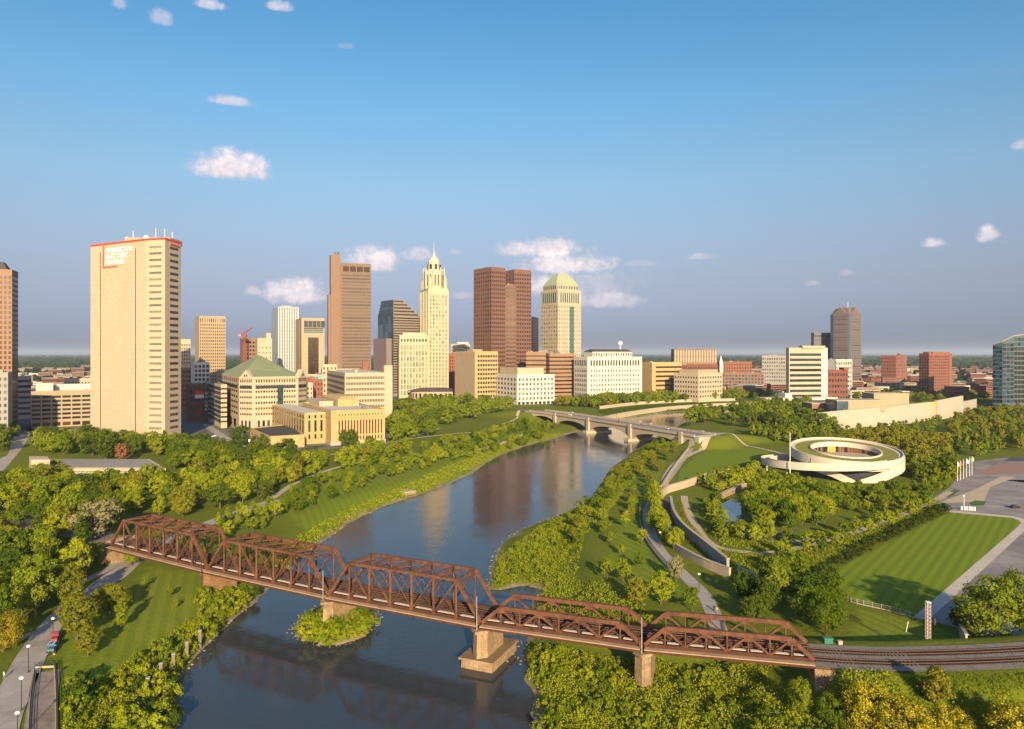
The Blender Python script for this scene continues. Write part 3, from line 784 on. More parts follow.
# --- white slender tower, bronze tower
B = building('apartment_tower', 'slender white ribbed tower with a shaded blue grey flank', 'tower', 272, 278.5, 298, 307, 1060, 22)
simple(B, glass('pale_blue_glass', (.20, .24, .29), .15, .2), roof_w); f = face_of(B, 'R'); ribs(B, f, 9, 1.3, .7, 0, B.h, white_s)
panes(B.root, *f, 4, B.h - 1, 1, 26, 1, .3, pmat('blue_spandrel', (.13, .15, .18), .5, .1, .3), name='spandrel', proud=.12)
l = face_of(B, 'L'); mb = MB(); mb.box(-B.a/2 - .5, -B.a/2 + .1, -B.b/2, B.b/2, 0, B.h); mb.build('side_wall', pmat('shaded_flank_panel', (.36, .38, .42), .6, .05, .1), B.root)  # flank panel in blue grey: the shade on this side is put into its colour
rooftop(B, -B.a/4, B.a/4, -B.b/4, B.b/4, B.h, B.h + 3, white_s)
B = building('office_tower', 'tan and black tower with a dark glass front below a green glazed storey', 'tower', 294, 301.5, 324.5, 318.5, 1010, 18)
simple(B, tan); f = face_of(B, 'R')
panes(B.root, *f, 2, B.h - 26, 1, 1, 1, 1, g_warm, .28, .74, name='glass_front', proud=.5)
panes(B.root, *f, B.h - 12, B.h - 3, 5, 1, .9, 1, g_dark, .1, 1.02, name='top_window', proud=.5)
panes(B.root, *f, B.h - 20, B.h - 12.4, 1, 3, 1, .7, g_green, .1, .95, name='green_band', proud=.4)
panes(B.root, *face_of(B, 'L'), 2, B.h - 2, 2, 1, .12, 1, g_warm, name='slot_window')

# --- the building under construction, its crane, and the blocks between
B = building('office_building', 'brown unfinished block with open floors under the red crane', 'building', 240, 243, 258, 339, 980, 12)
simple(B, brickb); panes(B.root, *face_of(B, 'R'), 4, B.h - 2, 5, 16, .6, .5, g_dark)
o = atd(244.5, 960); root = thing('tower_crane', 'red tower crane with a raised jib rising behind the green roof', 'crane', (o.x, o.y, GZ))
zc = zat(337, 960) - GZ; crane_m = pmat('red_crane_paint', (.26, .05, .04), .6, .08, .5)
mb = MB()
for sx in (-1, 1):
    for sy in (-1, 1): mb.bar((sx, sy, 0), (sx, sy, zc), .5)
for k in range(int(zc / 4)):
    for sx, sy, ex, ey in ((-1, -1, 1, -1), (1, -1, 1, 1), (1, 1, -1, 1), (-1, 1, -1, -1)): mb.bar((sx, sy, k*4), (ex, ey, k*4 + 4), .3)
mb.build('mast', crane_m, root)
mb = MB(); mb.box(-2.5, 2.5, -1.6, 1.6, zc, zc + 3.5); mb.build('cab', crane_m, root)
mb = MB()
for q in (-.8, .8): mb.bar((-4, q, zc + 2.5), (10, q, zc + 12), .55)
mb.bar((-4, 0, zc + 4), (10, 0, zc + 13.5), .5)
for k in range(6): mb.bar((-4 + k*2.3, -.8, zc + 2.5 + k*1.55), (-3 + k*2.3, .8, zc + 4 + k*1.55), .3)
mb.bar((-4, 0, zc + 3), (-6, 0, zc + 11), .4); mb.bar((-6, 0, zc + 11), (9, 0, zc + 12.5), .2)
mb.build('jib', crane_m, root)
mb = MB(); mb.box(-8, -4, -1.2, 1.2, zc + 1, zc + 3.6); mb.build('counterweight', grey_s, root)
B = building('apartment_building', 'sunlit cream block with few windows left of the white ribbed tower', 'building', 256, 257.5, 272, 339, 940, 10)
simple(B, cream2, roof_w); panes(B.root, *face_of(B, 'R'), 4, B.h - 8, 4, 12, .25, .3, g_warm); rooftop(B, 2, B.a/2 - 1, -4, 6, B.h, B.h + 8, cream2)
B = building('apartment_building', 'cream stone block with a flat parapet just behind the green pyramid roof', 'building', 244, 246, 271, 363, 800, 10, depth=16)
simple(B, cream2, roof_w); panes(B.root, *face_of(B, 'R'), 3, B.h - 3, 9, 8, .4, .5, g_warm, limit=60)
B = building('office_building', 'cream block with rooftop boxes between the green roof and the bronze tower', 'building', 271, 273, 288, 371.5, 800, 10, depth=18)
simple(B, cream, roof_w); panes(B.root, *face_of(B, 'R'), 3, B.h - 3, 6, 7, .4, .5, g_warm)
B = building('apartment_building', 'long dark red brick block above the golden stone hall', 'building', 284, 286, 318, 378.5, 780, 8, depth=22)
simple(B, brick, roof_d); panes(B.root, *face_of(B, 'R'), 3, B.h - 2, 10, 7, .4, .5, g_dark)
B = building('office_building', 'cream block with a taller corner beside the decked white garage', 'building', 303, 305, 337, 375.5, 860, 8, depth=20)
simple(B, cream, roof_w); panes(B.root, *face_of(B, 'R'), 3, B.h - 2, 9, 6, .4, .5, g_warm)
rooftop(B, B.a/2 - 17, B.a/2, -B.b/2, B.b/2, B.h, B.h + 13, cream, 'corner_tower'); panes(B.root, (B.a/2-17, -B.b/2, 0), (B.a/2, -B.b/2, 0), B.h, B.h + 11, 4, 2, .4, .5, g_warm)
B = building('office_building', 'rough cream stone block between the green roofed hall and the golden stone hall', 'building', 292, 294, 313, 384.5, 700, 10, depth=22)
simple(B, cream2, roof_w); panes(B.root, *face_of(B, 'R'), 4, B.h - 2, 6, 8, .4, .45, g_warm)
B = building('apartment_building', 'red brick block with a teal roof hatch beside the decked white garage', 'building', 306, 308, 323, 380, 735, 10, depth=20)
simple(B, brick, roof_d); panes(B.root, *face_of(B, 'R'), 3, B.h - 2, 5, 8, .35, .5, g_dark); rooftop(B, B.a/2 - 5, B.a/2, -B.b/2, 0, B.h, B.h + 4, pmat('teal_panel', (.10, .38, .35), .6, .05, 1.))

# --- the hall with the green pyramid roof
B = building('office_building', 'cream stone hall with a green copper pyramid roof and rounded bays', 'hall', 216, 241, 309, 378, 655, 26)
h = B.h
a2, b2 = B.a/2, B.b/2; ch = 10
oct_ = [(-a2 + ch, -b2), (a2 - ch, -b2), (a2, -b2 + ch), (a2, b2 - ch), (a2 - ch, b2), (-a2 + ch, b2), (-a2, b2 - ch), (-a2, -b2 + ch)]
mb = MB(); mb.prism(oct_, -1, h); mb.build('wall', cream2, B.root)
mb = MB(); mb.prism([(x * 1.015, y * 1.015) for x, y in oct_], h - 1, h + .8); mb.build('cornice', cream, B.root)
apex = zat(357.5, 675) - GZ
mb = MB(); mb.prism([(x * .98, y * .98) for x, y in oct_], h + .8, h + 5.5, [(x * .66, y * .66) for x, y in oct_]); mb.prism([(x * .66, y * .66) for x, y in oct_], h + 5.5, apex + 2, [(x * .02, y * .02) for x, y in oct_]); mb.build('pyramid_roof', copper, B.root)
for fa, fb, n in ((oct_[7], oct_[0], 7), (oct_[0], oct_[1], 16), (oct_[6], oct_[7], 10), (oct_[1], oct_[2], 6)):
    A_, B_ = Vector((*fa, 0)), Vector((*fb, 0))
    panes(B.root, A_, B_, 13, h - 5, n, 6, .62, .38, g_warm, .05, .95, limit=100)
    panes(B.root, A_, B_, h - 4.6, h - 1.6, n, 1, .55, .8, g_warm, .05, .95, name='attic_window')
    panes(B.root, A_, B_, 1, 11, max(3, n // 2), 1, .5, .75, g_dark, .08, .92, name='porch_opening')
    panes(B.root, A_, B_, h - 10, h - 7.4, 1, 1, 1, 1, g_dark, .06, .94, name='dark_band', proud=.3)
for fa, fb in ((oct_[7], oct_[0]), (oct_[1], oct_[2])):                        # gabled bays at the chamfers
    A_, B_ = Vector((*fa, 0)), Vector((*fb, 0)); D = (B_ - A_).normalized(); N = Vector((D.y, -D.x, 0)); Ln = (B_ - A_).length
    mb = MB(); c0 = A_ + N * .6; p = [c0, c0 + D * Ln, c0 + D * Ln / 2]
    z = [h - 1, h - 1, h + 7]
    q = [Vector((v.x, v.y, zz)) for v, zz in zip(p, z)]; k = -N * 5
    mb.face(q); mb.face([q[0], q[2], q[2] + k, q[0] + k]); mb.face([q[2], q[1], q[1] + k, q[2] + k]); mb.build('gable', cream2, B.root)
    panes(B.root, A_ + N * .6 + D * Ln * .35, A_ + N * .6 + D * Ln * .65, h - .4, h + 3.2, 2, 1, .6, .9, g_warm, name='gable_window')
panes(B.root, Vector((*oct_[0], 0)), Vector((*oct_[1], 0)), 10, h - 7, 1, 1, 1, 1, g_green, .54, .66, name='glass_stair', proud=.9)
B = building('office_building', 'shadowed blue glass flank of a block left of the green roofed hall', 'building', 205, 221, 227, 385.5, 690, 24)
simple(B, cream, roof_d); panes(B.root, *face_of(B, 'L'), 4, B.h - 1, 6, 8, .9, .7, g_blue, proud=.3); bands(B, face_of(B, 'R'), 8, 4, B.h - 1, .4, g_warm)

# --- golden stone hall in front
B = building('court_hall', 'golden sandstone hall with a long row of tall windows by the riverside park', 'hall', 303, 331, 385, 412.5, 560, 27)
h = B.h; simple(B, yellow, roof_w, 1.4)
mb = MB(); mb.box(-B.a/2 - .5, B.a/2 + .5, -B.b/2 - .5, B.b/2 + .5, h - 4.5, h - 3.6); mb.build('cornice', yellow, B.root)
mb = MB(); mb.box(-B.a/2 - .35, B.a/2 + .35, -B.b/2 - .35, B.b/2 + .35, -1, 3); mb.build('plinth', cream2, B.root)
R_, L_ = face_of(B, 'R'), face_of(B, 'L')
panes(B.root, *R_, 8, h - 6.5, 15, 1, .42, 1, g_warm, .12, .96, name='tall_window')
panes(B.root, *R_, 3.6, 6.6, 15, 1, .36, 1, g_warm, .12, .96)
panes(B.root, *R_, h - 3.2, h - 1.2, 15, 1, .3, .6, g_warm, .12, .96, name='attic_window')
panes(B.root, *L_, 9.5, h - 7, 3, 1, .42, 1, g_dark, .12, .88, name='tall_window'); panes(B.root, *L_, 4, 7.5, 3, 1, .36, 1, g_dark, .12, .88)
rooftop(B, -2, 16, 4, B.b/2 + 4, h, h + 6, yellow); rooftop(B, -16, -4, 12, B.b/2 + 10, h, h + 4.5, cream2)
mb = MB(); mb.prism([(-2, 4), (16, 4), (16, B.b/2 + 4), (-2, B.b/2 + 4)], h + 6, h + 8.5, [(2, 8), (12, 8), (12, B.b/2), (2, B.b/2)]); mb.build('roof_lantern', yellow, B.root)
mi = (Matrix.Translation(B.root.location) @ Matrix.Rotation(B.root.rotation_euler.z, 4, 'Z')).inverted()
def lp(px, d): return mi @ atd(px, d)
wa, wb = lp(272.3, 664), lp(304.5, 568); wd = (wb - wa).normalized(); wn = Vector((-wd.y, wd.x, 0)) * 17
q = [wa, wb, wb + wn, wa + wn]
mb = MB(); mb.prism([(p.x, p.y) for p in q], -1, h - 1.5); mb.build('rear_wing', yellow, B.root)
mb = MB(); mb.prism([(p.x, p.y) for p in (wa + wd*.6 + wn*.04, wb - wd*.6 + wn*.04, wb - wd*.6 + wn*.96, wa + wd*.6 + wn*.96)], h - 1.5, h - 1.2); mb.build('roof', roof_w, B.root)
panes(B.root, wa, wb, 9, h - 7, 13, 1, .36, 1, g_warm, name='wing_window'); panes(B.root, wa, wb, h - 5.5, h - 3, 13, 1, .4, 1, g_dark, name='attic_window')
panes(B.root, wb, wb + wn, 9.5, h - 7, 3, 1, .36, 1, g_dark, .08, .92, name='tall_window'); panes(B.root, wb, wb + wn, 4, 7.5, 3, 1, .3, 1, g_dark, .08, .92); panes(B.root, wb, wb + wn, h - 5.5, h - 3, 3, 1, .3, 1, g_dark, .08, .92, name='attic_window')
q = [lp(250, 602), lp(270.5, 541), lp(304.5, 553), lp(292, 640)]
cen = sum(q, Vector()) / 4; ins_ = lambda s: [(cen.x + (p.x - cen.x) * s, cen.y + (p.y - cen.y) * s) for p in q]
mb = MB(); mb.prism(ins_(1), -1, 8.5); mb.build('low_annex', yellow, B.root)
mb = MB(); mb.prism(ins_(.86), 8.5, 9.1); mb.build('annex_roof', roof_d, B.root)
mb = MB()
for k in range(4): a_, b2_ = Vector((*ins_(.985)[k], 8.5)), Vector((*ins_(.985)[(k+1) % 4], 8.5)); mb.bar(a_ + Vector((0, 0, .45)), b2_ + Vector((0, 0, .45)), .7, .9)
mb.build('annex_parapet', yellow, B.root)
panes(B.root, q[1], q[2], .5, 7, 1, 1, .22, 1, g_dark, .35, .85, name='annex_door'); panes(B.root, q[0], q[1], 4, 6.5, 4, 1, .14, .7, g_dark, name='annex_window')

# --- white decked garage
B = building('parking_garage', 'white garage with striped open decks behind the golden stone hall', 'garage', 321, 345, 392, 374, 740, 18)
simple(B, cream2, roof_w, 1.2); 
for f in ('R', 'L'): bands(B, face_of(B, f), 8, 2, B.h - 1.2, .46, pmat('deck_shade', (.13, .105, .08), .9) if 'deck_shade' not in MATS else MATS['deck_shade'], .02, .98, 'deck_opening')
rooftop(B, B.a/2 - 8, B.a/2 + .4, -B.b/2 - .4, -B.b/2 + 9, -1, B.h + 8.5, cream2, 'stair_tower')
o = face_of(B, 'R'); ribs(B, o, 16, .5, .25, 2, B.h - 1, cream2, 'pier', 0, .86)

# --- the tall brown slab with the pink flank
B = building('office_tower', 'tall brown slab tower with a taller blank pink granite shaft on its flank', 'tower', 334, 341, 371, 263.5, 1040, 20)
simple(B, brownc, roof_d); f = face_of(B, 'R'); h = B.h
panes(B.root, *f, 6, h - 14, 1, 38, .97, .5, glass('brown_tinted_glass', (.055, .042, .03), .12, .5), .02, .99, name='window_band'); ribs(B, f, 22, .35, .35, 4, h - 12, brownc, 'rib')
panes(B.root, *f, h - 12, h - 2.5, 4, 1, .86, .8, pmat('dark_louvre', (.06, .03, .025), .8), .05, .97, name='louvre')
shaft = pmat('pink_granite', (.205, .128, .088), .8, .05, .08, panel=(4, 3, 0.05))
mb = MB(); mb.box(-B.a/2 - 1, -B.a/2 - .02, -B.b/2 - .6, B.b/2, -1, h); mb.build('side_wall', shaft, B.root)
mb = MB(); mb.box(-B.a/2 - 14, -B.a/2 - 1.02, -B.b/2 + 1, -B.b/2 + 16, -1, zat(255, 1040) - GZ); mb.build('lift_shaft', shaft, B.root)
mb = MB(); mb.box(-B.a/2 - 17.5, -B.a/2 - 14.02, -B.b/2 + 3, -B.b/2 + 14, -1, zat(295, 1040) - GZ); mb.build('stair_shaft', shaft, B.root)
mb = MB(); z = zat(255, 1040) - GZ; mb.cyl((-B.a/2 - 5, -B.b/2 + 7), 3.2, 3.2, z, z + 5, 12); mb.build('roof_drum', greyd, B.root)
B = building('apartment_building', 'stepped brown brick block at the foot of the tall brown slab tower', 'building', 343, 345, 368, 377, 880, 8, depth=20)
simple(B, brickb, roof_d); panes(B.root, *face_of(B, 'R'), 4, B.h - 2, 7, 6, .4, .5, g_dark); rooftop(B, -4, B.a/2 - 6, -B.b/2 + 2, B.b/2, B.h, B.h + 9, brickb); rooftop(B, B.a/2 - 6, B.a/2, -B.b/2, B.b/2, B.h - 3, B.h + 19, brick, 'chimney_tower')

# --- stepped blue and bronze tower
B = building('office_tower', 'dark stepped tower with a blue glass flank beside the ornate cream tower', 'tower', 378, 393.5, 422, 316, 1200, 34)
step_m = pmat('grey_tan_panels', (.20, .18, .16), .7, .06, .15); h = B.h; simple(B, step_m, roof_d, .6)
N_ = 5
for k in range(N_):
    x1 = B.a/2 - (k + 1) * B.a * .13; z0 = h + k * 5.4
    mb = MB(); mb.box(-B.a/2, x1, -B.b/2, B.b/2 - k * 3.2, z0, z0 + 5.4); mb.build('step', step_m, B.root)
    panes(B.root, Vector((-B.a/2, -B.b/2, 0)), Vector((x1, -B.b/2, 0)), z0, z0 + 5.4, 1, 1, .96, .5, g_warm, name='window_band')
    panes(B.root, Vector((-B.a/2, B.b/2 - k*3.2, 0)), Vector((-B.a/2, -B.b/2, 0)), z0, z0 + 5.4, 1, 1, .98, .95, g_blue, name='glass_wall', proud=.3)
bands(B, face_of(B, 'R'), 30, 4, h - 1, .5, g_warm)
panes(B.root, *face_of(B, 'L'), 4, h, 6, 10, .97, .97, g_blue, name='glass_wall', proud=.3)
rooftop(B, -B.a/2 - 10, -B.a/2 - .5, -B.b/2 + 6, B.b/2 - 4, -1, h * .72, pmat('mauve_granite', (.20, .15, .15), .6, .05, .1), 'lower_wing')

# --- the ornate cream tower
orn = pmat('cream_terracotta', (0.464, 0.401, 0.281), .85, .07, .3, streak=.3, panel=(3, 2, 0.05))
D0 = 1160
B = building('ornate_tower', 'tallest ornate cream tower with stepped shoulders, domed crown and flagpole', 'tower', 420.5, 428.5, 448, 288, D0, 22)
h = B.h; a2, b2 = B.a/2, B.b/2
mb = MB(); mb.box(-a2, a2, -b2, b2, -1, h); mb.build('shaft', orn, B.root)
R_, L_ = face_of(B, 'R'), face_of(B, 'L')
ribs(B, R_, 7, 1.5, 1.1, 0, h - 4, orn, 'pier'); ribs(B, L_, 6, 1.5, 1.1, 0, h - 4, orn, 'pier')
panes(B.root, *R_, 6, h - 10, 6, 26, .46, .78, g_soft, .02, .98, limit=80); panes(B.root, *L_, 6, h - 10, 5, 26, .30, .6, g_soft, .02, .98, limit=90)
m_ = D0 / F
def ring(rad, n=8, rot=22.5, sq=1.0): return [(rad * math.cos(math.radians(rot + 360/n*k)), rad * math.sin(math.radians(rot + 360/n*k))) for k in range(n)]
for sx in (-1, 1):
    for sy in (-1, 1):
        mb = MB(); mb.cyl((sx * (a2 - 3.4), sy * (b2 - 3.4)), 3.6, 3.0, h - 12, h + 13, 8); mb.cyl((sx * (a2 - 3.4), sy * (b2 - 3.4)), 3.0, .4, h + 13, h + 20, 8); mb.build('corner_turret', orn, B.root)
z1, z2, z3, z4 = [zat(y, D0) - GZ for y in (269.5, 260, 254, 239)]
mb = MB(); mb.prism(ring(a2 * 1.06), h, z1); mb.build('belfry', orn, B.root)
rg = ring(a2 * 1.06)
for k in range(8):
    A_, B_ = rg[k - 1], rg[k]
    panes(B.root, Vector((*A_, 0)), Vector((*B_, 0)), h + 3, z1 - 4, 2, 1, .42, .8, g_warm, .1, .9, name='belfry_window', proud=.2)
mb = MB()
for k in range(8):
    c = ring(a2 * 1.04)[k]; mb.cyl(c, 1.5, 1.2, h, z1 + 2, 6); mb.cyl(c, 1.2, .1, z1 + 2, z1 + 6, 6)
mb.build('buttress', orn, B.root)
mb = MB(); mb.prism(ring(a2 * .74), z1, z2, ring(a2 * .60)); mb.build('upper_drum', orn, B.root)
rg = ring(a2 * .73)
for k in range(8): panes(B.root, Vector((*rg[k-1], 0)), Vector((*rg[k], 0)), z1 + 2, z2 - 3, 1, 1, .45, .8, g_warm, name='drum_window', proud=.3)
mb = MB(); zz = z2
for r0, r1, dz in ((.62, .52, .25), (.52, .36, .35), (.36, .14, .40)):
    mb.prism(ring(a2 * r0, 12), zz, zz + dz * (z3 - z2), ring(a2 * r1, 12)); zz += dz * (z3 - z2)
mb.build('dome', pmat('aged_dome_stone', (.52, .46, .31), .8, .1, .3), B.root)
mb = MB(); mb.cyl((0, 0), 2.4, 1.4, z3, z3 + 6, 8); mb.cyl((0, 0), .55, .3, z3 + 6, z4, 6)
for k in range(4): mb.bar((0, 0, z3 + 8 + k * 3), (1.6 * (-1) ** k, 0, z3 + 9.5 + k * 3), .6)
mb.build('finial', orn, B.root)
bx1 = -a2 - .02
blk = MB(); ylow = zat(336, D0) - GZ; wdt = (421 - 393) * m_ / math.cos(math.radians(14))
blk.box(bx1 - wdt, bx1, -b2 + 3, -b2 + 15, -1, ylow); blk.build('side_block', orn, B.root)
fa, fb = Vector((bx1 - wdt, -b2 + 3, 0)), Vector((bx1, -b2 + 3, 0))
ribs(B, (fa, fb), 10, 1.3, .8, 0, ylow - 12, orn, 'pier'); panes(B.root, fa, fb, 4, ylow - 14, 9, 9, .46, .82, g_soft, .02, .98, name='block_window', limit=81)
panes(B.root, fa, fb, ylow - 10, ylow - 4, 9, 1, .55, .8, g_dark, .02, .98, name='top_window')
cr = MB(); cr.box(bx1 - wdt - .8, bx1, -b2 + 2.2, -b2 + 15, ylow - 12.5, ylow - 11.5); cr.box(bx1 - wdt - .6, bx1, -b2 + 2.4, -b2 + 15, ylow, ylow + 1.2); cr.build('cornice', orn, B.root)
rooftop(B, bx1 - wdt + 6, bx1 - 3, -b2 + 6, -b2 + 13, ylow + 1.2, ylow + 5, orn)
# --- low hall with the dark oval roof in front
o = at(433, 399.5); root = thing('meeting_hall', 'low round hall with a dark oval roof at the foot of the ornate tower', 'hall', (o.x, o.y + 18, GZ))
mm = o.y / F; rx = 25 * mm
el_ = lambda s: [(rx * s * math.cos(2*math.pi*k/28), 20 * s * math.sin(2*math.pi*k/28)) for k in range(28)]
mb = MB(); mb.prism(el_(.97), -1, 12); mb.build('wall', cream2, root)
mb = MB(); mb.prism(el_(1.05), 12, 13.2); mb.prism(el_(1.0), 13.2, 17, el_(.55)); mb.build('oval_roof', pmat('slate_roof', (.075, .055, .055), .8, .1, .2), root)
e = el_(.97)
for k in range(14, 28): panes(root, Vector((*e[k-1], 0)), Vector((*e[k], 0)), 1, 10, 1, 1, .5, .8, g_warm, name='bay_window')
B = building('arcade_wing', 'low cream arcade beside the tan office block behind the riverside trees', 'building', 459, 460, 495, 393, 1090, 4, depth=14)
simple(B, cream2, roof_g); panes(B.root, *face_of(B, 'R'), 0, B.h - 2, 14, 1, .55, .85, g_dark, name='arch_opening')
# --- tan block pair, brick blocks
B = building('office_building', 'yellow tan block with one blank flank between the ornate tower and the red brown towers', 'building', 455, 475, 498, 352, 1040, 33)
simple(B, yellow, roof_d); f = face_of(B, 'R')
panes(B.root, *f, 6, B.h - 3, 8, 10, .72, .5, g_dark, .1, .98); rooftop(B, -8, 8, -4, 12, B.h, B.h + 4, tan)
mb = MB(); mb.box(-B.a/2 - .3, -B.a/2 + .1, -B.b/2, B.b/2, 2, B.h - 1); mb.build('side_wall', tan, B.root)
B = building('apartment_building', 'narrow red brick block right beside the ornate cream tower', 'building', 447, 449, 459, 354, 1190, 10)
simple(B, brick, roof_d); panes(B.root, *face_of(B, 'R'), 4, B.h - 3, 4, 12, .4, .5, g_dark)
B = building('office_building', 'distant pale block with a white roof box behind the narrow brick block', 'building', 449, 451, 470, 344.5, 1500, 10, depth=30)
simple(B, cream, roof_w); panes(B.root, *face_of(B, 'R'), B.h - 20, B.h - 3, 8, 3, .5, .5, g_warm); rooftop(B, -6, B.a/2 - 3, -8, 8, B.h, B.h + 5, white_s)

# --- red brown twin slabs
lab = ['red brown granite tower of the pair standing nearer the ornate tower', 'red brown granite tower of the pair standing nearer the green capped tower']
for k, (xl, xc, xr, yt, d) in enumerate(((474, 491.5, 505, 267.5, 1110), (503, 514.5, 531, 270, 1150))):
    B = building('office_tower', lab[k], 'tower', xl, xc, xr, yt, d, 36 if k == 0 else 30, 'pair of red brown towers')
    simple(B, redbr, roof_d, 1.2); h = B.h
    for f, n in (('L', 8), ('R', 7)):
        fc = face_of(B, f); panes(B.root, *fc, 5, h - 4, n, 30, .62, .52, g_warm, limit=100); ribs(B, fc, n + 1, .7, .5, 0, h, redbr, 'pier')
    rooftop(B, -6, 8, -6, 8, h, h + 3, redbr)
B = building('office_building', 'link block of dark glass and granite filling the notch of the red brown towers', 'building', 500, 501, 516, 285, 1142, 8, depth=16)
simple(B, redbr, roof_d); bands(B, face_of(B, 'R'), 28, 4, B.h - 2, .5, g_warm)
B = building('office_tower', 'slim tan tower with striped floors behind the red brown pair', 'tower', 529, 531, 538.5, 318, 1350, 14)
simple(B, tan); bands(B, face_of(B, 'R'), 16, B.h - 60, B.h - 2, .45, g_warm); bands(B, face_of(B, 'R'), 8, 4, B.h - 62, .7, g_blue, name='lower_band')

# --- green capped cream tower
B = building('office_tower', 'cream tower with a pale green faceted cap and a green glass stripe', 'tower', 541, 558, 581, 290, 1190, 34)
h = B.h; a2, b2 = B.a/2, B.b/2; simple(B, cream2, roof_g, .8)
for f, n in (('L', 7), ('R', 9)):
    fc = face_of(B, f); panes(B.root, *fc, 5, h - 24, n, 22, .5, .5, g_soft, limit=100)
    panes(B.root, *fc, h - 20, h - 4, n, 1, .55, 1, g_green, .08, .92, name='tall_window')
panes(B.root, *face_of(B, 'R'), 4, h - 26, 1, 1, 1, 1, g_green, .5, .68, name='glass_stripe', proud=.5)
mb = MB(); mb.box(-a2 - .5, a2 + .5, -b2 - .5, b2 + .5, h - 3, h - 1.6); mb.box(-a2 - .4, a2 + .4, -b2 - .4, b2 + .4, h - 24, h - 22.8); mb.build('cornice', cream, B.root)
o8 = lambda s, c: [(-a2*s + c, -b2*s), (a2*s - c, -b2*s), (a2*s, -b2*s + c), (a2*s, b2*s - c), (a2*s - c, b2*s), (-a2*s + c, b2*s), (-a2*s, b2*s - c), (-a2*s, -b2*s + c)]
mb = MB(); mb.prism(o8(.96, 4), h + .8, h + 9); mb.build('attic', cream2, B.root)
for fc in (0, 7, 6): 
    q = o8(.96, 4); panes(B.root, Vector((*q[fc], 0)), Vector((*q[(fc + 1) % 8], 0)), h + 2.5, h + 7.5, 7 if fc != 7 else 2, 1, .5, 1, g_green, name='attic_window')
zt = zat(273.5, 1215) - GZ
mb = MB(); mb.prism(o8(.98, 4), h + 9, h + 9 + (zt - h - 9) * .55, o8(.70, 5)); mb.prism(o8(.70, 5), h + 9 + (zt - h - 9) * .55, zt, o8(.40, 3)); mb.build('faceted_cap', pgreen, B.root)

# --- lower white blocks and what stands behind them
B = building('office_building', 'white block with square windows and a tan penthouse by the arched bridge end', 'building', 494, 517, 554.5, 375.5, 1000, 27)
simple(B, white_s, roof_w); panes(B.root, *face_of(B, 'R'), 5, B.h - 2.5, 10, 5, .5, .5, g_grey, .02, .98, limit=60); panes(B.root, *face_of(B, 'L'), 5, B.h - 2.5, 7, 5, .5, .5, g_warm, .02, .98, limit=100)
rooftop(B, -B.a/2 + 6, B.a/2 - 12, -B.b/2 + 10, B.b/2 - 8, B.h, B.h + 10, cream)
panes(B.root, *face_of(B, 'R'), 0, 4, 9, 1, .7, .9, g_dark, name='ground_opening')
tanbr = pmat('tan_brown_brick', (.25, .155, .095), .85, .08, .15, streak=.2)
B = building('office_building', 'tan brown banded block left of the white block roof and below the red brown towers', 'building', 524, 526, 546, 352.5, 1085, 10, depth=24)
simple(B, tanbr, roof_d); bands(B, face_of(B, 'R'), 10, 4, B.h - 2, .4, g_warm)
B = building('office_building', 'grey glass block wedged between two tan brown banded blocks', 'building', 539, 540, 552, 352, 1105, 10, depth=24)
simple(B, greyd, roof_d); panes(B.root, *face_of(B, 'R'), 4, B.h - 2, 4, 10, .8, .6, g_grey)
B = building('office_building', 'tan brown banded block between the white block and the big white court house', 'building', 546, 549.5, 576, 354, 1075, 18)
simple(B, tanbr, roof_d); bands(B, face_of(B, 'R'), 11, 4, B.h - 2, .42, g_warm); bands(B, face_of(B, 'L'), 11, 4, B.h - 2, .42, g_warm)
# court house
B = building('court_house', 'big white court house with a dark roof and a white ball on a mast', 'court house', 574, 587.5, 642, 357.5, 1040, 27)
h = B.h; simple(B, white_s, roof_d, 1); a2, b2 = B.a/2, B.b/2; R_, L_ = face_of(B, 'R'), face_of(B, 'L')
panes(B.root, *R_, 8, h - 16, 18, 6, .42, .5, g_grey, .04, .96, limit=70); panes(B.root, *R_, h - 13, h - 3, 18, 1, .5, .8, g_dark, .04, .96, name='tall_window')
panes(B.root, *L_, 8, h - 16, 7, 6, .5, .55, g_grey, .04, .96); panes(B.root, *L_, h - 13, h - 3, 7, 1, .5, .8, g_dark, .04, .96, name='tall_window')
mb = MB(); mb.box(-a2 - .5, a2 + .5, -b2 - .5, b2 + .5, h - 15.2, h - 14.2); mb.build('cornice', white_s, B.root)
mb = MB(); mb.box(-a2 + 14, a2 - 12, -b2 + 8, b2 - 6, h, h + 8.5); mb.build('upper_storey', white_s, B.root)
panes(B.root, Vector((-a2 + 14, -b2 + 8, 0)), Vector((a2 - 12, -b2 + 8, 0)), h + 1.5, h + 7, 16, 1, .5, .8, g_grey, name='attic_window')
mb = MB(); mb.prism([(-a2 + 13, -b2 + 7), (a2 - 11, -b2 + 7), (a2 - 11, b2 - 5), (-a2 + 13, b2 - 5)], h + 8.5, h + 12, [(-a2 + 20, -b2 + 14), (a2 - 18, -b2 + 14), (a2 - 18, b2 - 12), (-a2 + 20, b2 - 12)]); mb.build('hip_roof', roof_d, B.root)
mb = MB(); cx = a2 * .45; mb.bar((cx, 0, h + 11), (cx, 0, h + 18), 1.4); mb.build('mast', white_p, B.root)
bm = bmesh.new(); bmesh.ops.create_uvsphere(bm, u_segments=16, v_segments=10, radius=3.6); bmesh.ops.translate(bm, vec=(cx, 0, h + 20.5), verts=bm.verts)
me = bpy.data.meshes.new('radome'); bm.to_mesh(me); bm.free(); me.materials.append(white_p); link('radome', me, B.root)
mb = MB(); mb.box(-a2 + 2, a2 + 8, -b2 - 16, -b2 - .5, -1, 9); mb.build('terrace_block', white_s, B.root)
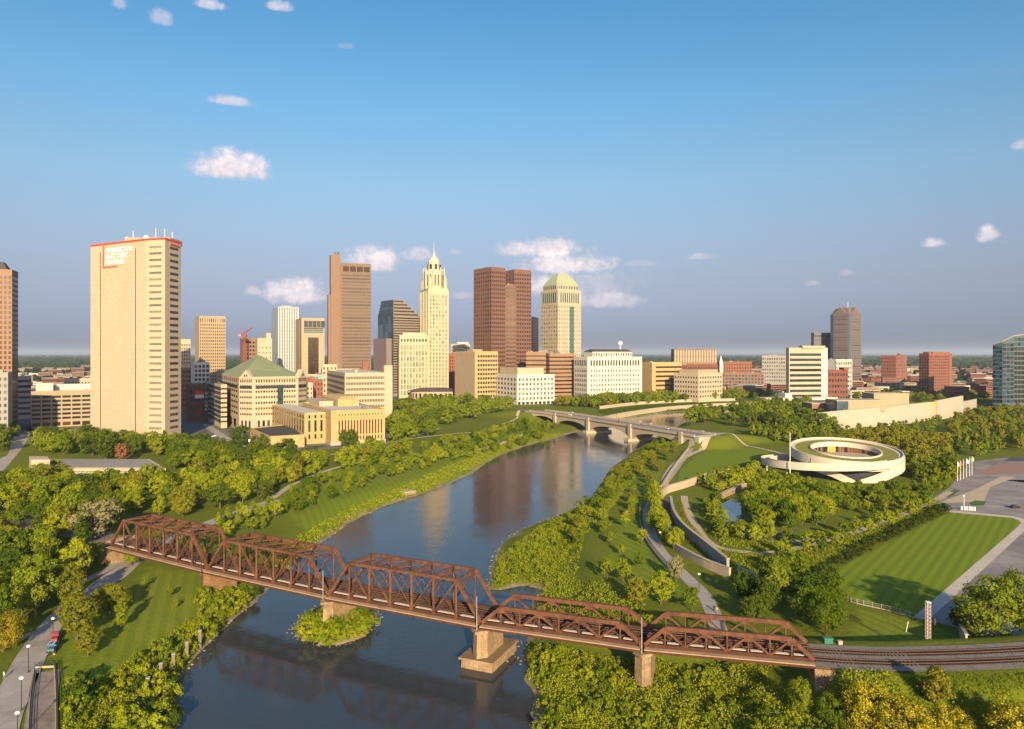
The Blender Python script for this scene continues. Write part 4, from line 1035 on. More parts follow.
panes(B.root, Vector((-a2 + 2, -b2 - 16, 0)), Vector((a2 + 8, -b2 - 16, 0)), 1, 8, 12, 1, .4, .8, g_grey, .45, .8, name='portico_opening')
B = building('office_building', 'golden tan block with a blank stair wall right of the white court house', 'building', 641, 652, 682, 363, 1110, 26)
simple(B, yellow, roof_w); bands(B, face_of(B, 'R'), 7, 4, B.h - 3, .42, g_warm, .12, 1)
panes(B.root, *face_of(B, 'R'), 2, B.h - 22, 3, 3, .9, .8, g_blue, .6, 1, name='glass_wall', proud=.3)
B = building('office_building', 'cream block with small square windows and a penthouse facing the quay', 'building', 674, 698.5, 722.5, 374, 1050, 38)
simple(B, cream2, roof_w); panes(B.root, *face_of(B, 'R'), 5, B.h - 2, 9, 5, .45, .42, g_warm, .02, .98, limit=50); panes(B.root, *face_of(B, 'L'), 5, B.h - 2, 9, 5, .5, .45, g_warm, .02, .98)
rooftop(B, -B.a/2 + 5, B.a/2 - 4, -B.b/2 + 5, B.b/2 - 6, B.h, B.h + 6, tan)
B = building('apartment_building', 'dark clad block with upright cream slats on the skyline past the court house', 'building', 671, 674, 717, 349.5, 1550, 12)
simple(B, brickb, roof_d); f = face_of(B, 'R')
panes(B.root, *f, B.h - 28, B.h - 1, 16, 2, .42, .9, cream2, name='slat_panel', proud=.5); panes(B.root, *face_of(B, 'L'), B.h - 28, B.h - 1, 3, 2, .4, .9, g_dark)
B = building('apartment_building', 'long red brick block below the slatted block', 'building', 680, 682, 718, 365, 1330, 8, depth=26)
simple(B, brick2, roof_d); panes(B.root, *face_of(B, 'R'), 3, B.h - 2, 14, 6, .4, .5, g_dark, limit=84)
B = building('apartment_building', 'orange red brick block with a white church spire beside it', 'building', 716, 720, 752, 362, 1650, 12)
simple(B, brick, roof_d); panes(B.root, *face_of(B, 'R'), 3, B.h - 2, 12, 6, .4, .5, g_dark, limit=80)
o = atd(721, 1500); root = thing('church_spire', 'small white church spire among the brick blocks', 'spire', (o.x, o.y, GZ)); z = zat(356, 1500) - GZ
mb = MB(); mb.box(-3.5, 3.5, -3.5, 3.5, -1, z - 15); mb.build('belfry', white_s, root); mb = MB(); mb.cyl((0, 0), 4, .2, z - 15, z + 1, 8); mb.build('spire_roof', white_p, root)
B = building('apartment_building', 'mixed brick row with big dark windows behind the orange roofed houses', 'building', 718, 722, 764, 373, 1350, 6, depth=24)
simple(B, brickb, roof_d); panes(B.root, *face_of(B, 'R'), 3, B.h - 2, 13, 5, .6, .55, g_blue, limit=70)
# striped slab
B = building('office_tower', 'cream slab striped with dark window bands above a long low podium', 'tower', 786, 789, 827, 348.5, 1040, 10)
h = B.h; simple(B, cream2, roof_w); f = face_of(B, 'R')
panes(B.root, *f, 6, h - 5, 1, 9, 1, .5, g_dark, .02, .84, name='window_band', proud=.3)
rooftop(B, -B.a/2 + 20, B.a/2 - 4, -6, B.b/2, h, h + 4, cream2); rooftop(B, B.a/2 - 9, B.a/2 + .5, -B.b/2 - .6, -B.b/2 + 8, -1, h + 1, white_s, 'stair_shaft')
mb = MB(); mb.box(-B.a/2 - 52, B.a/2 - 3, -B.b/2 - 30, -B.b/2 - 2, -1, 9); mb.build('podium', white_s, B.root)
mb = MB(); mb.box(-B.a/2 - 52.3, B.a/2 - 2.7, -B.b/2 - 30.3, -B.b/2 - 20, 3.2, 5.6); mb.build('podium_band', g_dark, B.root)
mb = MB(); mb.box(-B.a/2 - 20, -B.a/2 - 10, -B.b/2 - 24, -B.b/2 - 6, 9, 15); mb.build('podium_box', white_s, B.root)
B = building('office_building', 'grey gridded block left of the striped cream slab', 'building', 760, 762, 790, 356, 1350, 8, depth=26)
simple(B, grey_s, roof_w); panes(B.root, *face_of(B, 'R'), 4, B.h - 2, 12, 9, .6, .55, g_grey, limit=90)
# twin-gabled tower
B = building('office_tower', 'tall grey brown tower with gabled tops and an antenna standing alone on the far skyline', 'tower', 830.5, 849, 861.5, 314, 1560, 40)
tw = pmat('mauve_brown_stone', (.145, .11, .10), .7, .05, .1); h = B.h; simple(B, tw, roof_d, .5); a2, b2 = B.a/2, B.b/2
for f, n in (('L', 9), ('R', 7)):
    fc = face_of(B, f); bands(B, fc, 26, 6, h - 2, .42, g_grey, .22, .9); ribs(B, fc, 10, .5, .3, 4, h, tw, 'rib', .22, .9)
    panes(B.root, *fc, 4, h, 1, 1, 1, 1, g_blue, 0, .16, name='corner_glass', proud=.3)
zg = zat(307, 1560) - GZ
mb = MB()
i = len(mb.v)
mb.prism([(-a2, -b2), (a2, -b2), (a2, b2), (-a2, b2)], h, zg, [(-a2 * .55, -b2 * .6), (a2 * .55, -b2 * .6), (a2 * .55, b2 * .6), (-a2 * .55, b2 * .6)]); mb.build('hipped_top', tw, B.root)
for D_, n_ in (((1, 0), 0), ((0, 1), 1)):
    mb = MB()
    if n_ == 0: p = [(-a2 * .7, -b2 - .2, h), (a2 * .7, -b2 - .2, h), (0, -b2 - .2, zg + 1)]; k = Vector((0, b2 * 2, 0))
    else: p = [(-a2 - .2, b2 * .7, h), (-a2 - .2, -b2 * .7, h), (-a2 - .2, 0, zg + 1)]; k = Vector((a2 * 2, 0, 0))
    p = [Vector(q) for q in p]; mb.face(p); mb.face([p[0], p[2], p[2] + k, p[0] + k]); mb.face([p[2], p[1], p[1] + k, p[2] + k]); mb.build('gable', tw, B.root)
mb = MB(); mb.bar((a2 * .3, 0, zg - 2), (a2 * .3, 0, zg + 13), .7); mb.build('antenna', white_p, B.root)
B = building('office_tower', 'lower dark grey block directly left of the lone gabled tower', 'tower', 811, 814, 832, 333, 1620, 14)
simple(B, greyd, roof_d); bands(B, face_of(B, 'R'), 12, 4, B.h - 2, .45, g_grey)
B = building('office_building', 'pale ribbed block in front of the lone gabled tower', 'building', 826, 836, 852, 360, 1240, 26)
simple(B, white_s, roof_w); ribs(B, face_of(B, 'R'), 8, .8, .6, 2, B.h, cream2); panes(B.root, *face_of(B, 'R'), 3, B.h - 2, 7, 7, .5, .6, g_grey)
B = building('apartment_building', 'low red brick block with rows of windows right of the striped cream slab', 'building', 823, 826, 848, 370.5, 1060, 10)
simple(B, brick2, roof_d); panes(B.root, *face_of(B, 'R'), 2, B.h - 2, 8, 5, .55, .5, g_dark); rooftop(B, B.a/2 - 8, B.a/2, -6, 6, B.h, B.h + 4, brick)
B = building('apartment_building', 'red brick block with a rounded gable on the far right skyline', 'building', 881, 896, 907, 356, 1650, 40)
simple(B, brick, roof_d); panes(B.root, *face_of(B, 'R'), 2, B.h - 2, 6, 8, .45, .5, g_grey); panes(B.root, *face_of(B, 'L'), 2, B.h - 2, 8, 8, .45, .5, g_dark, limit=90)
mb = MB(); mb.cyl((0, -B.b/2 + 5), 6, 3, B.h, B.h + 6, 12); mb.build('rounded_gable', brick, B.root)
B = building('apartment_tower', 'twin red brick apartment tower rising alone from the trees', 'tower', 919, 929, 951.5, 354, 1230, 20)
simple(B, brick, roof_d); panes(B.root, *face_of(B, 'R'), 4, B.h - 2, 12, 13, .55, .55, g_dark, limit=60); panes(B.root, *face_of(B, 'L'), 4, B.h - 2, 4, 13, .5, .55, g_dark)
rooftop(B, -B.a/2 + 9, B.a/2 - 2, -B.b/2 + 1, B.b/2, B.h, B.h + 3.6, brick); mb = MB(); mb.box(-B.a/2 + 5, -B.a/2 + 7, -B.b/2 - .4, B.b/2, 0, B.h); mb.build('recess', brick2, B.root)
mb = MB(); mb.cyl((B.a/2 - 2, -B.b/2 + 5), 6, 6, -1, B.h + 1, 16); mb.build('rounded_bay', brick, B.root)
# curved glass block
o = atd(1024, 1000); root = thing('glass_tower', 'dark blue glass tower with a curved roof cut off by the picture edge', 'tower', (o.x, o.y + 20, GZ)); k_ = 1000 / F
z0, zt = zat(345, 1000) - GZ, zat(334, 1000) - GZ
fp = [(-24.5 * k_, -6), (-19 * k_, -15), (-10 * k_, -20), (10 * k_, -22), (34 * k_, -20), (34 * k_, 20), (-2, 20)]
hs = [z0, z0 + 4, zt - 3, zt, zt - 2, zt - 2, z0]
mb = MB(); n = len(fp); mb.v = [(x, y, -1) for x, y in fp] + [(x, y, hh) for (x, y), hh in zip(fp, hs)]
for q in range(n): mb.f.append((q, (q + 1) % n, n + (q + 1) % n, n + q)); mb.mi.append(0)
mb.f.append(tuple(n + q for q in range(n))); mb.mi.append(0); mb.build('wall', pmat('steel_mullions', (.06, .085, .10), .5, .1, .2), root)
for q in range(4):
    A_, B_ = Vector((*fp[q], 0)), Vector((*fp[q + 1], 0)); zz = min(hs[q], hs[q + 1])
    panes(root, A_, B_, 2, zz - 1, max(3, int((B_ - A_).length / 4.5)), 14, .84, .72, glass('navy_glass', (.008, .022, .034), .35, .9, .25) if 'navy_glass' not in MATS else MATS['navy_glass'], limit=100, proud=.2)
mb = MB(); mb.v = [(x * 1.02, y * 1.05, hh + .1) for (x, y), hh in zip(fp, hs)] + [(x * 1.02, y * 1.05, hh + 1.4) for (x, y), hh in zip(fp, hs)]
for q in range(n): mb.f.append((q, (q + 1) % n, n + (q + 1) % n, n + q)); mb.mi.append(0)
mb.f.append(tuple(n + q for q in range(n))); mb.mi.append(0); mb.build('curved_roof', grey_s, root)

# --- orange roofed houses by the podium
orange = pmat('orange_tile_roof', (.42, .19, .08), .9, .12, .3)
for k, (px, py, w_, lb) in enumerate(((741, 386, 12, 'cream house with an orange hipped roof, end of the row nearest the quay block'), (752, 388.5, 15, 'broad cream house with an orange hipped roof in the middle of the row'), (767, 386, 13, 'cream house with an orange hipped roof, end of the row beside the white podium'))):
    o = at(px, py + 3); root = thing('house', lb, 'house', (o.x, o.y, GZ), .2 * k - .1, 'orange roofed houses'); w2 = w_ * o.y / F / 2
    mb = MB(); mb.box(-w2, w2, 0, 14, -1, 5); mb.build('wall', cream, root)
    mb = MB(); mb.prism([(-w2 - 1, -1), (w2 + 1, -1), (w2 + 1, 15), (-w2 - 1, 15)], 5, 11.5, [(-w2 * .4, 6.5), (w2 * .4, 6.5), (w2 * .4, 7.5), (-w2 * .4, 7.5)]); mb.build('roof', orange, root)
    panes(root, (-w2, 0, 0), (w2, 0, 0), 1, 4.5, 5, 1, .4, .6, g_dark)
# ------------------------------------------------------------------ railway truss bridge
BW = 9.6
sup2 = [Vector((p.x, p.y, DZ_)) for p in SUP]
bn = []
for i in range(6):
    d = (sup2[min(i+1, 5)] - sup2[max(i-1, 0)]).normalized(); bn.append(Vector((-d.y, d.x, 0)))
bridge = thing('railway_bridge', 'rusty brown steel railway truss bridge crossing the river on stone piers', 'bridge', (sup2[2].x, sup2[2].y, 0))
BO = Vector((sup2[2].x, sup2[2].y, 0))
def frame(i):
    A, B = sup2[i] - BO, sup2[i+1] - BO
    D = B - A; L = D.length; D = D.normalized(); N = Vector((-D.y, D.x, 0))
    return A, D, L, N
UP = Vector((0, 0, 1))
for i in range(5):
    A, D, L, N = frame(i)
    gap = .35
    A = A + D * gap; L -= 2 * gap
    through = i < 3
    H = 9.2 if through else 4.15
    P = lambda u, z, n: A + D * (L * u) + UP * z + N * n
    S = MB()                                              # bottom chords and floor make the span itself
    for n in (0, BW): S.bar(P(0, 0, n), P(1, 0, n), .55, .95)
    npan = 7 if through else 8
    for k in range(npan + 1): S.bar(P(k/npan, -.55, 0), P(k/npan, -.55, BW), .5, .8, up=UP)
    for n in (1.6, 3.1, 6.4, 7.9): S.bar(P(0, -.35, n), P(1, -.35, n), .35, .7)
    span = S.build('truss_span', rust_dk, bridge)
    for n0, nm in ((0, 'side_truss'), (BW, 'side_truss')):
        T = MB()
        if through:
            a, b = 1, npan - 1
            T.bar(P(0, .2, n0), P(a/npan, H, n0), .75, .7); T.bar(P(1, .2, n0), P(b/npan, H, n0), .75, .7)
            T.bar(P(a/npan, H, n0), P(b/npan, H, n0), .62, .75)
            for k in range(1, npan): T.bar(P(k/npan, .3, n0), P(k/npan, H, n0), .34 if k in (1, npan - 1) else .5, .45)
            for k in range(1, 3):
                for u0, u1 in ((k, k + 1), (npan - k, npan - k - 1)):
                    for o_ in (-.16, .16): T.bar(P(u0/npan, H - .2, n0 + o_), P(u1/npan, .3, n0 + o_), .17, .3)
            for u0, u1 in ((3, 4), (4, 3)): T.bar(P(u0/npan, H - .2, n0), P(u1/npan, .3, n0), .2, .2)
            for u0, u1 in ((2, 1), (3, 2), (5, 6), (4, 5)): T.bar(P(u0/npan, H - .3, n0 + .1), P(u1/npan, .3, n0 + .1), .10, .12)
            for k in range(1, npan): T.obox(P(k/npan, H - .75, n0 - .36) - D * .5, D * 1.0, N * .05, UP * .7)
            for k in range(0, npan + 1): T.obox(P(k/npan, 0, n0 - .36) - D * .55, D * 1.1, N * .05, UP * .8)
        else:
            T.bar(P(0, .2, n0), P(1/8, H, n0), .85, .8); T.bar(P(1, .2, n0), P(7/8, H, n0), .85, .8); T.bar(P(1/8, H, n0), P(7/8, H, n0), .8, .9)
            for k in (1, 3, 5, 7):
                if k > 1: T.bar(P((k-1)/8, .3, n0), P(k/8, H - .2, n0), .5, .42)
                if k < 7: T.bar(P(k/8, H - .2, n0), P((k+1)/8, .3, n0), .5, .42)
            for k in range(1, 8): T.bar(P(k/8, .3, n0), P(k/8, H - .3, n0), .3, .3)
            for k in (1, 3, 5, 7): T.obox(P(k/8, H - 1.15, n0 - .3) - D * .9, D * 1.8, N * .05, UP * .95)
        T.build(nm, rust, span)
    if through:
        X = MB()
        for k in range(1, npan):
            X.bar(P(k/npan, H, 0), P(k/npan, H, BW), .4, .5); X.bar(P(k/npan, H - 1.3, 0), P(k/npan, H - 1.3, BW), .2, .25)
            for q in range(5): X.bar(P(k/npan, H - (1.3 if q % 2 else 0), BW*q/5), P(k/npan, H - (0 if q % 2 else 1.3), BW*(q+1)/5), .12)
            X.bar(P(k/npan, H - 2.9, .1), P(k/npan, H - 1.2, 1.9), .2); X.bar(P(k/npan, H - 2.9, BW - .1), P(k/npan, H - 1.2, BW - 1.9), .2)
            if k < npan - 1:
                X.bar(P(k/npan, H + .15, 0), P((k+1)/npan, H + .15, BW), .22, .22); X.bar(P(k/npan, H + .18, BW), P((k+1)/npan, H + .18, 0), .22, .22)
        X.build('top_bracing', rust, span)
    K = MB(); K.obox(P(0, -.42, -2.05), D * L, N * 1.55, UP * .22); K.build('walkway_ledge', ledge_m, span); K = MB(); K.obox(P(0, -.95, -2.05), D * L, N * .2, UP * .526); K.build('fascia', rust_dk, span)
    K = MB()
    for k in range(npan): K.obox(P((k + .12)/npan, .52, .55), D * (L * .78 / npan), N * .85, UP * .12)
    K.build('inner_walkway', pmat('pale_planks', (.55, .45, .37), .9, .12, .9, dirt=.3) if 'pale_planks' not in MATS else MATS['pale_planks'], span)
    nt = int(L / .62)
    for c in (2.35, 7.15):
        K = MB()
        for k in range(nt): K.obox(P((k + .3)/nt, .02, c - 1.35), D * .26, N * 2.7, UP * .24)
        for g_ in (-.9, .9): K.obox(P(0, .0, c + g_), D * L, N * .12, UP * .15)
        K.build('timber_ties', tie_m, span)
        K = MB()
        for g_ in (-.72, .72): K.obox(P(0, .26, c + g_ - .04), D * L, N * .09, UP * .17)
        K.build('rails', rail_m, span)
def noise_pt(p, a): return Vector((p.x + rnd.uniform(-a, a), p.y + rnd.uniform(-a, a), p.z))
def pier_prism(c, D, N, hw, hl, z0, z1, taper=.92, nose=True):
    """pier plan with pointed noses up and down stream: D along the track, N along the river"""
    q = [(-hw, -hl), (0, -hl - (hw if nose else 0)), (hw, -hl), (hw, hl), (0, hl + (hw if nose else 0)), (-hw, hl)]
    lo = [(c.x + D.x*a + N.x*b, c.y + D.y*a + N.y*b) for a, b in q]
    hi = [(c.x + (D.x*a + N.x*b) * taper, c.y + (D.y*a + N.y*b) * taper) for a, b in q]
    lo = [(c.x + (p[0]-c.x), c.y + (p[1]-c.y)) for p in lo]
    return lo, [(c.x + (p[0]-c.x), c.y + (p[1]-c.y)) for p in [(D.x*a*taper + N.x*b*taper + c.x, D.y*a*taper + N.y*b*taper + c.y) for a, b in q]]
for i in (1, 2, 3, 4):
    D = (sup2[i+1] - sup2[i-1]).normalized(); N = bn[i]
    c = sup2[i] - BO + N * (BW / 2 - .6)
    mb = MB(); zb = -2
    hw = {1: 1.7, 2: 1.9, 3: 2.0, 4: 1.9}[i]; hl = {1: 5.2, 2: 5.0, 3: 4.8, 4: 4.6}[i]
    lo, hi = pier_prism(c, D, N, hw, hl, zb, DZ_ - 1.9, .92, i != 1); mb.prism(lo, zb, DZ_ - 1.9, hi)
    lo, hi = pier_prism(c, D, N, hw + .25, hl + .3, 0, 0, 1, i != 1); mb.prism(lo, DZ_ - 1.9, DZ_ - 1.25)
    p = mb.build('pier', stone_m if i != 1 else pmat('rust_stained_stone', (.27, .155, .08), .95, .2, .6, .2, bump=.6, dirt=.5, panel=(1.8, .7, .15)), bridge)
    if i == 3:
        mb = MB(); lo, hi = pier_prism(c + N * .6, D, N, 4.2, 7.4, 0, 0, .96, False); mb.prism(lo, -2, 2.1, hi)
        lo, hi = pier_prism(c + N * .6, D, N, 4.5, 7.8, 0, 0, .96, False); mb.prism(lo, 2.1, 2.6); mb.build('footing', stone_m, p)
A, D, L, N = frame(0); mb = MB(); mb.obox(A - D * 5 - N * 1.5 + Vector((0, 0, -11)), D * 5.5, N * (BW + 3), UP * 9.8); mb.obox(A - D * 6.5 - N * 1.5 + Vector((0, 0, -4)), D * 2, N * (BW + 3), UP * 4.4); mb.build('abutment', stone_m, bridge)
A, D, L, N = frame(4); E = A + D * L; mb = MB(); mb.obox(E - D * .4 - N * 1.5 + Vector((0, 0, -11)), D * 4, N * (BW + 3), UP * 9.8); mb.build('abutment', stone_m, bridge)
# tall poles standing on the ledge at the bridge's bearings
for k, (i, lb) in enumerate(((0, 'thin pole at the land end of the truss bridge beside the tree covered bank'), (1, 'thin pole at the first bridge pier beside the lawn'), (2, 'thin pole on the bridge above the island'), (3, 'thin pole on the bridge above the big stone footing'), (4, 'thin pole on the bridge above the round stone pier in the bushes'))):
    p = sup2[i] - bn[i] * 2.3; z0 = -.5 if i > 1 else 3.5
    o = thing('pole', lb, 'pole', (p.x, p.y, DZ_ - 8 if i < 2 else DZ_ - 1), 0, 'poles along the truss bridge')
    mb = MB(); mb.tube([(0, 0, 0), (0, 0, 15 if i < 2 else 8)], [.13, .09]); mb.build('shaft', grey_s if i > 1 else rust_dk, o)
    mb = MB(); mb.box(-.2, .2, -.2, .2, (15 if i < 2 else 8), (15.4 if i < 2 else 8.4)); mb.build('cap', dark_p, o)
p = at(828, 640, DZ_); o = thing('equipment_box', 'green metal equipment cabinet by the tracks at the bridge end', 'cabinet', (p.x, p.y, DZ_ - .8))
mb = MB(); mb.box(-.95, .95, -.5, .5, 0, 1.2); mb.build('cabinet', pmat('green_cabinet_paint', (.03, .15, .09), .6, .05, 1), o); mb = MB(); mb.box(-1.05, 1.05, -.6, .6, 1.2, 1.32); mb.build('lid', pmat('green_lid_paint', (.04, .2, .12), .6, .05, 1), o)
p = at(840, 641, DZ_); o = thing('equipment_box', 'small pale trackside box next to the green cabinet', 'cabinet', (p.x, p.y, DZ_ - .8))
mb = MB(); mb.box(-.45, .45, -.35, .35, 0, .8); mb.build('cabinet', conc, o); mb = MB(); mb.box(-.5, .5, -.4, .4, .8, .9); mb.build('lid', conc, o)

# tracks on land
NW = [p + Vector((0, 0, 0)) for p in RIGHT_RAIL]
ctr = [Vector((p.x, p.y + 4.2, 0)) for p in NW]
ribbon('track_ballast', None, 12.6, 0, ballast, drape=False, pts=ctr, z=DZ_ - .45)
for off in (-2.4, 2.4):
    ln = smooth_line([c + Vector((0, off, 0)) for c in ctr], .65); nn = sides(ln)
    mb = MB()
    for p, n in zip(ln, nn):
        d = Vector((n.y, -n.x, 0)); mb.obox(Vector((p.x, p.y, DZ_ - .44)) - n * 1.35 - d * .13, d * .26, n * 2.7, UP * .2)
    tag(mb.build('railway_ties', tie_m), kind='structure')
    mb = MB()
    for g_ in (-.72, .72):
        for a, b, na, nb in zip(ln, ln[1:], nn, nn[1:]): mb.bar(Vector((a.x + na.x*g_, a.y + na.y*g_, DZ_ - .16)), Vector((b.x + nb.x*g_, b.y + nb.y*g_, DZ_ - .16)), .1, .17)
    tag(mb.build('railway_rails', rail_m), kind='structure')
lc = [Vector((p.x, p.y + 5, 0)) for p in LEFT_RAIL]
ribbon('track_ballast', None, 12, 0, ballast, drape=False, pts=lc, z=DZ_ - .4)

# ------------------------------------------------------------------ arched road bridge
PR = [(19, 781), (44, 741), (71.8, 685), (101, 623), (130, 561), (137, 547)]
PV = [Vector((x, y, 0)) for x, y in PR]
ab = thing('arched_bridge', 'pale stone road bridge with wide low arches, pilasters and a lined parapet', 'bridge', (71.8, 685, 0))
O2 = Vector((71.8, 685, 0)); WB = 19.0; ZD = 13.0
for i in range(5):
    a, b = PV[i] - O2, PV[i+1] - O2; D = (b - a); L = D.length; D = D.normalized(); N = Vector((-D.y, D.x, 0))
    if N.x < 0: N = -N
    mb = MB(); n = 22; z0, rise = (.5, 8.2) if 0 < i < 4 else (3.0, 6.5)
    m0 = 2.2
    for s_ in (0, WB):
        prev = None
        for k in range(n + 1):
            u = k / n; x = m0 + (L - 2*m0) * u
            zz = z0 + rise * math.sqrt(max(0, 1 - (2*u - 1) ** 2)) ** .9
            p = a + D * x + N * s_
            cur = (p + UP * zz, p + UP * (ZD - 1))
            if prev: mb.face([prev[0], cur[0], cur[1], prev[1]])
            prev = cur
    for k in range(n):
        q = []
        for u in (k / n, (k + 1) / n):
            x = m0 + (L - 2*m0) * u; zz = z0 + rise * math.sqrt(max(0, 1 - (2*u - 1) ** 2)) ** .9
            q.append(a + D * x + UP * zz)
        mb.face([q[0], q[0] + N * WB, q[1] + N * WB, q[1]])
    for x in (0, L - m0): mb.obox(a + D * x + UP * -2, D * m0, N * WB, UP * (ZD + 1))
    mb.build('arch_span', conc_warm, ab)
    mb = MB()
    for s_ in (-1.0, WB + .3): mb.obox(a + N * s_ + UP * (ZD - .9), D * L, N * .7, UP * .9); mb.obox(a + N * (s_ + .1) + UP * ZD, D * L, N * .45, UP * 1.1)
    mb.build('parapet', conc_warm, ab)
    mb = MB(); mb.obox(a - N * .3 + UP * (ZD - 1), D * L, N * (WB + .6), UP * .8); mb.build('deck', path_m, ab)
    mb = MB(); mb.obox(a + N * 3 + UP * (ZD - .2), D * L, N * (WB - 6), UP * .06); mb.build('roadway', pmat('bridge_asphalt', (.19, .17, .165), .95, .15, .2) if 'bridge_asphalt' not in MATS else MATS['bridge_asphalt'], ab)
    for u in (.25, .5, .75):
        for s_ in (-.7, WB + .6):
            mb = MB(); p = a + D * L * u + N * s_ + UP * ZD; mb.tube([p, p + UP * 5.5], [.14, .1], 5); mb.box(p.x-.28, p.x+.28, p.y-.28, p.y+.28, p.z+5.5, p.z+6.2); mb.build('lamp_post', dark_p, ab)
for i in range(1, 5):
    c = PV[i] - O2; D = (PV[i+1] - PV[i-1]).normalized(); N = Vector((-D.y, D.x, 0)); N = N if N.x > 0 else -N
    mb = MB(); mb.obox(c - D * 2 - N * 1.6 + UP * -2, D * 4, N * (WB + 3.2), UP * (ZD + .9))
    for s_ in (-1.6, WB + .15): mb.obox(c - D * 2 + N * s_ + UP * (ZD - 1.1), D * 4, N * 1.45, UP * 2.7)
    p = mb.build('pier', cream2, ab)
    mb = MB(); mb.obox(c - D * 3.4 - N * 4.5 + UP * -2, D * 6.8, N * (WB + 9), UP * 4.2); mb.build('footing', conc_warm, p)
mb = MB(); q = PV[0] - O2; d0 = (PV[0] - PV[1]).normalized(); N = Vector((-d0.y, d0.x, 0)); N = N if N.x > 0 else -N
mb.obox(q + UP * 2 - N * .6, d0 * 9, N * (WB + 1.2), UP * 10.4); mb.build('abutment', conc_warm, ab)
q = PV[5] - O2; d0 = (PV[5] - PV[4]).normalized(); N = Vector((-d0.y, d0.x, 0)); N = N if N.x > 0 else -N
mb = MB(); mb.obox(q + UP * 2 - N * .6, d0 * 5, N * (WB + 1.2), UP * 10.4); mb.build('abutment', conc_warm, ab)
for ln_, w_ in (([(16 + 9.5, 781 + 6, 0), (-10, 832, 0), (-60, 882, 0)], 15), ([(146, 549, 0), (156, 568, 0), (175, 588, 0), (215, 603, 0), (300, 599, 0)], 15)):
    ribbon('approach_road', None, w_, .18, MATS['bridge_asphalt'], pts=[Vector(p) for p in ln_], step=3)

# cars and people on the far road bridge are one or two pixels tall: a few simple cars
def car(name, label, loc, rz, m, cat='car', group=None, L=4.5, H=1.5):
    o = thing(name, label, cat, loc, rz, group)
    bm_ = MB(); hw = .9
    prof = [(-L/2, .35), (-L/2, .85), (-L*.36, .95), (-L*.22, H), (L*.14, H), (L*.3, .98), (L/2 - .1, .85), (L/2, .6), (L/2, .35)]
    n = len(prof); bm_.v = [(x, -hw + (.16 if z > 1.1 else 0), z) for x, z in prof] + [(x, hw - (.16 if z > 1.1 else 0), z) for x, z in prof]
    bm_.f = [tuple(range(n)), tuple(range(2*n - 1, n - 1, -1))] + [(k, n + k, n + (k+1) % n, (k+1) % n) for k in range(n)]; bm_.mi = [0] * len(bm_.f)
    b = bm_.build('body', m, o)
    gl = MB(); gl.v = [(-L*.345, -.76, .98), (-L*.225, -.735, H-.06), (L*.135, -.735, H-.06), (L*.28, -.76, 1.0)]; gl.v += [(x, -y, z) for x, y, z in gl.v]
    gl.v = [(x, y * 1.035, z) for x, y, z in gl.v]; gl.f = [(0, 1, 2, 3), (7, 6, 5, 4)]; gl.mi = [0, 0]; gl.build('side_window', g_dark, o)
    for nm, x0, x1 in (('windscreen', L*.15, L*.295), ('rear_window', -L*.355, -L*.232)):
        g2 = MB(); z0, z1 = (H - .04, 1.03) if nm == 'windscreen' else (.99, H - .05)
        g2.face([(x0, -.66, z0 + .05), (x1, -.72, z1 + .05), (x1, .72, z1 + .05), (x0, .66, z0 + .05)]); g2.build(nm, g_dark, o)
    for sx in (-L*.31, L*.31):
        for sy in (-hw, hw):
            w_ = MB(); w_.tube([(sx, sy - .1, .33), (sx, sy + .1, .33)], [.33, .33], 10); w_.build('wheel', dark_p, o)
    return o
paints = {k: pmat(k + '_car_paint', c, .35, .02, 1, .5) for k, c in (('white', (.7, .7, .7)), ('black', (.02, .02, .022)), ('silver', (.4, .41, .42)), ('red', (.35, .03, .02)), ('blue', (.04, .08, .25)))}
p = at(1015, 508); car('parked_car', 'black car standing alone on the big worn car park', (p.x, p.y, GZ + .05), .1, paints['black'])
for k, (px, py, cl, rz, lb) in enumerate(((198, 425, 'silver', 1.9, 'silver car on the shaded side street nearest the travertine tower'), (205, 432, 'black', 1.9, 'black car in the side street before the green roofed hall'), (214, 437, 'white', 1.2, 'white car at the crossing before the green roofed hall'), (222, 441, 'red', .4, 'dark red car at the crossing before the green roofed hall'), (193, 414, 'white', 1.9, 'white car far up the shaded side street'), (252, 452, 'black', .5, 'black car beside the golden stone annex'))):
    p = at(px, py); car('car', lb, (p.x, p.y, GZ + .06), rz, paints[cl], 'car', 'cars in the downtown street')
for k, (u, i, s_, cl, lb) in enumerate(((.3, 1, 6, 'white', 'white car on the arched bridge nearest downtown'), (.6, 2, 6, 'red', 'red car midway along the arched bridge'), (.5, 3, 12, 'silver', 'silver car on the arched bridge nearest the round memorial'))):
    a, b = PV[i], PV[i+1]; D = (b - a); N = Vector((-D.y, D.x, 0)).normalized(); N = N if N.x > 0 else -N; p = a + D * u + N * s_
    car('car', lb, (p.x, p.y, ZD - .12), math.atan2(D.y, D.x), paints[cl], 'car', 'cars on the arched bridge')

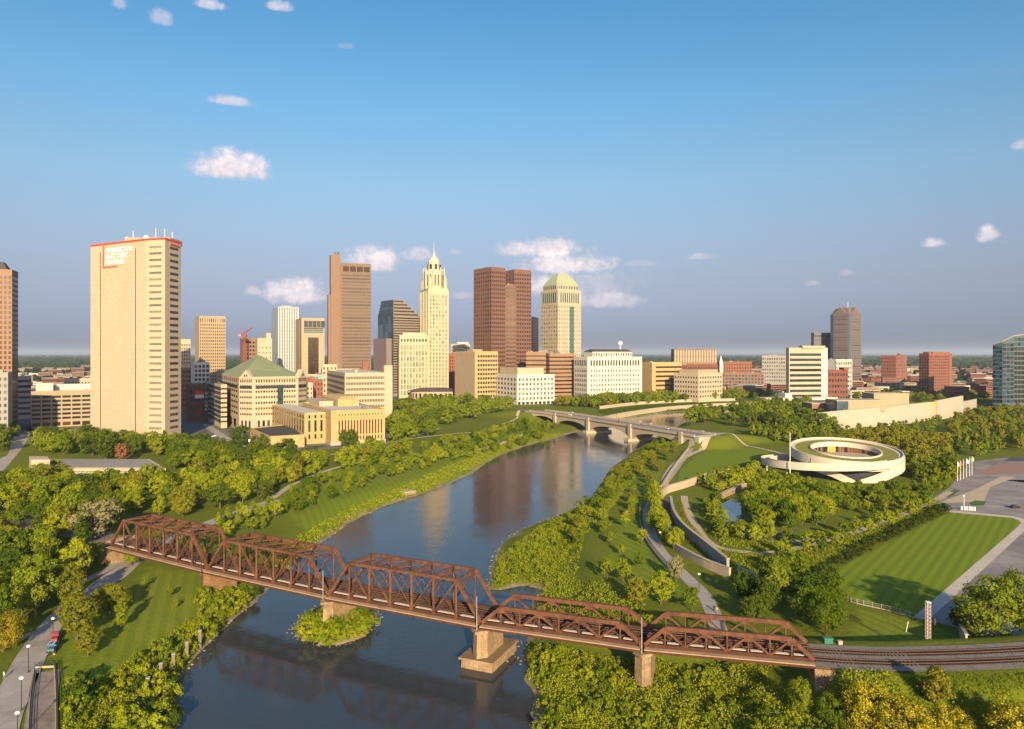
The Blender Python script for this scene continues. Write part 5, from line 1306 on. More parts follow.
# ------------------------------------------------------------------ quay wall, river walls
qw = thing('quay_wall', 'long curved sandy quay wall along the far bend of the river', 'wall', (0, 0, 0))
qp = [at(x, y, 0) + Vector((0, 4, 0)) for x, y in [(598, 424.5), (622, 419), (660, 413), (700, 409.5), (738, 407.5), (770, 405.5)]]
wall_mesh(qp, 1.2, 0, cream2, 'wall', qw, z0=-1.5, htop=6.0, step=6)
wall_mesh([p + Vector((0, .2, 0)) for p in qp], 2.2, 0, conc_warm, 'coping', qw, z0=6.0, htop=6.7, step=6)
wall_mesh([p + Vector((0, -2.5, 0)) for p in qp], 4.5, 0, conc_warm, 'lower_walk', qw, z0=-1.5, htop=.8, step=6)
t2 = thing('terrace_wall', 'low sandy terrace wall on the green slope behind the quay', 'wall', (0, 0, 0))
wall_mesh([at(x, y) for x, y in [(600, 409), (640, 404.5), (690, 402), (735, 401)]], 1.2, 3.5, conc_warm, 'wall', t2, step=6)
wall_mesh([at(x, y) for x, y in [(600, 409), (640, 404.5), (690, 402), (735, 401)]], 1.8, .5, cream2, 'coping', t2, z0=7.5, htop=8.0, step=6)

# ------------------------------------------------------------------ round memorial
MC = atd(845.5, 430); MC.z = GZ
mem = thing('round_memorial', 'round white concrete memorial with crossing bands and a planted ring roof', 'memorial', MC)
memw = pmat('white_architectural_concrete', (0.527, 0.459, 0.374), .85, .05, .15, streak=.15, panel=(5, 2.2, 0.05))
RO, RI = 30.5, 18.8
ZC = 13.7
def rim(th, r): return ZC + 3.3 * math.sin(th) * (r / RO)       # the ring tips up at the back
NS = 96
def annulus(r0, r1, dz0, dz1, m, name, flat=None):
    mb = MB()
    for k in range(NS):
        t0, t1 = 2*math.pi*k/NS, 2*math.pi*(k+1)/NS
        q = lambda r, th, dz: Vector((r*math.cos(th), r*math.sin(th), (rim(th, r) if flat is None else flat) + dz))
        mb.face([q(r0, t0, dz1), q(r1, t0, dz1), q(r1, t1, dz1), q(r0, t1, dz1)])
        mb.face([q(r1, t0, dz0), q(r0, t0, dz0), q(r0, t1, dz0), q(r1, t1, dz0)])
        mb.face([q(r1, t0, dz0), q(r1, t1, dz0), q(r1, t1, dz1), q(r1, t0, dz1)])
        mb.face([q(r0, t1, dz0), q(r0, t0, dz0), q(r0, t0, dz1), q(r0, t1, dz1)])
    return mb.build(name, m, mem)
annulus(RI + .7, RO - 2.7, -.6, .0, pmat('roof_meadow', (.17, .17, .03), 1, .3, .6), 'roof_garden')
annulus(RO - 2.7, RO - .6, -.6, .1, memw, 'roof_walk'); annulus(RO - .6, RO, -4.3, 1.1, memw, 'outer_band'); annulus(RI, RI + .7, -2.0, .8, memw, 'inner_band')
annulus(RI + .7, RO - .6, -1.4, -.61, memw, 'roof_slab')
annulus(.01, RI + 2, -.5, 0, pmat('pink_paving', (.40, .30, .24), .9, .08, .3), 'court_floor', flat=10.3)
dr_ = MB()
for k in range(NS):
    t0, t1 = 2*math.pi*k/NS, 2*math.pi*(k+1)/NS; r = RO - 4.5
    dr_.face([Vector((r*math.cos(t0), r*math.sin(t0), -.5)), Vector((r*math.cos(t1), r*math.sin(t1), -.5)), Vector((r*math.cos(t1), r*math.sin(t1), rim(t1, r) - 1.4)), Vector((r*math.cos(t0), r*math.sin(t0), rim(t0, r) - 1.4))])
dr_.build('glazed_drum', g_dark, mem)
fins = [pmat('timber_fin', (.16, .085, .04), .8, .1, 1), pmat('golden_fin', (.50, .30, .06), .7, .1, 1), dark_p]
fm = [MB(), MB(), MB()]
for k in range(72):
    th = 2*math.pi*k/72; r = RI + .35; c_ = Vector((r*math.cos(th), r*math.sin(th), 10.3)); tt = Vector((-math.sin(th), math.cos(th), 0))
    deg = math.degrees(th) % 360; w_ = 1 if 84 < deg < 100 else (0 if rnd.random() < .5 else 2)
    fm[w_].obox(c_ - tt * .75, tt * 1.5, Vector((-math.cos(th), -math.sin(th), 0)) * .2, UP * max(.4, rim(th, r) - 12.1))
for mb_, m_x, nm in zip(fm, fins, ('timber_screen', 'golden_screen', 'glass_screen')): mb_.build(nm, m_x if nm != 'glass_screen' else g_dark, mem)
def band(pts, h0, thick, name, m=memw):
    """curved upright band through (angle, radius, top height) points; h0 = (height at start, height at end)"""
    n = 40; mb = MB(); prev = None
    for k in range(n + 1):
        u = k / n * (len(pts) - 1); i = min(int(u), len(pts) - 2); f = u - i; f2 = f
        th = math.radians(pts[i][0] + (pts[i+1][0] - pts[i][0]) * f2); r = pts[i][1] + (pts[i+1][1] - pts[i][1]) * f2; z = pts[i][2] + (pts[i+1][2] - pts[i][2]) * f2
        hh = h0[0] + (h0[1] - h0[0]) * k / n
        q = [Vector((rr*math.cos(th), rr*math.sin(th), zz)) for rr, zz in ((r, z - hh), (r, z), (r - thick, z), (r - thick, z - hh))]
        if prev:
            for a in range(4): mb.face([prev[a], q[a], q[(a+1) % 4], prev[(a+1) % 4]])
        else: mb.face(q)
        prev = q
    mb.face(prev[::-1]); o = mb.build(name, m, mem)
    bm = bmesh.new(); bm.from_mesh(o.data); bmesh.ops.remove_doubles(bm, verts=bm.verts[:], dist=.001); bmesh.ops.recalc_face_normals(bm, faces=bm.faces[:]); bm.to_mesh(o.data); bm.free()
band([(-150, RO + .6, 9.5), (-128, RO + .7, 6.5), (-103, RO + .7, .6)], (4.5, 3.5), 1.2, 'crossing_band')
band([(-106, RO + .9, .8), (-85, RO + .9, 4.6), (-62, RO + .9, 8.6), (-35, RO + .6, 11.5), (-15, RO + .3, 12.6)], (4.2, 7.), 1.2, 'crossing_band')
band([(-40, RO + .4, 11.5), (-25, RO + .5, 10.2), (-12, RO + .6, 6), (-4, RO + .6, 0)], (3.5, 3), 1.2, 'crossing_band')
band([(-150, RO + .3, 11.5), (-120, RO + .5, 11), (-90, RO + .5, 10.4), (-60, RO + .4, 11)], (3.4, 3.4), 1.2, 'crossing_band')
# the ramp that swings out from the ring
rp = [(-70, 31.5, 10.9), (-95, 33.7, 10.4), (-120, 38.5, 9.8), (-142, 43.5, 9.2), (-160, 46.5, 8.8), (-178, 47, 8.3), (-196, 44, 7.6), (-212, 39, 7.0), (-226, 33.5, 6.4)]
rl = [Vector((r*math.cos(math.radians(a)), r*math.sin(math.radians(a)), z)) for a, r, z in rp]; ln = smooth_line(rl, 2); nn = sides(ln)
mb = MB(); prev = None
for p, n in zip(ln, nn):
    n = n if n.dot(Vector((p.x, p.y, 0))) > 0 else -n
    q = [p + n*2.4 - UP*2.6, p + n*2.4 + UP*1.2, p + n*2.0 + UP*1.0, p + n*2.0, p - n*2.0, p - n*2.0 + UP*1.0, p - n*2.4 + UP*1.0, p - n*2.4 - UP*2.2]
    if prev:
        for a in range(8): mb.face([prev[a], q[a], q[(a+1) % 8], prev[(a+1) % 8]])
    prev = q
o = mb.build('outer_ramp', memw, mem); bm = bmesh.new(); bm.from_mesh(o.data); bmesh.ops.remove_doubles(bm, verts=bm.verts[:], dist=.001); bmesh.ops.recalc_face_normals(bm, faces=bm.faces[:]); bm.to_mesh(o.data); bm.free()
for a in (-158, -175, -192):
    mb = MB(); r = 44 if a < -140 else 42; mb.cyl((r*math.cos(math.radians(a)), r*math.sin(math.radians(a))), .4, .4, -.5, 8, 8); mb.build('column', memw, mem)
p = atd(790, 405); o = thing('flagpole', 'single tall bare flagpole beside the round memorial', 'flagpole', (p.x, p.y, GZ))
mb = MB(); mb.tube([(0, 0, 0), (0, 0, 27)], [.28, .14]); mb.build('pole', white_p, o); mb = MB(); mb.cyl((0, 0), 1, .8, -.3, .6, 10); mb.build('base', conc, o)
for k, (px, py) in enumerate(((957.5, 481), (960.5, 480), (963.5, 479), (966.5, 477.5), (969.5, 476), (972, 475))):
    p = at(px, py); o = thing('flagpole', 'slim white flagpole with a hanging flag in the row of six by the car park', 'flagpole', (p.x, p.y, GZ), .3, 'row of flagpoles by the car park')
    mb = MB(); mb.tube([(0, 0, 0), (0, 0, 11)], [.16, .1]); mb.build('pole', white_p, o)
    mb = MB()
    for q in range(4): mb.face([(.1 + q*.35, .12 * math.sin(q*2 + k), 10.6 - q*.25), (.1 + (q+1)*.35, .12 * math.sin(q*2 + 2 + k), 10.35 - q*.25), (.1 + (q+1)*.35, .12 * math.sin(q*2 + 2 + k), 8.3 - q*.25), (.1 + q*.35, .12 * math.sin(q*2 + k), 8.5 - q*.2)])
    mb.build('flag', [pmat('flag_cloth_%s' % 'abcdef'[k], c, .9, .05, 1) for c in [((.55, .5, .5), (.4, .05, .05), (.05, .08, .3), (.6, .58, .55), (.08, .2, .1), (.6, .5, .45))[k]]], o)

# retaining walls of the memorial park
def rwall(label, px, h, thick, m=conc, name='retaining_wall', coping=True):
    o = thing(name, label, 'wall', (0, 0, 0)); pts = [at(x, y) for x, y in px]
    wall_mesh(pts, thick, h, m, 'wall', o, z0=GZ - .6)
    if coping:
        h2 = h if isinstance(h, tuple) else (h, h)
        line = smooth_line(pts, 2.5); nn = sides(line); mb = MB(); prev = None
        for i, (p, n) in enumerate(zip(line, nn)):
            z = GZ + h2[0] + (h2[1]-h2[0]) * i / (len(line)-1) + .004
            q = [Vector((p.x, p.y, z)) + n*(thick/2+.12), Vector((p.x, p.y, z+.22)) + n*(thick/2+.12), Vector((p.x, p.y, z+.22)) - n*(thick/2+.12), Vector((p.x, p.y, z)) - n*(thick/2+.12)]
            if prev:
                for a in range(4): mb.face([prev[a], q[a], q[(a+1) % 4], prev[(a+1) % 4]])
            else: mb.face(q)
            prev = q
        mb.face(prev[::-1]); mb.build('coping', cream2, o)
    return o
rwall('tall tan curved wall sweeping round the outside of the sunken road', [(659, 524), (658, 513), (659.5, 503), (663, 496.5), (669, 492.5), (684, 488), (700, 482.5), (716, 477), (729, 473)], (3.4, 3.8), 1.1, conc_warm)
rwall('stepped grey curved wall on the planted side of the sunken road', [(671, 504), (673, 516), (679, 528), (688, 538), (700, 548), (713, 559), (728, 572)], (3.6, 4.2), .9, grey_s)
rwall('lower tan wall above the strip of grass by the promenade', [(674, 549), (688, 558), (704, 567), (718, 573), (730, 578)], (2.2, 3.0), .8, conc_warm)
rwall('sandy rock wall curving round the head of the pond', [(714, 506), (718, 500.5), (726, 496), (734, 492.5), (740, 488.5), (746, 488)], (2.0, 2.4), 2.0, stone_m)
rwall('low pale wall running under the trees below the memorial grove', [(738, 572), (758, 580), (775, 588)], (1.6, 1.6), .8, conc_warm)
rwall('straight tan wall along the river side of the promenade near the arched bridge', [(661, 489), (672, 471), (686, 452), (696, 441)], (1.2, 1.2), .6, conc_warm)
fo = thing('railing', 'dark railing on a low wall along the outer edge of the promenade', 'railing', (0, 0, 0))
rpx = [(640, 505), (640, 520), (645, 537), (655, 553), (668, 568), (676, 575)]
pts = [at(x, y) for x, y in rpx]; wall_mesh(pts, .5, .6, conc, 'low_wall', fo, z0=GZ - .6)
line = smooth_line(pts, 2.2); mb = MB()
for p in line: mb.bar((p.x, p.y, GZ + .4), (p.x, p.y, GZ + 1.8), .12)
for z in (1.0, 1.4, 1.8):
    for a, b in zip(line, line[1:]): mb.bar((a.x, a.y, GZ + z), (b.x, b.y, GZ + z), .1)
mb.build('rails', dark_p, fo)
# ------------------------------------------------------------------ museum with the long curved wall
mp_ = [atd(x, d) for x, d in ((813, 655), (850, 685), (884, 712), (905, 735), (929, 765))]
mp2 = [atd(x, d) for x, d in ((936, 774), (948, 802), (962, 840))]
mus = thing('museum_building', 'long low museum with a sweeping pale curved wall and a gold panel', 'museum', (mp_[0].x, mp_[0].y, GZ)); MO = mp_[0]
loc = lambda L_: [p - MO for p in L_]
mwall = pmat('museum_limestone', (.41, .35, .28), .9, .05, .15, streak=.2, panel=(6, 3, .04)); wall_mesh(loc(mp_), 2.5, (21.6, 24.2), mwall, 'curved_wall', mus, z0=-5, step=5)
wall_mesh(loc(mp2), 2.5, (25.0, 26.4), mwall, 'curved_wall', mus, z0=-5, step=5)
wall_mesh(loc([mp_[-1] + Vector((1, 2, 0)), mp2[0] + Vector((-1, 2, 0))]), 2.0, 0, pmat('gold_panel', (.62, .38, .08), .5, .05, .2), 'gold_panel', mus, z0=-5, htop=19.3, step=3)
rf = MB(); pl = loc(mp_ + mp2); back = [p + Vector((55, 60, 0)) for p in pl[::-1]]; rf.prism([(p.x + 1.5, p.y + 1.5) for p in pl] + [(p.x, p.y) for p in back], -3, 14.5); rf.build('main_hall', conc, mus)
rf = MB(); rf.prism([(p.x + 3, p.y + 3) for p in pl] + [(p.x - 2, p.y - 2) for p in back], 14.5, 14.9); rf.build('roof', roof_g, mus)
for nm, px0, px1, dd, z1, m_ in (('roof_hall', 837, 848, 704, 28.5, g_blue), ('roof_hall', 848.3, 886, 706, 28.5, tan), ('roof_hall', 874, 909, 760, 32, tan), ('roof_hall', 812, 836, 735, 23.5, brickb)):
    a, b = atd(px0, dd) - MO, atd(px1, dd) - MO; mb = MB(); mb.box(a.x, b.x, a.y, a.y + 26, 14.95, z1 - GZ + .01 * px0 / 100); mb.build(nm, m_, mus)
    mb = MB(); mb.box(a.x - .4, b.x + .4, a.y - .4, a.y + 26.4, z1 - GZ + .02 * px0 / 100, z1 - GZ + .9); mb.build('roof_edge', conc_warm, mus)
# ------------------------------------------------------------------ vegetation
def leaf_mat(name, c0, c1, c2=None, trans=.16):
    m = bpy.data.materials.new(name); m.use_nodes = True; t = NT(m.node_tree); t.n.clear()
    oi = t.new('ShaderNodeObjectInfo'); geo = t.new('ShaderNodeNewGeometry')
    n = t.noise(geo.outputs['Position'], .55, 3, .6); n2 = t.noise(geo.outputs['Position'], 3.1, 2, .6)
    f = t.m('ADD', t.m('MULTIPLY', t.m('SUBTRACT', n, .5), 1.1), t.m('ADD', t.m('MULTIPLY', oi.outputs['Random'], .8), t.m('MULTIPLY', t.m('SUBTRACT', n2, .5), .7)), clamp=True)
    c = t.mix(f, c0, c1)
    if c2: c = t.mix(t.rng(n2, .47, .58, 0, 1), c, c2)
    d = t.new('ShaderNodeBsdfDiffuse'); tr = t.new('ShaderNodeBsdfTranslucent'); mx = t.new('ShaderNodeMixShader')
    t.l.new(c, d.inputs[0]); t.l.new(c, tr.inputs[0]); mx.inputs[0].default_value = trans
    t.l.new(d.outputs[0], mx.inputs[1]); t.l.new(tr.outputs[0], mx.inputs[2])
    o = t.new('ShaderNodeOutputMaterial'); t.l.new(mx.outputs[0], o.inputs[0]); return m
lv = {'far': leaf_mat('far_woods_leaves', (.016, .030, .012), (.040, .058, .020)),
      'green': leaf_mat('green_leaves', (.072, .118, .007), (.195, .232, .015)),
      'dark': leaf_mat('dark_green_leaves', (.040, .072, .008), (.112, .145, .013)),
      'bright': leaf_mat('bright_green_leaves', (.138, .185, .009), (.275, .290, .016)),
      'bronze': leaf_mat('bronze_green_leaves', (.120, .135, .013), (.222, .205, .019)),
      'gold': leaf_mat('golden_leaves', (.25, .21, .016), (.37, .29, .022)),
      'red': leaf_mat('reddish_leaves', (.28, .12, .06), (.34, .16, .08)),
      'silver': leaf_mat('silvery_leaves', (.17, .165, .07), (.25, .225, .11)),
      'blossom': leaf_mat('yellow_flecked_leaves', (.080, .112, .008), (.19, .19, .012), (.55, .42, .025)),
      'hedge': leaf_mat('hedge_leaves', (.030, .052, .008), (.078, .095, .010))}
bark = pmat('bark', (.10, .075, .055), .95, .25, 2.)
def leaf_cloud(C, R, n, size, rng, outward, flat=.85, lift=.15):
    """n leaf sprays on the shells of clumps at C with radii R; returns verts, quads"""
    k = rng.integers(0, len(C), n)
    d = rng.normal(size=(n, 3)); d /= np.linalg.norm(d, axis=1)[:, None]
    o = C[k] - outward; o /= (np.linalg.norm(o, axis=1)[:, None] + 1e-6)
    d = d + o * .75 + np.array([0, 0, lift]); d /= np.linalg.norm(d, axis=1)[:, None]
    p = C[k] + d * (R[k] * np.where(rng.random(n) < .16, rng.uniform(1.0, 1.55, n), rng.uniform(.5, 1.05, n)))[:, None] * np.array([1, 1, flat])
    nn = d + np.array([.08, -.30, .22]) * 0 + rng.normal(size=(n, 3)) * .38; nn /= np.linalg.norm(nn, axis=1)[:, None]
    a = np.cross(nn, rng.normal(size=(n, 3))); a /= (np.linalg.norm(a, axis=1)[:, None] + 1e-6); b = np.cross(nn, a)
    s = size * rng.uniform(.5, 1.2, n)[:, None]
    a *= s; b *= s * .62
    V = np.stack([p - a, p - b, p + a, p + b], 1).reshape(-1, 3)
    return V, np.arange(4 * n).reshape(n, 4)
def crown(name, shape, H, rx, base, ncl, nlf, leaf, seed):
    r = np.random.default_rng(seed); zc = (base + H) / 2; rz = (H - base) / 2
    C = []
    while len(C) < ncl:
        q = r.uniform(-1, 1, 3); l = np.linalg.norm(q)
        if l > 1 or l < .35: continue
        w_ = 1.0
        if shape == 'cone': w_ = max(.12, .95 - .8 * (q[2] + 1) / 2)
        if shape == 'oval': w_ = .9 - .35 * max(0, q[2])
        if shape == 'flat' and q[2] < -.5: continue
        C.append((q[0] * rx * w_ * .86, q[1] * rx * w_ * .86, zc + q[2] * rz * .86))
    C = np.array(C); sz = r.uniform(.55, 1.45, ncl)
    R = rx * (.25 if shape != 'cone' else .23) * sz
    if shape == 'cone': R *= np.clip(1.25 - (C[:, 2] - base) / (H - base), .35, 1)
    V, Q = leaf_cloud(C, R, nlf, leaf, r, np.array([0, 0, zc - rz * .3]))
    return arr_mesh(name, V, Q)
def trunk_mesh(H, r0, seed, fork=True):
    q = random.Random(seed); mb = MB(); h1 = H * .45
    mb.tube([(0, 0, -.4), (q.uniform(-.1, .1), q.uniform(-.1, .1), h1 * .6), (q.uniform(-.2, .2), q.uniform(-.2, .2), h1), (0, 0, H * .8)], [r0, r0 * .75, r0 * .6, r0 * .15])
    if fork:
        for k in range(5):
            a = k * 1.3 + q.random(); z0 = h1 * q.uniform(.6, 1.1); L = H * .28
            mb.tube([(0, 0, z0), (math.cos(a) * L * .5, math.sin(a) * L * .5, z0 + L * .45), (math.cos(a) * L, math.sin(a) * L, z0 + L * .95)], [r0 * .4, r0 * .25, r0 * .08], 5)
    me = mb.mesh('trunk'); me.materials.append(bark); return me
KINDS = {}
def kind(key, shape, H, rx, base, ncl, nlf, leaf, n, trunk_r=.3):
    KINDS[key] = [(crown('crown', shape, H, rx, base, ncl, nlf, leaf, 100 * len(KINDS) + k), trunk_mesh(H, trunk_r, k + 7)) for k in range(n)]
kind('round', 'round', 10, 5.0, 1.6, 64, 5200, .34, 5)
kind('oval', 'oval', 10, 3.6, 1.3, 54, 4000, .30, 4)
kind('cone', 'cone', 10, 3.3, 1.0, 60, 4000, .28, 3, .25)
kind('young', 'oval', 6, 2.0, 1.2, 32, 1700, .21, 4, .12)
kind('bush', 'flat', 2.6, 1.7, -.5, 22, 1000, .18, 5, .06)
kind('loose', 'round', 10, 4.6, 1.4, 40, 3200, .30, 4)
kind('tall', 'oval', 10, 2.6, .6, 80, 8000, .19, 3, .2)
kind('big', 'round', 10, 4.7, .9, 90, 9500, .20, 3)
MESHES = {}
def leafed(me, col):
    k = (me.name, col)
    if k not in MESHES:
        c = me.copy(); c.materials.clear(); c.materials.append(lv[col]); MESHES[k] = c
    return MESHES[k]
TREECOUNT = {}
PLACED = []
QUEUE = []
def plant(name, label, cat, kd, col, x, y, h, group=None, z=None, wide=1.0):
    QUEUE.append((name, label, cat, kd, col, x, y, h, group, z, wide)); PLACED.append((x, y))
def set_out(name, label, cat, kd, col, x, y, h, group=None, z=None, wide=1.0):
    var = KINDS[kd][rnd.randrange(len(KINDS[kd]))]
    H0 = {'young': 6, 'bush': 2.6}.get(kd, 10)
    o = link(name, None); zz = gz(x, y) if z is None else z
    o.location = (x, y, zz); o.rotation_euler = (0, 0, rnd.uniform(0, 6.28)); s = h / H0
    o.scale = (s * wide * rnd.uniform(.78, 1.22), s * wide * rnd.uniform(.78, 1.22), s * rnd.uniform(.9, 1.1))
    tag(o, label, cat, group)
    link('crown', leafed(var[0], col), o); 
    if kd != 'bush': link('trunk', var[1], o)
    else: link('stem', var[1], o)
    TREECOUNT[name] = TREECOUNT.get(name, 0) + 1
    return o
PATHS = [([at(x, y) for x, y in p], w_) for p, w_ in (
    ([(-5, 745), (18, 685), (32, 656), (52, 627), (75, 604), (98, 588), (118, 575), (132, 562), (152, 548), (190, 531), (232, 515), (276, 500), (340, 467), (421, 456), (500, 443), (540, 426)], 4.5),
    ([(40, 729), (47, 672)], 4.5),
    ([(700, 438), (689, 451), (664, 484), (648, 512), (659, 549), (688, 579), (711, 608), (722, 640)], 4.2),
    ([(815, 660), (1024, 655)], 0.1),
    ([(684, 496), (693, 521), (718, 547.5), (768, 553), (830, 540), (905, 514), (950, 492)], 3.4))]
PATHS.append(([(p.x, p.y + 4.2) for p in RIGHT_RAIL], 13.5))
BLD = []
for o in COL.objects:
    if o.parent is None and o.get('category') in ('tower', 'building', 'garage', 'hall', 'house', 'court house', 'museum', 'spire'): BLD.append((o.location.x, o.location.y))
AVOID = [(MC.x, MC.y, 36), (MC.x - 2, MC.y - 22, 34), (sup2[4].x, sup2[4].y - 5, 8)]
def scatter(px, space, n_max=400, avoid_paths=True, z=GZ, jit=1.0, minz=.25):
    W_ = [at(x, y, z) for x, y in px]; xs = [p.x for p in W_]; ys = [p.y for p in W_]
    area = (max(xs) - min(xs)) * (max(ys) - min(ys)); tries = int(area / space ** 2 * 9) + 60
    X = nrg.uniform(min(xs), max(xs), tries); Y = nrg.uniform(min(ys), max(ys), tries)
    ok = in_poly(X, Y, [(p.x, p.y) for p in W_])
    if avoid_paths:
        for pl_, w_ in PATHS: ok &= seg_dist(X, Y, pl_, False) > w_
    for ax, ay, r in AVOID: ok &= np.hypot(X - ax, Y - ay) > r
    ok &= ground(X, Y) > minz
    X, Y = X[ok], Y[ok]; out = []
    grid = {}
    for x, y in zip(X, Y):
        k = (int(x // space), int(y // space))
        if any((x - a) ** 2 + (y - b) ** 2 < space ** 2 for i in (-1, 0, 1) for j in (-1, 0, 1) for a, b in grid.get((k[0]+i, k[1]+j), ())): continue
        grid.setdefault(k, []).append((x, y)); out.append((float(x), float(y)))
        if len(out) >= n_max: break
    return out
def grove(name, label, px, space, kinds, hr, group, wide=1.0, cat='tree', n_max=400, avoid_paths=True, wild=False):
    for x, y in scatter(px, space, n_max, avoid_paths):
        kd, col = rnd.choice(kinds)
        if wild:                                            # wild growth: heights and colours drift over the ground, with bare gaps
            w_ = float(hash_noise(np.array([x]), np.array([y]), 5.3)[0]) + .5 * float(hash_noise(np.array([x + 40]), np.array([y]), 2.1)[0])
            if w_ < -.75 + rnd.random() * .3: continue
            kd, col = kinds[min(len(kinds) - 1, int((w_ + 1.3 + rnd.uniform(-.5, .5)) / 2.6 * len(kinds)) if w_ > -1.3 else 0)]
            plant(name, label, cat, kd, col, x, y, hr[0] + (hr[1] - hr[0]) * min(1, max(0, (w_ + 1) / 2 + rnd.uniform(-.25, .35))), group, wide=wide * rnd.uniform(.75, 1.25)); continue
        plant(name, label, cat, kd, col, x, y, rnd.uniform(*hr), group, wide=wide * rnd.uniform(.9, 1.15))

# --- single trees one can point at
def one(label, px, py, kd, col, h, wide=1.0, name='tree'): p = at(px, py); return plant(name, label, 'tree', kd, col, p.x, p.y, h, wide=wide)
one('golden yellow tree standing out in the dense wood at the picture edge', 24, 520, 'big', 'gold', 13)
one('big dark domed tree in front of the travertine tower foot', 106, 459, 'round', 'dark', 22, .95)
one('small reddish leaved tree before the travertine tower', 122, 462, 'oval', 'red', 14)
one('bright yellow green tree at the corner of the travertine tower', 158, 456, 'oval', 'bright', 14)
one('pale silvery leaved tree by the land end of the truss bridge', 94, 556, 'loose', 'silver', 15)
one('tall narrow tree beside the near path, first of its clump', 72, 612, 'tall', 'bronze', 16)
one('tall tree in the clump where the path bends, behind the two carts', 77, 640, 'tall', 'bronze', 14, 1.1)
one('rounded brownish tree with a clear trunk on the lawn by the path clump', 88, 656, 'tall', 'bronze', 8.5, 1.35)
one('small dense tree on the lawn behind the path clump', 110, 614, 'round', 'bronze', 8.5)
one('yellow green young tree on the lawn facing the path clump', 121, 629, 'tall', 'bright', 8, 1.1)
one('small bright round tree beside the truss bridge abutment', 131, 566, 'oval', 'bright', 7)
one('thin young tree on the mown lawn nearest the bridge abutment', 145, 588, 'young', 'bright', 4.5)
one('thin young tree alone in the middle of the mown lawn', 170, 598, 'young', 'bright', 4)
one('low bright young tree at the bushy edge of the mown lawn', 177, 606, 'young', 'bright', 3)
one('orange tinged tree leaning in at the picture edge above the side path', 3, 652, 'big', 'gold', 9)
one('tall dark conical tree nearest the picture edge by the path', 4, 640, 'cone', 'green', 17)
one('dark conical tree beside the lamp post at the path bend', 41, 606, 'cone', 'green', 15)
one('dark conical tree standing between the two paths in the wood', 22, 615, 'cone', 'dark', 13)
one('lone small tree beside the near ramp railing', 70, 695, 'young', 'green', 5)
one('small leaning tree on the grass left of the river bushes', 82, 712, 'young', 'green', 6)
one('dark round tree in front of the golden stone hall windows', 349, 449, 'round', 'dark', 13, 1.15)
one('broad tree at the corner of the golden stone hall facing the river bridge', 370, 447, 'round', 'green', 8)
one('dark round tree between the green roofed hall and the golden annex', 241, 447, 'round', 'dark', 15)
one('narrow tree against the blank annex of the golden stone hall', 262, 455, 'oval', 'dark', 15)
one('big tree beside the white decked garage', 372, 420, 'round', 'dark', 20, 1.2)
one('large lone tree at the lawn fence by the truss bridge end', 826, 636, 'big', 'green', 11.5, 1.0)
one('huge full crowned tree at the car park corner above the tracks', 992, 645, 'big', 'green', 17, 1.0)
one('big tree behind the full crowned one at the picture edge', 1026, 640, 'big', 'green', 16)
one('dark shrubby tree at the foot of the full crowned tree', 966, 634, 'round', 'dark', 7)
one('yellow green topped tree on the bank above the truss bridge, middle one', 623, 583, 'young', 'bright', 8, 1.25)
one('yellow green topped tree on the bank above the truss bridge, river side one', 607, 581, 'young', 'bright', 7)
one('yellow green topped tree beside the promenade above the truss bridge', 661, 604, 'oval', 'bright', 9, 1.1)
one('dull green tree between the two yellow green topped ones', 637, 606, 'oval', 'bronze', 8)
one('pale tree on the promenade edge above the pony trusses', 676, 582, 'oval', 'silver', 8)
one('bushy tree screening the promenade beside the bridge', 692, 612, 'young', 'green', 8, 1.2)
for lb, px, py, kd, col, h in (('yellow flecked tree below the tracks, tallest of the flecked ones', 868, 736, 'big', 'blossom', 9.5), ('yellow flecked tree lowest in the picture', 905, 752, 'big', 'blossom', 10), ('yellow flecked tree by the grassy slope below the tracks', 950, 752, 'big', 'blossom', 8),
                               ('grey green tree rising in front of the tracks', 938, 722, 'oval', 'bronze', 8), ('leafy tree at the picture corner below the tracks', 1016, 748, 'big', 'blossom', 10), ('round green tree under the last bridge span', 800, 716, 'big', 'green', 7), ('green tree between the last bridge span and the flecked trees', 834, 728, 'big', 'green', 7)):
    p = at(px, py); plant('tree', lb, 'tree', kd, col, p.x, p.y, h)
# --- groves
G = 'green'
grove('tree', 'leafy tree in the dense wood at the picture edge beside the near path', [(-40, 505), (50, 482), (100, 500), (110, 540), (88, 570), (60, 600), (38, 622), (20, 606), (-40, 640)], 8.5, [('round', G), ('round', 'dark'), ('oval', 'bright'), ('cone', 'dark'), ('loose', 'green'), ('loose', 'bronze'), ('round', 'bright')], (9, 14), 'trees of the dense wood by the near path')
grove('tree', 'round tree in the broad belt between the truss bridge and the flat annex', [(-40, 496), (0, 488), (120, 486), (175, 484), (215, 470), (240, 466), (300, 468), (300, 486), (262, 500), (222, 512), (170, 522), (118, 510), (60, 478), (0, 500)], 9.5, [('round', G), ('round', 'bronze'), ('round', 'bright'), ('oval', 'bright'), ('round', G), ('loose', 'dark')], (8, 12), 'trees of the belt behind the truss bridge', n_max=70)
grove('tree', 'tree in the dense row along the downtown street near the golden hall', [(172, 470), (180, 448), (235, 456), (290, 460), (300, 466), (230, 472)], 10, [('round', G), ('round', 'dark')], (10, 13), 'street trees near the golden hall')
grove('tree', 'tree in the thicket between the flat annex and the travertine tower', [(32, 452), (40, 440), (150, 446), (178, 450), (165, 456), (60, 456)], 11, [('round', G), ('round', 'dark'), ('cone', 'dark')], (11, 15), 'thicket below the travertine tower')
grove('tree', 'shaded tree at the picture edge below the peach tower', [(-30, 450), (-30, 425), (8, 424), (14, 440), (0, 452)], 11, [('round', 'dark')], (10, 14), 'trees below the peach tower')
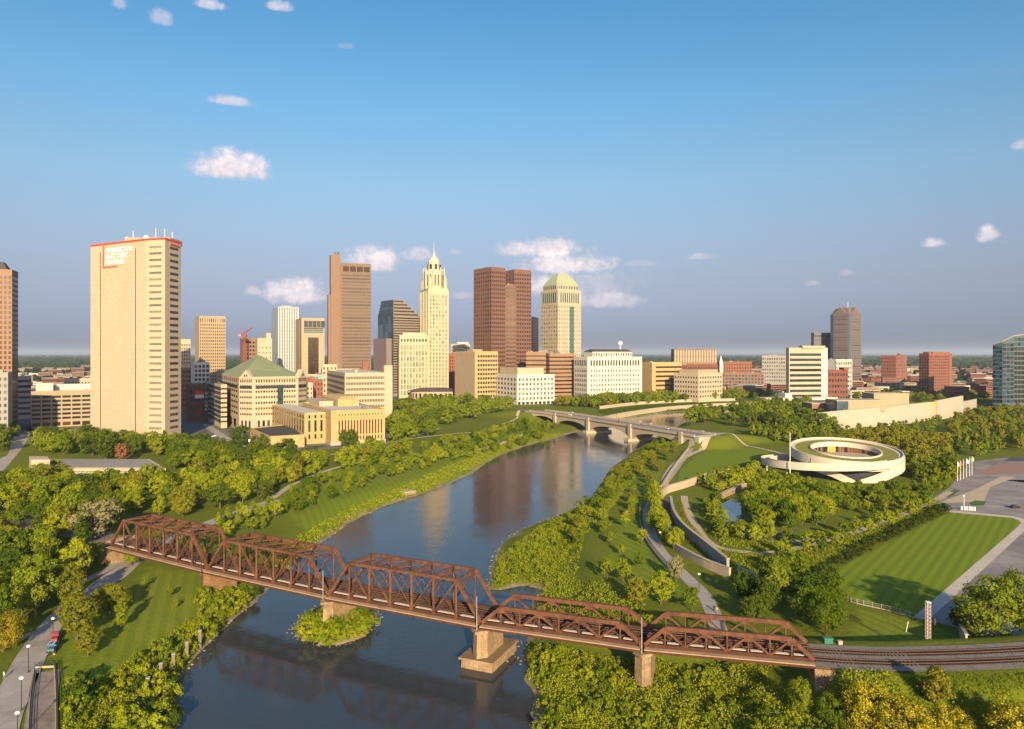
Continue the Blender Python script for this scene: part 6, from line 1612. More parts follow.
grove('tree', 'tree in the thick riverside grove between the golden hall and the arched bridge', [(388, 446), (398, 420), (412, 408), (470, 404), (512, 405), (506, 414), (470, 420), (440, 428), (425, 440), (396, 452)], 10.5, [('round', G), ('round', 'dark'), ('round', 'green')], (11, 15), 'grove between golden hall and arched bridge', n_max=75)
grove('young_tree', 'young tree dotted over the riverside park lawn', [(290, 492), (330, 478), (400, 456), (470, 436), (530, 424), (556, 428), (540, 436), (480, 455), (430, 468), (380, 482), (330, 502), (290, 515)], 8.5, [('young', 'bright'), ('young', G), ('oval', 'bright'), ('cone', G), ('round', G)], (5, 9), 'young trees of the riverside park', 1.1)
grove('tree', 'tree of the mixed clump on the park lawn below the golden hall', [(262, 470), (330, 458), (385, 450), (410, 452), (380, 462), (330, 474), (285, 488)], 10, [('oval', 'bright'), ('oval', G), ('round', G), ('round', 'bronze')], (7, 11), 'trees below the golden hall')
grove('young_tree', 'upright young tree behind the truss bridge near the river path', [(205, 530), (232, 518), (275, 505), (292, 512), (262, 530), (230, 545)], 6, [('cone', G), ('young', 'bright')], (5, 8), 'young trees behind the truss bridge', avoid_paths=True)
grove('tree', 'tree in the long row above the far quay', [(556, 406), (600, 403), (660, 400), (742, 397), (742, 400.5), (690, 402), (640, 404.5), (596, 408)], 10, [('round', G), ('round', 'dark'), ('round', 'bronze')], (12, 16), 'trees above the far quay', n_max=200)
grove('tree', 'dark tree in the tall mass where the arched bridge meets the far bank', [(676, 426), (700, 417), (745, 412), (770, 404), (812, 410), (838, 430), (800, 436), (760, 432), (720, 424)], 10.5, [('round', 'dark'), ('round', G), ('cone', 'dark'), ('round', G)], (12, 18), 'tall trees at the arched bridge end', n_max=80)
grove('tree', 'bronze tinted tree in the grove before the curved museum wall', [(834, 452), (856, 441), (900, 437), (944, 444), (952, 456), (928, 470), (912, 468), (900, 452)], 9.5, [('round', 'bronze')], (9, 11.5), 'bronze grove before the museum', n_max=60)
grove('tree', 'scattered tree between the museum and the picture edge', [(946, 428), (975, 414), (1040, 408), (1040, 450), (1000, 452), (976, 460), (956, 452)], 9.5, [('round', G), ('round', 'dark'), ('oval', 'bronze'), ('cone', G)], (7, 12), 'trees right of the museum', n_max=160)
grove('tree', 'round tree in the closed grove inside the memorial pond', [(744, 508), (770, 485), (812, 490), (838, 503), (828, 522), (796, 532), (762, 528)], 6.6, [('round', G), ('round', 'bright'), ('round', 'green')], (7, 9.3), 'grove inside the memorial pond', .95)
grove('young_tree', 'yellow green young tree in the planted ring below the memorial grove', [(772, 557), (850, 534), (905, 511), (932, 501), (936, 506), (900, 523), (860, 541), (800, 567), (766, 573)], 5.4, [('young', 'bright'), ('young', G), ('young', 'bright')], (5.5, 8), 'young trees of the planted ring', 1.05, n_max=80)
grove('young_tree', 'round young tree between the winding inner path and the pond', [(702, 508), (716, 503), (724, 524), (745, 534), (800, 541), (800, 545), (745, 545), (716, 540), (706, 524)], 4.8, [('young', 'bright'), ('young', 'bright'), ('oval', G)], (5, 7.5), 'young trees by the pond', 1.1, n_max=60)
grove('young_tree', 'slim young tree on the slope between the memorial and the car park', [(905, 478), (938, 474), (950, 488), (920, 503), (880, 518), (848, 512), (846, 494)], 5.4, [('young', 'bright'), ('oval', G), ('young', 'bright'), ('round', G)], (4.5, 7.2), 'young trees by the memorial', 1.05, n_max=120)
grove('tree', 'tree in the belt between the round memorial and the row of flagpoles', [(912, 462), (942, 458), (958, 472), (952, 480), (925, 482), (908, 474)], 7, [('round', G), ('oval', 'bronze'), ('round', 'dark')], (7, 11), 'belt beside the flagpoles', n_max=50)
grove('tree', 'tree in the strip between the approach road and the round memorial', [(752, 441), (800, 446), (812, 440), (838, 436), (832, 430), (790, 432), (756, 434)], 9, [('cone', G), ('oval', G), ('round', 'dark')], (8, 12), 'strip by the approach road', n_max=60)
grove('tree', 'bright tree of the close row between the promenade and the sunken road', [(652, 500), (660, 492), (656, 510), (660, 528), (674, 542), (682, 548), (676, 552), (660, 540), (651, 520)], 5.2, [('round', 'bright')], (6.5, 8), 'close row by the sunken road', .8, avoid_paths=False)
grove('young_tree', 'small tree scattered on the grassy bank opposite downtown', [(556, 530), (600, 488), (640, 452), (672, 440), (682, 444), (652, 485), (636, 510), (644, 545), (640, 575), (600, 560)], 11, [('young', 'bright'), ('young', G), ('oval', 'bronze')], (4.5, 7.5), 'small trees of the grassy bank', 1.15)
grove('tree', 'tree in the shady clump between the promenade and the striped lawn', [(728, 606), (745, 590), (790, 578), (826, 588), (850, 612), (838, 624), (790, 626), (745, 622)], 8.2, [('round', G), ('round', 'dark'), ('oval', G)], (7.5, 11), 'shady clump above the bridge end')
grove('tree', 'far tree among the low roofs beyond the quay and museum', [(700, 396), (760, 393), (860, 388), (1040, 384), (1040, 404), (965, 408), (880, 402), (800, 404), (745, 399)], 15, [('round', G), ('round', 'dark'), ('round', 'bronze')], (9, 13), 'far trees beyond quay and museum', n_max=330)
grove('tree', 'tree in the row at the foot of the curved museum wall', [(816, 438), (830, 430), (870, 424), (930, 417), (950, 420), (930, 432), (860, 438), (830, 446)], 9, [('oval', G), ('round', 'dark'), ('young', G)], (4, 6.5), 'trees along the museum wall', n_max=70)
grove('tree', 'tree before the white decked garage and the ornate tower', [(384, 442), (378, 420), (390, 408), (420, 402), (470, 402), (460, 407), (412, 412), (394, 430)], 10, [('round', G), ('round', 'dark')], (11, 15), 'trees before the ornate tower', n_max=40)
grove('tree', 'tree along the bowl lawn edge beside the promenade', [(700, 484), (730, 474), (760, 470), (770, 478), (745, 488), (720, 492), (702, 492)], 7, [('oval', G), ('young', 'bright')], (5, 8), 'trees below the bowl lawn')
grove('shrub', 'dark clipped shrub in the long hedge beside the striped lawn', [(806, 580), (850, 552), (944, 506), (950, 511), (880, 545), (826, 573), (812, 586)], 2.6, [('bush', 'hedge')], (1.8, 2.8), 'hedge shrubs along the striped lawn', 1.1, 'shrub', 110)
grove('shrub', 'bushy shrub on the near bank between the mown lawn and the water', [(58, 790), (66, 700), (110, 672), (150, 644), (186, 622), (212, 596), (236, 584), (262, 586), (262, 592), (225, 622), (194, 652), (176, 678), (184, 740), (188, 790)], 3.0, [('bush', 'bright'), ('bush', 'bright'), ('bush', G), ('bush', 'bright'), ('bush', 'dark')], (1.0, 4.8), 'shrubs on the near bank', .95, 'shrub', 420, wild=True)
grove('shrub', 'tall shrub crowding the foot of the first bridge pier beside the lawn', [(198, 602), (208, 589), (246, 584), (252, 594), (226, 608)], 2.6, [('bush', 'bright'), ('bush', G)], (2.4, 4.4), 'shrubs at the first bridge pier', 1.0, 'shrub', 40)
grove('shrub', 'bushy shrub in the wild growth under the pony trusses', [(534, 640), (640, 655), (760, 668), (850, 678), (880, 704), (920, 728), (1030, 764), (1030, 790), (540, 790), (534, 700)], 2.9, [('bush', 'bright'), ('bush', 'bright'), ('bush', G), ('bush', 'bright'), ('bush', G)], (.7, 3.2), 'shrubs under the pony trusses', .9, 'shrub', 600, wild=True)
grove('shrub', 'leafy shrub on the small island under the truss bridge', [(296, 634), (305, 620), (330, 607), (372, 610), (374, 622), (352, 638), (325, 640)], 2.2, [('bush', 'bright'), ('bush', G), ('bush', 'bright')], (2.6, 5.2), 'shrubs on the island', 1.0, 'shrub', 60)
grove('shrub', 'leafy shrub along the curved bank opposite downtown', [(490, 584), (500, 552), (545, 524), (590, 500), (612, 470), (660, 438), (668, 438), (636, 470), (610, 505), (575, 535), (560, 575), (520, 582)], 4.2, [('bush', 'bright'), ('bush', 'bright'), ('bush', G)], (1.2, 2.8), 'shrubs on the bank opposite downtown', 1.1, 'shrub', 260, wild=True)
# the 290 of each kind that show largest stand as trees of their own; the small far remainder is one wood
LOWRES = {k: [crown('crown', 'cone' if k == 'cone' else 'round', 10, 3.3 if k == 'cone' else (3.6 if k == 'oval' else 4.9), 1.3, 44, 1500, .56, 900 + q) for q in range(3)] for k in ('round', 'oval', 'cone', 'loose', 'young')}
LOW = {k: [np.array([v.co[:] for v in m.vertices]) for m in v_] for k, v_ in LOWRES.items()}
for nm in ('tree', 'young_tree', 'shrub'):
    mine = sorted([q for q in QUEUE if q[0] == nm], key=lambda q: -(q[7] * (100 if q[8] is None else (20 if 'island' in q[8] or 'hedge' in q[8] else 1))) / math.hypot(q[5], q[6]))
    print('PLANTS', nm, len(mine))
    for q in mine[:290]: set_out(*q)
    rest = {}
    for q in mine[290:]: rest.setdefault(q[4], []).append(q)
    Vs, Fs, Ms, off = [], [], [], 0; cols = sorted(rest)
    for ci, col in enumerate(cols):
        for (_n, _l, _c, kd, _col, x, y, h, _g, z, wide) in rest[col]:
            v = LOW.get(kd, LOW['round'])[rnd.randrange(3)]; v = v[:2800] if kd == 'bush' else v; s = h / 10 * (1.3 if kd == 'young' else 1); a = rnd.uniform(0, 6.28); ca_, sa_ = math.cos(a), math.sin(a)
            Vs.append(np.stack([(v[:, 0]*ca_ - v[:, 1]*sa_)*s*wide + x, (v[:, 0]*sa_ + v[:, 1]*ca_)*s*wide + y, v[:, 2]*h/10 + gz(x, y)], 1))
            Fs.append(np.arange(len(v)).reshape(-1, 4) + off); off += len(v); Ms.append(np.full(len(v)//4, ci))
    if Vs:
        o = link('woodland' if nm != 'shrub' else 'thicket', arr_mesh('woodland', np.concatenate(Vs), np.concatenate(Fs)))
        for col in cols: o.data.materials.append(lv[col])
        o.data.polygons.foreach_set('material_index', np.concatenate(Ms).astype(np.int32)); tag(o, kind='stuff')


# --- uncountable growth: low plants on the banks
def undergrowth(name, px, n, size, h, col, z=GZ, thick=None):
    W_ = [at(x, y, z) for x, y in px]; xs = [p.x for p in W_]; ys = [p.y for p in W_]
    X = nrg.uniform(min(xs), max(xs), n * 3); Y = nrg.uniform(min(ys), max(ys), n * 3)
    ok = in_poly(X, Y, [(p.x, p.y) for p in W_]); X, Y = X[ok][:n], Y[ok][:n]
    Z = ground(X, Y); ok = Z > .32
    dens = hash_noise(X, Y, 2.3) + hash_noise(X + 31, Y - 7, 5.1) + nrg.uniform(-.8, .8, len(X)); ok &= dens > -.9
    
    for pl_, w_ in PATHS: ok &= seg_dist(X, Y, pl_, False) > w_ * .62
    X, Y, Z, dens = X[ok], Y[ok], Z[ok], dens[ok]
    m = len(X); hh = np.clip(.35 + .4 * dens, .1, 1.2) * h
    C = np.stack([X, Y, Z + hh * nrg.uniform(.05, 1, m)], 1)
    V, Q = leaf_cloud(C, np.full(m, .45), m, size, nrg, np.array([X.mean(), Y.mean() + 60, -200.]))
    o = link(name, arr_mesh(name, V, Q)); o.data.materials.append(lv[col]); tag(o, kind='stuff'); return o
undergrowth('undergrowth', [(58, 790), (66, 700), (110, 672), (150, 644), (186, 618), (225, 600), (262, 586), (275, 580), (255, 604), (228, 628), (196, 658), (178, 684), (186, 740), (190, 790)], 70000, .24, 1.7, 'bright')
undergrowth('undergrowth', [(525, 630), (560, 640), (640, 652), (760, 664), (850, 672), (880, 700), (920, 724), (1030, 760), (1030, 790), (540, 790), (528, 700), (520, 660)], 110000, .24, 1.9, 'bright')
undergrowth('undergrowth', [(486, 592), (492, 552), (545, 518), (590, 496), (612, 466), (660, 434), (672, 436), (640, 472), (612, 508), (585, 535), (575, 575), (640, 600), (660, 625), (560, 625), (530, 600)], 150000, .28, 1.9, 'bright')
undergrowth('undergrowth', [(270, 584), (310, 545), (355, 518), (420, 488), (500, 450), (562, 432), (560, 430), (500, 443), (420, 478), (350, 504), (300, 530), (262, 570)], 90000, .34, 1.6, 'bright')
undergrowth('undergrowth', [(290, 638), (300, 612), (330, 600), (378, 608), (382, 622), (352, 642), (322, 646)], 9000, .22, 1.3, 'bright')
undergrowth('meadow_grass', [(880, 671), (1040, 667), (1040, 760), (960, 750), (915, 722)], 34000, .17, .55, 'green')
undergrowth('hillside_ivy', [(596, 411), (640, 406.5), (690, 403.5), (740, 402), (742, 405), (700, 407.5), (650, 410), (610, 416)], 26000, .55, 2.4, 'dark')
undergrowth('ground_cover', [(690, 540), (716, 520), (745, 534), (795, 546), (850, 530), (905, 508), (936, 498), (944, 504), (900, 524), (860, 545), (800, 570), (745, 578), (715, 560)], 40000, .28, .8, 'bright')
undergrowth('ground_cover', [(684, 540), (676, 510), (682, 500), (694, 520), (704, 540), (730, 560), (722, 566)], 9000, .26, 1.0, 'bronze')

# rocks along the water's edge
rk = MB()
def rock(mb, x, y, z, r):
    b = bmesh.new(); bmesh.ops.create_icosphere(b, subdivisions=1, radius=r)
    off = len(mb.v)
    for v in b.verts: mb.v.append((x + v.co.x * rnd.uniform(.7, 1.2), y + v.co.y * rnd.uniform(.7, 1.2), z + v.co.z * .55 * rnd.uniform(.7, 1.2)))
    for f in b.faces: mb.f.append(tuple(off + v.index for v in f.verts)); mb.mi.append(0)
    b.free()
n = len(ISL)
for i in range(n):
    a, b = ISL[i], ISL[(i+1) % n]
    for k in range(int((b - a).length / .9)):
        p = a.lerp(b, rnd.random()); rock(rk, p.x + rnd.uniform(-.7, .7), p.y + rnd.uniform(-.7, .7), rnd.uniform(-.05, .3), rnd.uniform(.12, .34))
for lst in (RIV_L[6:12], RIV_L[2:6], RIV_R[12:25]):
    pts = [at(x, y, 0) for x, y in lst]
    for a, b in zip(pts, pts[1:]):
        for k in range(int((b - a).length / 1.6)):
            p = a.lerp(b, rnd.random()); rock(rk, p.x + rnd.uniform(-1, 1), p.y + rnd.uniform(-1, 1), rnd.uniform(-.05, .3), rnd.uniform(.15, .5))
for k in range(26):
    p = at(rnd.uniform(505, 528), rnd.uniform(640, 668), 0); rock(rk, p.x, p.y, .05, rnd.uniform(.15, .45))
tag(rk.build('shore_rubble', pmat('pale_rubble', (.24, .19, .125), .95, .2, 1.)), kind='stuff')
# old stone bollard posts along the near shore
for k, (px, py) in enumerate(((200, 641), (187, 653), (173.5, 665), (161, 675), (148, 690))):
    p = at(px, py, 2.0); o = thing('mooring_post', 'pale square concrete post in the row at the bushy water edge', 'post', (p.x, p.y, 0), .3, 'posts along the near shore')
    mb = MB(); mb.box(-.36, .36, -.36, .36, -.5, 4.6); mb.build('shaft', pmat('weathered_post', (.17, .15, .12), .95, .15, 1., dirt=.3) if 'weathered_post' not in MATS else MATS['weathered_post'], o); mb = MB(); mb.box(-.42, .42, -.42, .42, 4.6, 4.8); mb.build('cap', grey_s, o)

# ------------------------------------------------------------------ small things near the paths
def lamp(label, px, py, h, group='lamp posts along the near path'):
    p = at(px, py); o = thing('street_lamp', label, 'lamp post', (p.x, p.y, gz(p.x, p.y)), 0, group)
    mb = MB(); mb.tube([(0, 0, 0), (0, 0, h)], [.10, .07]); mb.build('pole', dark_p, o)
    mb = MB(); mb.cyl((0, 0), .22, .16, -.1, .5, 8); mb.build('base', dark_p, o)
    b = bmesh.new(); bmesh.ops.create_uvsphere(b, u_segments=12, v_segments=8, radius=.45); me = bpy.data.meshes.new('globe'); b.to_mesh(me); b.free(); me.materials.append(white_p); g_ = link('globe', me, o); g_.location = (0, 0, h + .35); g_.scale = (1, 1, .7)
for lb, px, py, h in (('lamp post with a white head above the ramp corner', 28.5, 673, 5.6), ('lamp post with a white head halfway down the ramp edge', 21.5, 711, 6.2), ('lamp post with a white head lowest beside the ramp', 17.5, 742, 5), ('lamp post with a white head right behind the two carts', 53, 640, 5), ('lamp post with a white head in the dark wood by the path', 57.5, 600, 3.6)): lamp(lb, px, py, h)
for lb, px, py in (('lamp post on the promenade below the grass strip', 699, 592), ('lamp post beside the sunken road wall', 660, 547)): lamp(lb, px, py, 5, 'promenade lamp posts')
rl_ = thing('railing', 'dark railing round the near planked ramp', 'railing', (0, 0, 0)); mb = MB(); lw_ = MB()
for pxs in ([(28.5, 760), (29, 729), (31, 700), (35, 672)], [(35, 668), (54, 667)], [(54.5, 665), (56, 690), (56.5, 729), (56, 760)], [(54, 655), (60, 636), (66, 626)]):
    ln = smooth_line([at(x, y) for x, y in pxs], 1.0)
    for p in ln: mb.bar((p.x, p.y, GZ), (p.x, p.y, GZ + 1.2), .08)
    for z in (.45, .8, 1.2):
        for a, b in zip(ln, ln[1:]): mb.bar((a.x, a.y, GZ + z), (b.x, b.y, GZ + z), .08)
    for a, b in zip(ln, ln[1:]): lw_.bar((a.x, a.y, GZ + .1), (b.x, b.y, GZ + .1), .45, .5)
mb.build('rails', dark_p, rl_); lw_.build('low_wall', conc_warm, rl_)
def cart(label, px, py, m, top, rz):
    p = at(px, py); o = thing('pedal_cart', label, 'cart', (p.x, p.y, gz(p.x, p.y) + .1), rz)
    mb = MB(); mb.box(-.7, .7, -1.0, 1.0, .45, .95); mb.box(-.7, .7, .55, 1.0, .95, 1.35); mb.build('body', m, o)
    mb = MB(); mb.box(-.85, .85, -1.15, 1.15, 2.0, 2.12); mb.build('canopy', m, o)
    mb = MB()
    for x in (-.5, 0, .5): mb.box(x - .12, x + .12, -1.16, 1.16, 2.125, 2.15)
    mb.build('canopy_stripes', top, o)
    mb = MB()
    for sx in (-.65, .65):
        for sy in (-.95, .95): mb.bar((sx, sy, .9), (sx, sy, 2.0), .06)
    mb.build('canopy_frame', dark_p, o)
    for sx in (-.78, .78):
        for sy in (-.7, .7): w_ = MB(); w_.tube([(sx - .05, sy, .36), (sx + .05, sy, .36)], [.36, .36], 12); w_.build('wheel', dark_p, o)
    mb = MB(); mb.box(-.55, .55, -.2, .3, .95, 1.1); mb.build('seat', dark_p, o)
cart('blue pedal cart with a striped canopy on the near path', 52, 652, pmat('blue_cart_paint', (.05, .19, .30), .5, .05, 1), white_p, .25)
cart('red pedal cart just ahead of the blue one on the near path', 55, 641.5, pmat('red_cart_paint', (.30, .04, .04), .5, .05, 1), pmat('pink_canvas', (.4, .2, .2), .8, .05, 1), .35)
def person(label, x, y, z, rz, top, leg, stride=.22, arm=.25):
    o = thing('person', label, 'person', (x, y, z), rz)
    J = [((0, 0, .95), .15), ((0, 0, 1.2), .145), ((0, 0, 1.42), .16), ((0, 0, 1.53), .065), ((0, .02, 1.64), .10), ((0, .02, 1.76), .075),
         ((.10, 0, .9), .105), ((.11, stride * .5, .5), .075), ((.11, stride * .2 - .02, .09), .05), ((.11, stride * .2 + .16, .04), .045),
         ((-.10, 0, .9), .105), ((-.11, -stride * .1, .5), .075), ((-.11, -stride, .12), .05), ((-.11, -stride + .17, .05), .045),
         ((.20, 0, 1.42), .065), ((.26, -.06, 1.14), .05), ((.25, arm, .92), .04), ((.25, arm + .1, .86), .035),
         ((-.20, 0, 1.42), .065), ((-.26, .02, 1.14), .05), ((-.25, .1, .9), .04), ((-.25, .15, .82), .035)]
    E = [(0, 1), (1, 2), (2, 3), (3, 4), (4, 5), (0, 6), (6, 7), (7, 8), (8, 9), (0, 10), (10, 11), (11, 12), (12, 13), (2, 14), (14, 15), (15, 16), (16, 17), (2, 18), (18, 19), (19, 20), (20, 21)]
    me = bpy.data.meshes.new('body'); me.from_pydata([j[0] for j in J], E, []); t_ = bpy.data.objects.new('tmp', me); COL.objects.link(t_)
    sk = t_.modifiers.new('s', 'SKIN'); t_.modifiers.new('u', 'SUBSURF').levels = 1
    for v, j in zip(me.skin_vertices[0].data, J): v.radius = (j[1], j[1])
    me.skin_vertices[0].data[0].use_root = True
    dg = bpy.context.evaluated_depsgraph_get(); m2 = bpy.data.meshes.new_from_object(t_.evaluated_get(dg)); bpy.data.objects.remove(t_)
    m2.materials.clear()
    for m_ in (pmat('skin', (.40, .25, .18), .6, .05, 3) if 'skin' not in MATS else MATS['skin'], top, leg): m2.materials.append(m_)
    for f in m2.polygons:
        c = f.center; f.material_index = 0 if c.z > 1.5 or (abs(c.x) > .22 and c.z < 1.1) else (1 if c.z > .92 else 2); f.use_smooth = True
    link('body', m2, o)
    b = bmesh.new(); bmesh.ops.create_uvsphere(b, u_segments=12, v_segments=8, radius=.115); bmesh.ops.delete(b, geom=[v for v in b.verts if v.co.z < -.01], context='VERTS')
    me = bpy.data.meshes.new('hair'); b.to_mesh(me); b.free(); me.materials.append(dark_p); h_ = link('hair', me, o); h_.location = (0, 0, 1.70)
cl = {k: pmat(k + '_cloth', c, .9, .08, 2) for k, c in (('black', (.02, .02, .025)), ('white', (.7, .7, .68)), ('grey', (.2, .2, .22)), ('pink', (.55, .25, .25)))}
p = at(714, 611.5); person('person in black walking along the promenade toward the bridge', p.x, p.y, gz(p.x, p.y) + .1, .4, cl['black'], cl['black'])
p = at(4, 679); person('person in white standing at the path edge on the grass', p.x, p.y, gz(p.x, p.y), -.6, cl['white'], cl['grey'])
p = at(717, 613.5); person('person in light clothes beside the walker in black', p.x, p.y, gz(p.x, p.y) + .1, .2, cl['pink'], cl['grey'])

# lawn fence, wing wall, lattice mast, posts
fe = thing('lawn_fence', 'white panel fence along the lower end of the striped lawn', 'fence', (0, 0, 0)); mb = MB(); m2 = MB()
ln = smooth_line([at(x, y) for x, y in [(848, 601), (857, 604.5), (890, 612), (918, 619.5), (940, 624), (957, 628)]], 2.0)
for k, p in enumerate(ln): mb.box(p.x - .06, p.x + .06, p.y - .06, p.y + .06, GZ - .2, GZ + 1.6)
for a, b in zip(ln, ln[1:]): m2.bar((a.x, a.y, GZ + .35), (b.x, b.y, GZ + .35), .06, .3); m2.bar((a.x, a.y, GZ + 1.5), (b.x, b.y, GZ + 1.5), .06, .08); m2.bar((a.x, a.y, GZ + 1.0), (b.x, b.y, GZ + 1.0), .05, .06)
mb.build('post', conc, fe); m2.build('panel', conc, fe)
p = at(958, 629); q = at(966, 650); o = thing('wing_wall', 'pale sloping concrete wing wall between the white fence and the tracks', 'wall', (0, 0, 0))
mb = MB(); n_ = Vector((1, .25, 0)).normalized() * .6; P4 = [Vector((p.x, p.y, 3)), Vector((q.x * .96, 168, 3)), Vector((q.x * .96, 168, 10.2)), Vector((p.x, p.y, 5.6))]
mb.v = [tuple(v) for v in P4] + [tuple(v + n_) for v in P4]; mb.f = [(0, 1, 2, 3), (7, 6, 5, 4), (0, 4, 5, 1), (1, 5, 6, 2), (2, 6, 7, 3), (3, 7, 4, 0)]; mb.mi = [0] * 6; mb.build('wall', conc_warm, o)
mb = MB(); mb.bar(P4[3] + n_/2 + UP*.12, P4[2] + n_/2 + UP*.12, .8, .22); mb.build('coping', cream2, o)
p = at(928, 640, 9); o = thing('lattice_mast', 'slim pale lattice mast standing between the striped lawn and the tracks', 'mast', (p.x, p.y, gz(p.x, p.y))); mb = MB()
for sx in (-.4, .4):
    for sy in (-.4, .4): mb.bar((sx, sy, -.5), (sx, sy, 8.5), .08)
for k in range(10):
    for (a, b) in (((-.4, -.4), (.4, -.4)), ((.4, -.4), (.4, .4)), ((.4, .4), (-.4, .4)), ((-.4, .4), (-.4, -.4))):
        mb.bar((*a, k * .85), (*b, k * .85 + .85), .045); mb.bar((*a, k * .85), (*b, k * .85), .045)
mb.build('lattice', pmat('weathered_mast_paint', (.55, .42, .36), .8, .1, 1), o); mb = MB(); mb.box(-.5, .5, -.5, .5, 8.5, 8.62); mb.build('top_plate', white_p, o); mb = MB(); mb.bar((0, 0, 4), (1.6, 0, 4), .1); mb.box(1.2, 1.7, -.25, .25, 3.4, 4.8); mb.build('signal_head', dark_p, o)
p = at(906, 632); o = thing('marker_post', 'thin leaning white post on the grass between the fence and the tracks', 'post', (p.x, p.y, gz(p.x, p.y))); mb = MB(); mb.tube([(0, 0, 0), (.5, 0, 2.4)], [.1, .08]); mb.build('shaft', white_p, o); mb = MB(); mb.box(.4, .65, -.1, .1, 2.3, 2.6); mb.build('cap', white_p, o)
for k, px in enumerate((961.5, 964.5, 967, 969.5, 972, 974.5)):
    p = at(px, 510 + k * .12); o = thing('bollard', 'short white bollard in the row at the top edge of the striped lawn', 'bollard', (p.x, p.y, GZ), 0, 'white bollards at the lawn edge')
    mb = MB(); mb.cyl((0, 0), .4, .34, 0, 1.5, 10); mb.build('shaft', white_p, o); mb = MB(); mb.cyl((0, 0), .46, .2, 1.5, 1.8, 10); mb.build('cap', white_p, o)
p = at(964, 507); o = thing('pole', 'thin white pole behind the short bollards at the car park', 'pole', (p.x, p.y, GZ)); mb = MB(); mb.tube([(0, 0, 0), (0, 0, 5.5)], [.12, .08]); mb.build('shaft', white_p, o); mb = MB(); mb.box(-.3, .3, -.1, .1, 4.8, 5.5); mb.build('sign_panel', white_p, o)
# traffic signals by the golden hall
for k, (px, py) in enumerate(((244, 446), (249.5, 447), (264.5, 459))):
    p = at(px, py); o = thing('traffic_signal', ('white topped signal post nearest the green roofed hall', 'white topped signal post second from the green roofed hall', 'white topped signal post beside the golden annex')[k], 'signal post', (p.x, p.y, GZ))
    mb = MB(); mb.tube([(0, 0, 0), (0, 0, 5)], [.18, .12]); mb.build('pole', white_p, o); mb = MB(); mb.box(-.6, .6, -.5, .5, 4, 6); mb.build('signal_box', white_p, o)
# stone block on the far left bank of the park
p = at(408, 493, 1.2); o = thing('outfall', 'sandy stone outfall block at the water edge of the riverside park', 'stone block', (p.x, p.y, 0), .7); mb = MB(); mb.box(-3.6, 3.6, -2, 2, -1, 2.0); mb.build('block', stone_m, o); mb = MB(); mb.box(-3.8, 3.8, -2.2, 2.2, 2.0, 2.35); mb.build('cap', cream2, o)

# ------------------------------------------------------------------ far city: low blocks, each its own thing
def far_proto(k, m, rm, wm_):
    w_, dp, h = rnd.uniform(18, 46), rnd.uniform(14, 24), rnd.choice((7, 9, 12, 15, 18))
    mb = MB(); mb.box(-w_/2, w_/2, 0, dp, -2, h); me = mb.mesh('wall'); me.materials.append(m)
    r = MB(); r.box(-w_/2 - .3, w_/2 + .3, -.3, dp + .3, h, h + .7); rme = r.mesh('roof'); rme.materials.append(rm)
    rows = max(2, int(h / 3.4)); wl = []
    for q in range(rows):
        b_ = MB(); n = max(3, int(w_ / 5))
        b_.box(-w_/2 + 1.5, w_/2 - 1.5, -.15, .05, h * (q + .35) / rows, h * (q + .75) / rows); x = b_.mesh('window_band'); x.materials.append(wm_); wl.append(x)
    return me, rme, wl
mats_far = [(brick, roof_d, g_dark, 'red brick'), (cream, roof_w, g_warm, 'cream'), (brickb, roof_g, g_dark, 'brown brick'), (white_s, roof_w, g_grey, 'white'), (tan, roof_g, g_warm, 'tan'), (grey_s, roof_g, g_dark, 'grey'), (brick2, roof_w, g_dark, 'dark red brick')]
protos = [(far_proto(k, *mats_far[k % 7][:3]), mats_far[k % 7][3]) for k in range(21)]
FAR = []
zones = [((14, 92), 1000, 3600, 46, 'beyond the tan garage'), ((182, 300), 1150, 2600, 14, 'between the downtown towers'), ((640, 780), 1250, 3200, 80, 'behind the quay'), ((740, 1000), 1130, 3400, 200, 'around the brick apartment tower')]
for (x0, x1), d0, d1, n, wh in zones:
    c = 0; t_ = 0
    while c < n and t_ < n * 30:
        t_ += 1
        iv = rnd.uniform(1/d1, 1/d0); d = 1 / iv; px = rnd.uniform(x0, x1); x = (px - 512) / F * d
        if any(abs(x - a) < 34 and abs(d - b) < 30 for a, b in FAR) or any(abs(x - a) < 42 and abs(d - b) < 48 for a, b in BLD): continue
        (me, rme, wl), nm = rnd.choice(protos)
        o = link('low_building', me); o.location = (x, d, GZ); o.rotation_euler = (0, 0, rnd.choice((.1, .1, .12, -.35, .5)))
        tag(o, 'low flat roofed %s block among the far roofs %s' % (nm, wh), 'building', 'far %s blocks %s' % (nm, wh)); link('roof', rme, o)
        for b_ in wl: link('window_band', b_, o)
        FAR.append((x, d)); c += 1
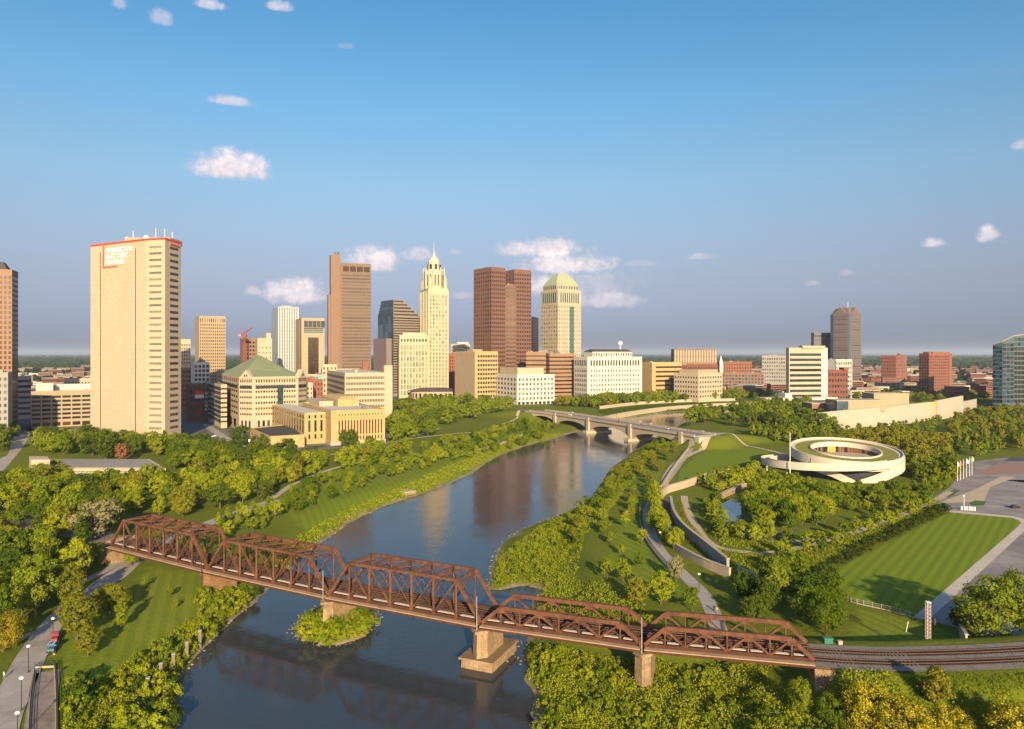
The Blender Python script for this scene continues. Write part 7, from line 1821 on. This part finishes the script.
# --- the wooded plain that runs to the horizon
ico = bmesh.new(); bmesh.ops.create_icosphere(ico, subdivisions=1, radius=1.0); iv_ = np.array([v.co[:] for v in ico.verts]); ifc = np.array([[v.index for v in f.verts] for f in ico.faces]); ico.free()
def woods(name, n, dmin, dmax, px0, px1, hr, col, excl=0):
    d = 1 / nrg.uniform(1/dmax, 1/dmin, n); px = nrg.uniform(px0, px1, n); X = (px - 512) / F * d
    ok = hash_noise(X, d, 160.) + nrg.uniform(-.7, .7, n) > -.35
    B_ = np.array(BLD + FAR); 
    for a, b in B_: ok &= ~((np.abs(X - a) < 34) & (np.abs(d - b) < 30))
    X, D_ = X[ok], d[ok]; m = len(X)
    h = nrg.uniform(hr[0], hr[1], m) * np.clip(D_ / 2500, 1, 2.2); r = h * nrg.uniform(.45, .8, m) * np.clip(D_ / 2500, 1, 2.5)
    jit = 1 + nrg.normal(size=(m, len(iv_))) * .22
    V = iv_[None] * jit[..., None] * np.stack([r, r, h * .55], 1)[:, None, :] + np.stack([X, D_, GZ + h * .5], 1)[:, None, :]
    Fq = (ifc[None] + (np.arange(m) * len(iv_))[:, None, None]).reshape(-1, 3)
    o = link(name, arr_mesh(name, V.reshape(-1, 3), Fq)); o.data.materials.append(lv[col]); tag(o, kind='stuff')
woods('distant_woods', 9500, 1250, 3000, -330, 1350, (8, 13), 'far')
woods('distant_woods', 9500, 2800, 14000, -330, 1350, (9, 14), 'far')

# ------------------------------------------------------------------ the hazy air over the whole plain
hm = bpy.data.materials.new('hazy_air'); hm.use_nodes = True; t = NT(hm.node_tree); t.n.clear()
pv = t.new('ShaderNodeVolumePrincipled'); pv.inputs['Color'].default_value = (.66, .76, .95, 1); pv.inputs['Density'].default_value = HAZE; pv.inputs['Anisotropy'].default_value = .1
o = t.new('ShaderNodeOutputMaterial'); t.l.new(pv.outputs[0], o.inputs['Volume'])
mb = MB(); mb.box(-62000, 62000, -62000, 62000, -4.5, 262)
if HAZE > 0: tag(mb.build('haze', hm), kind='stuff')
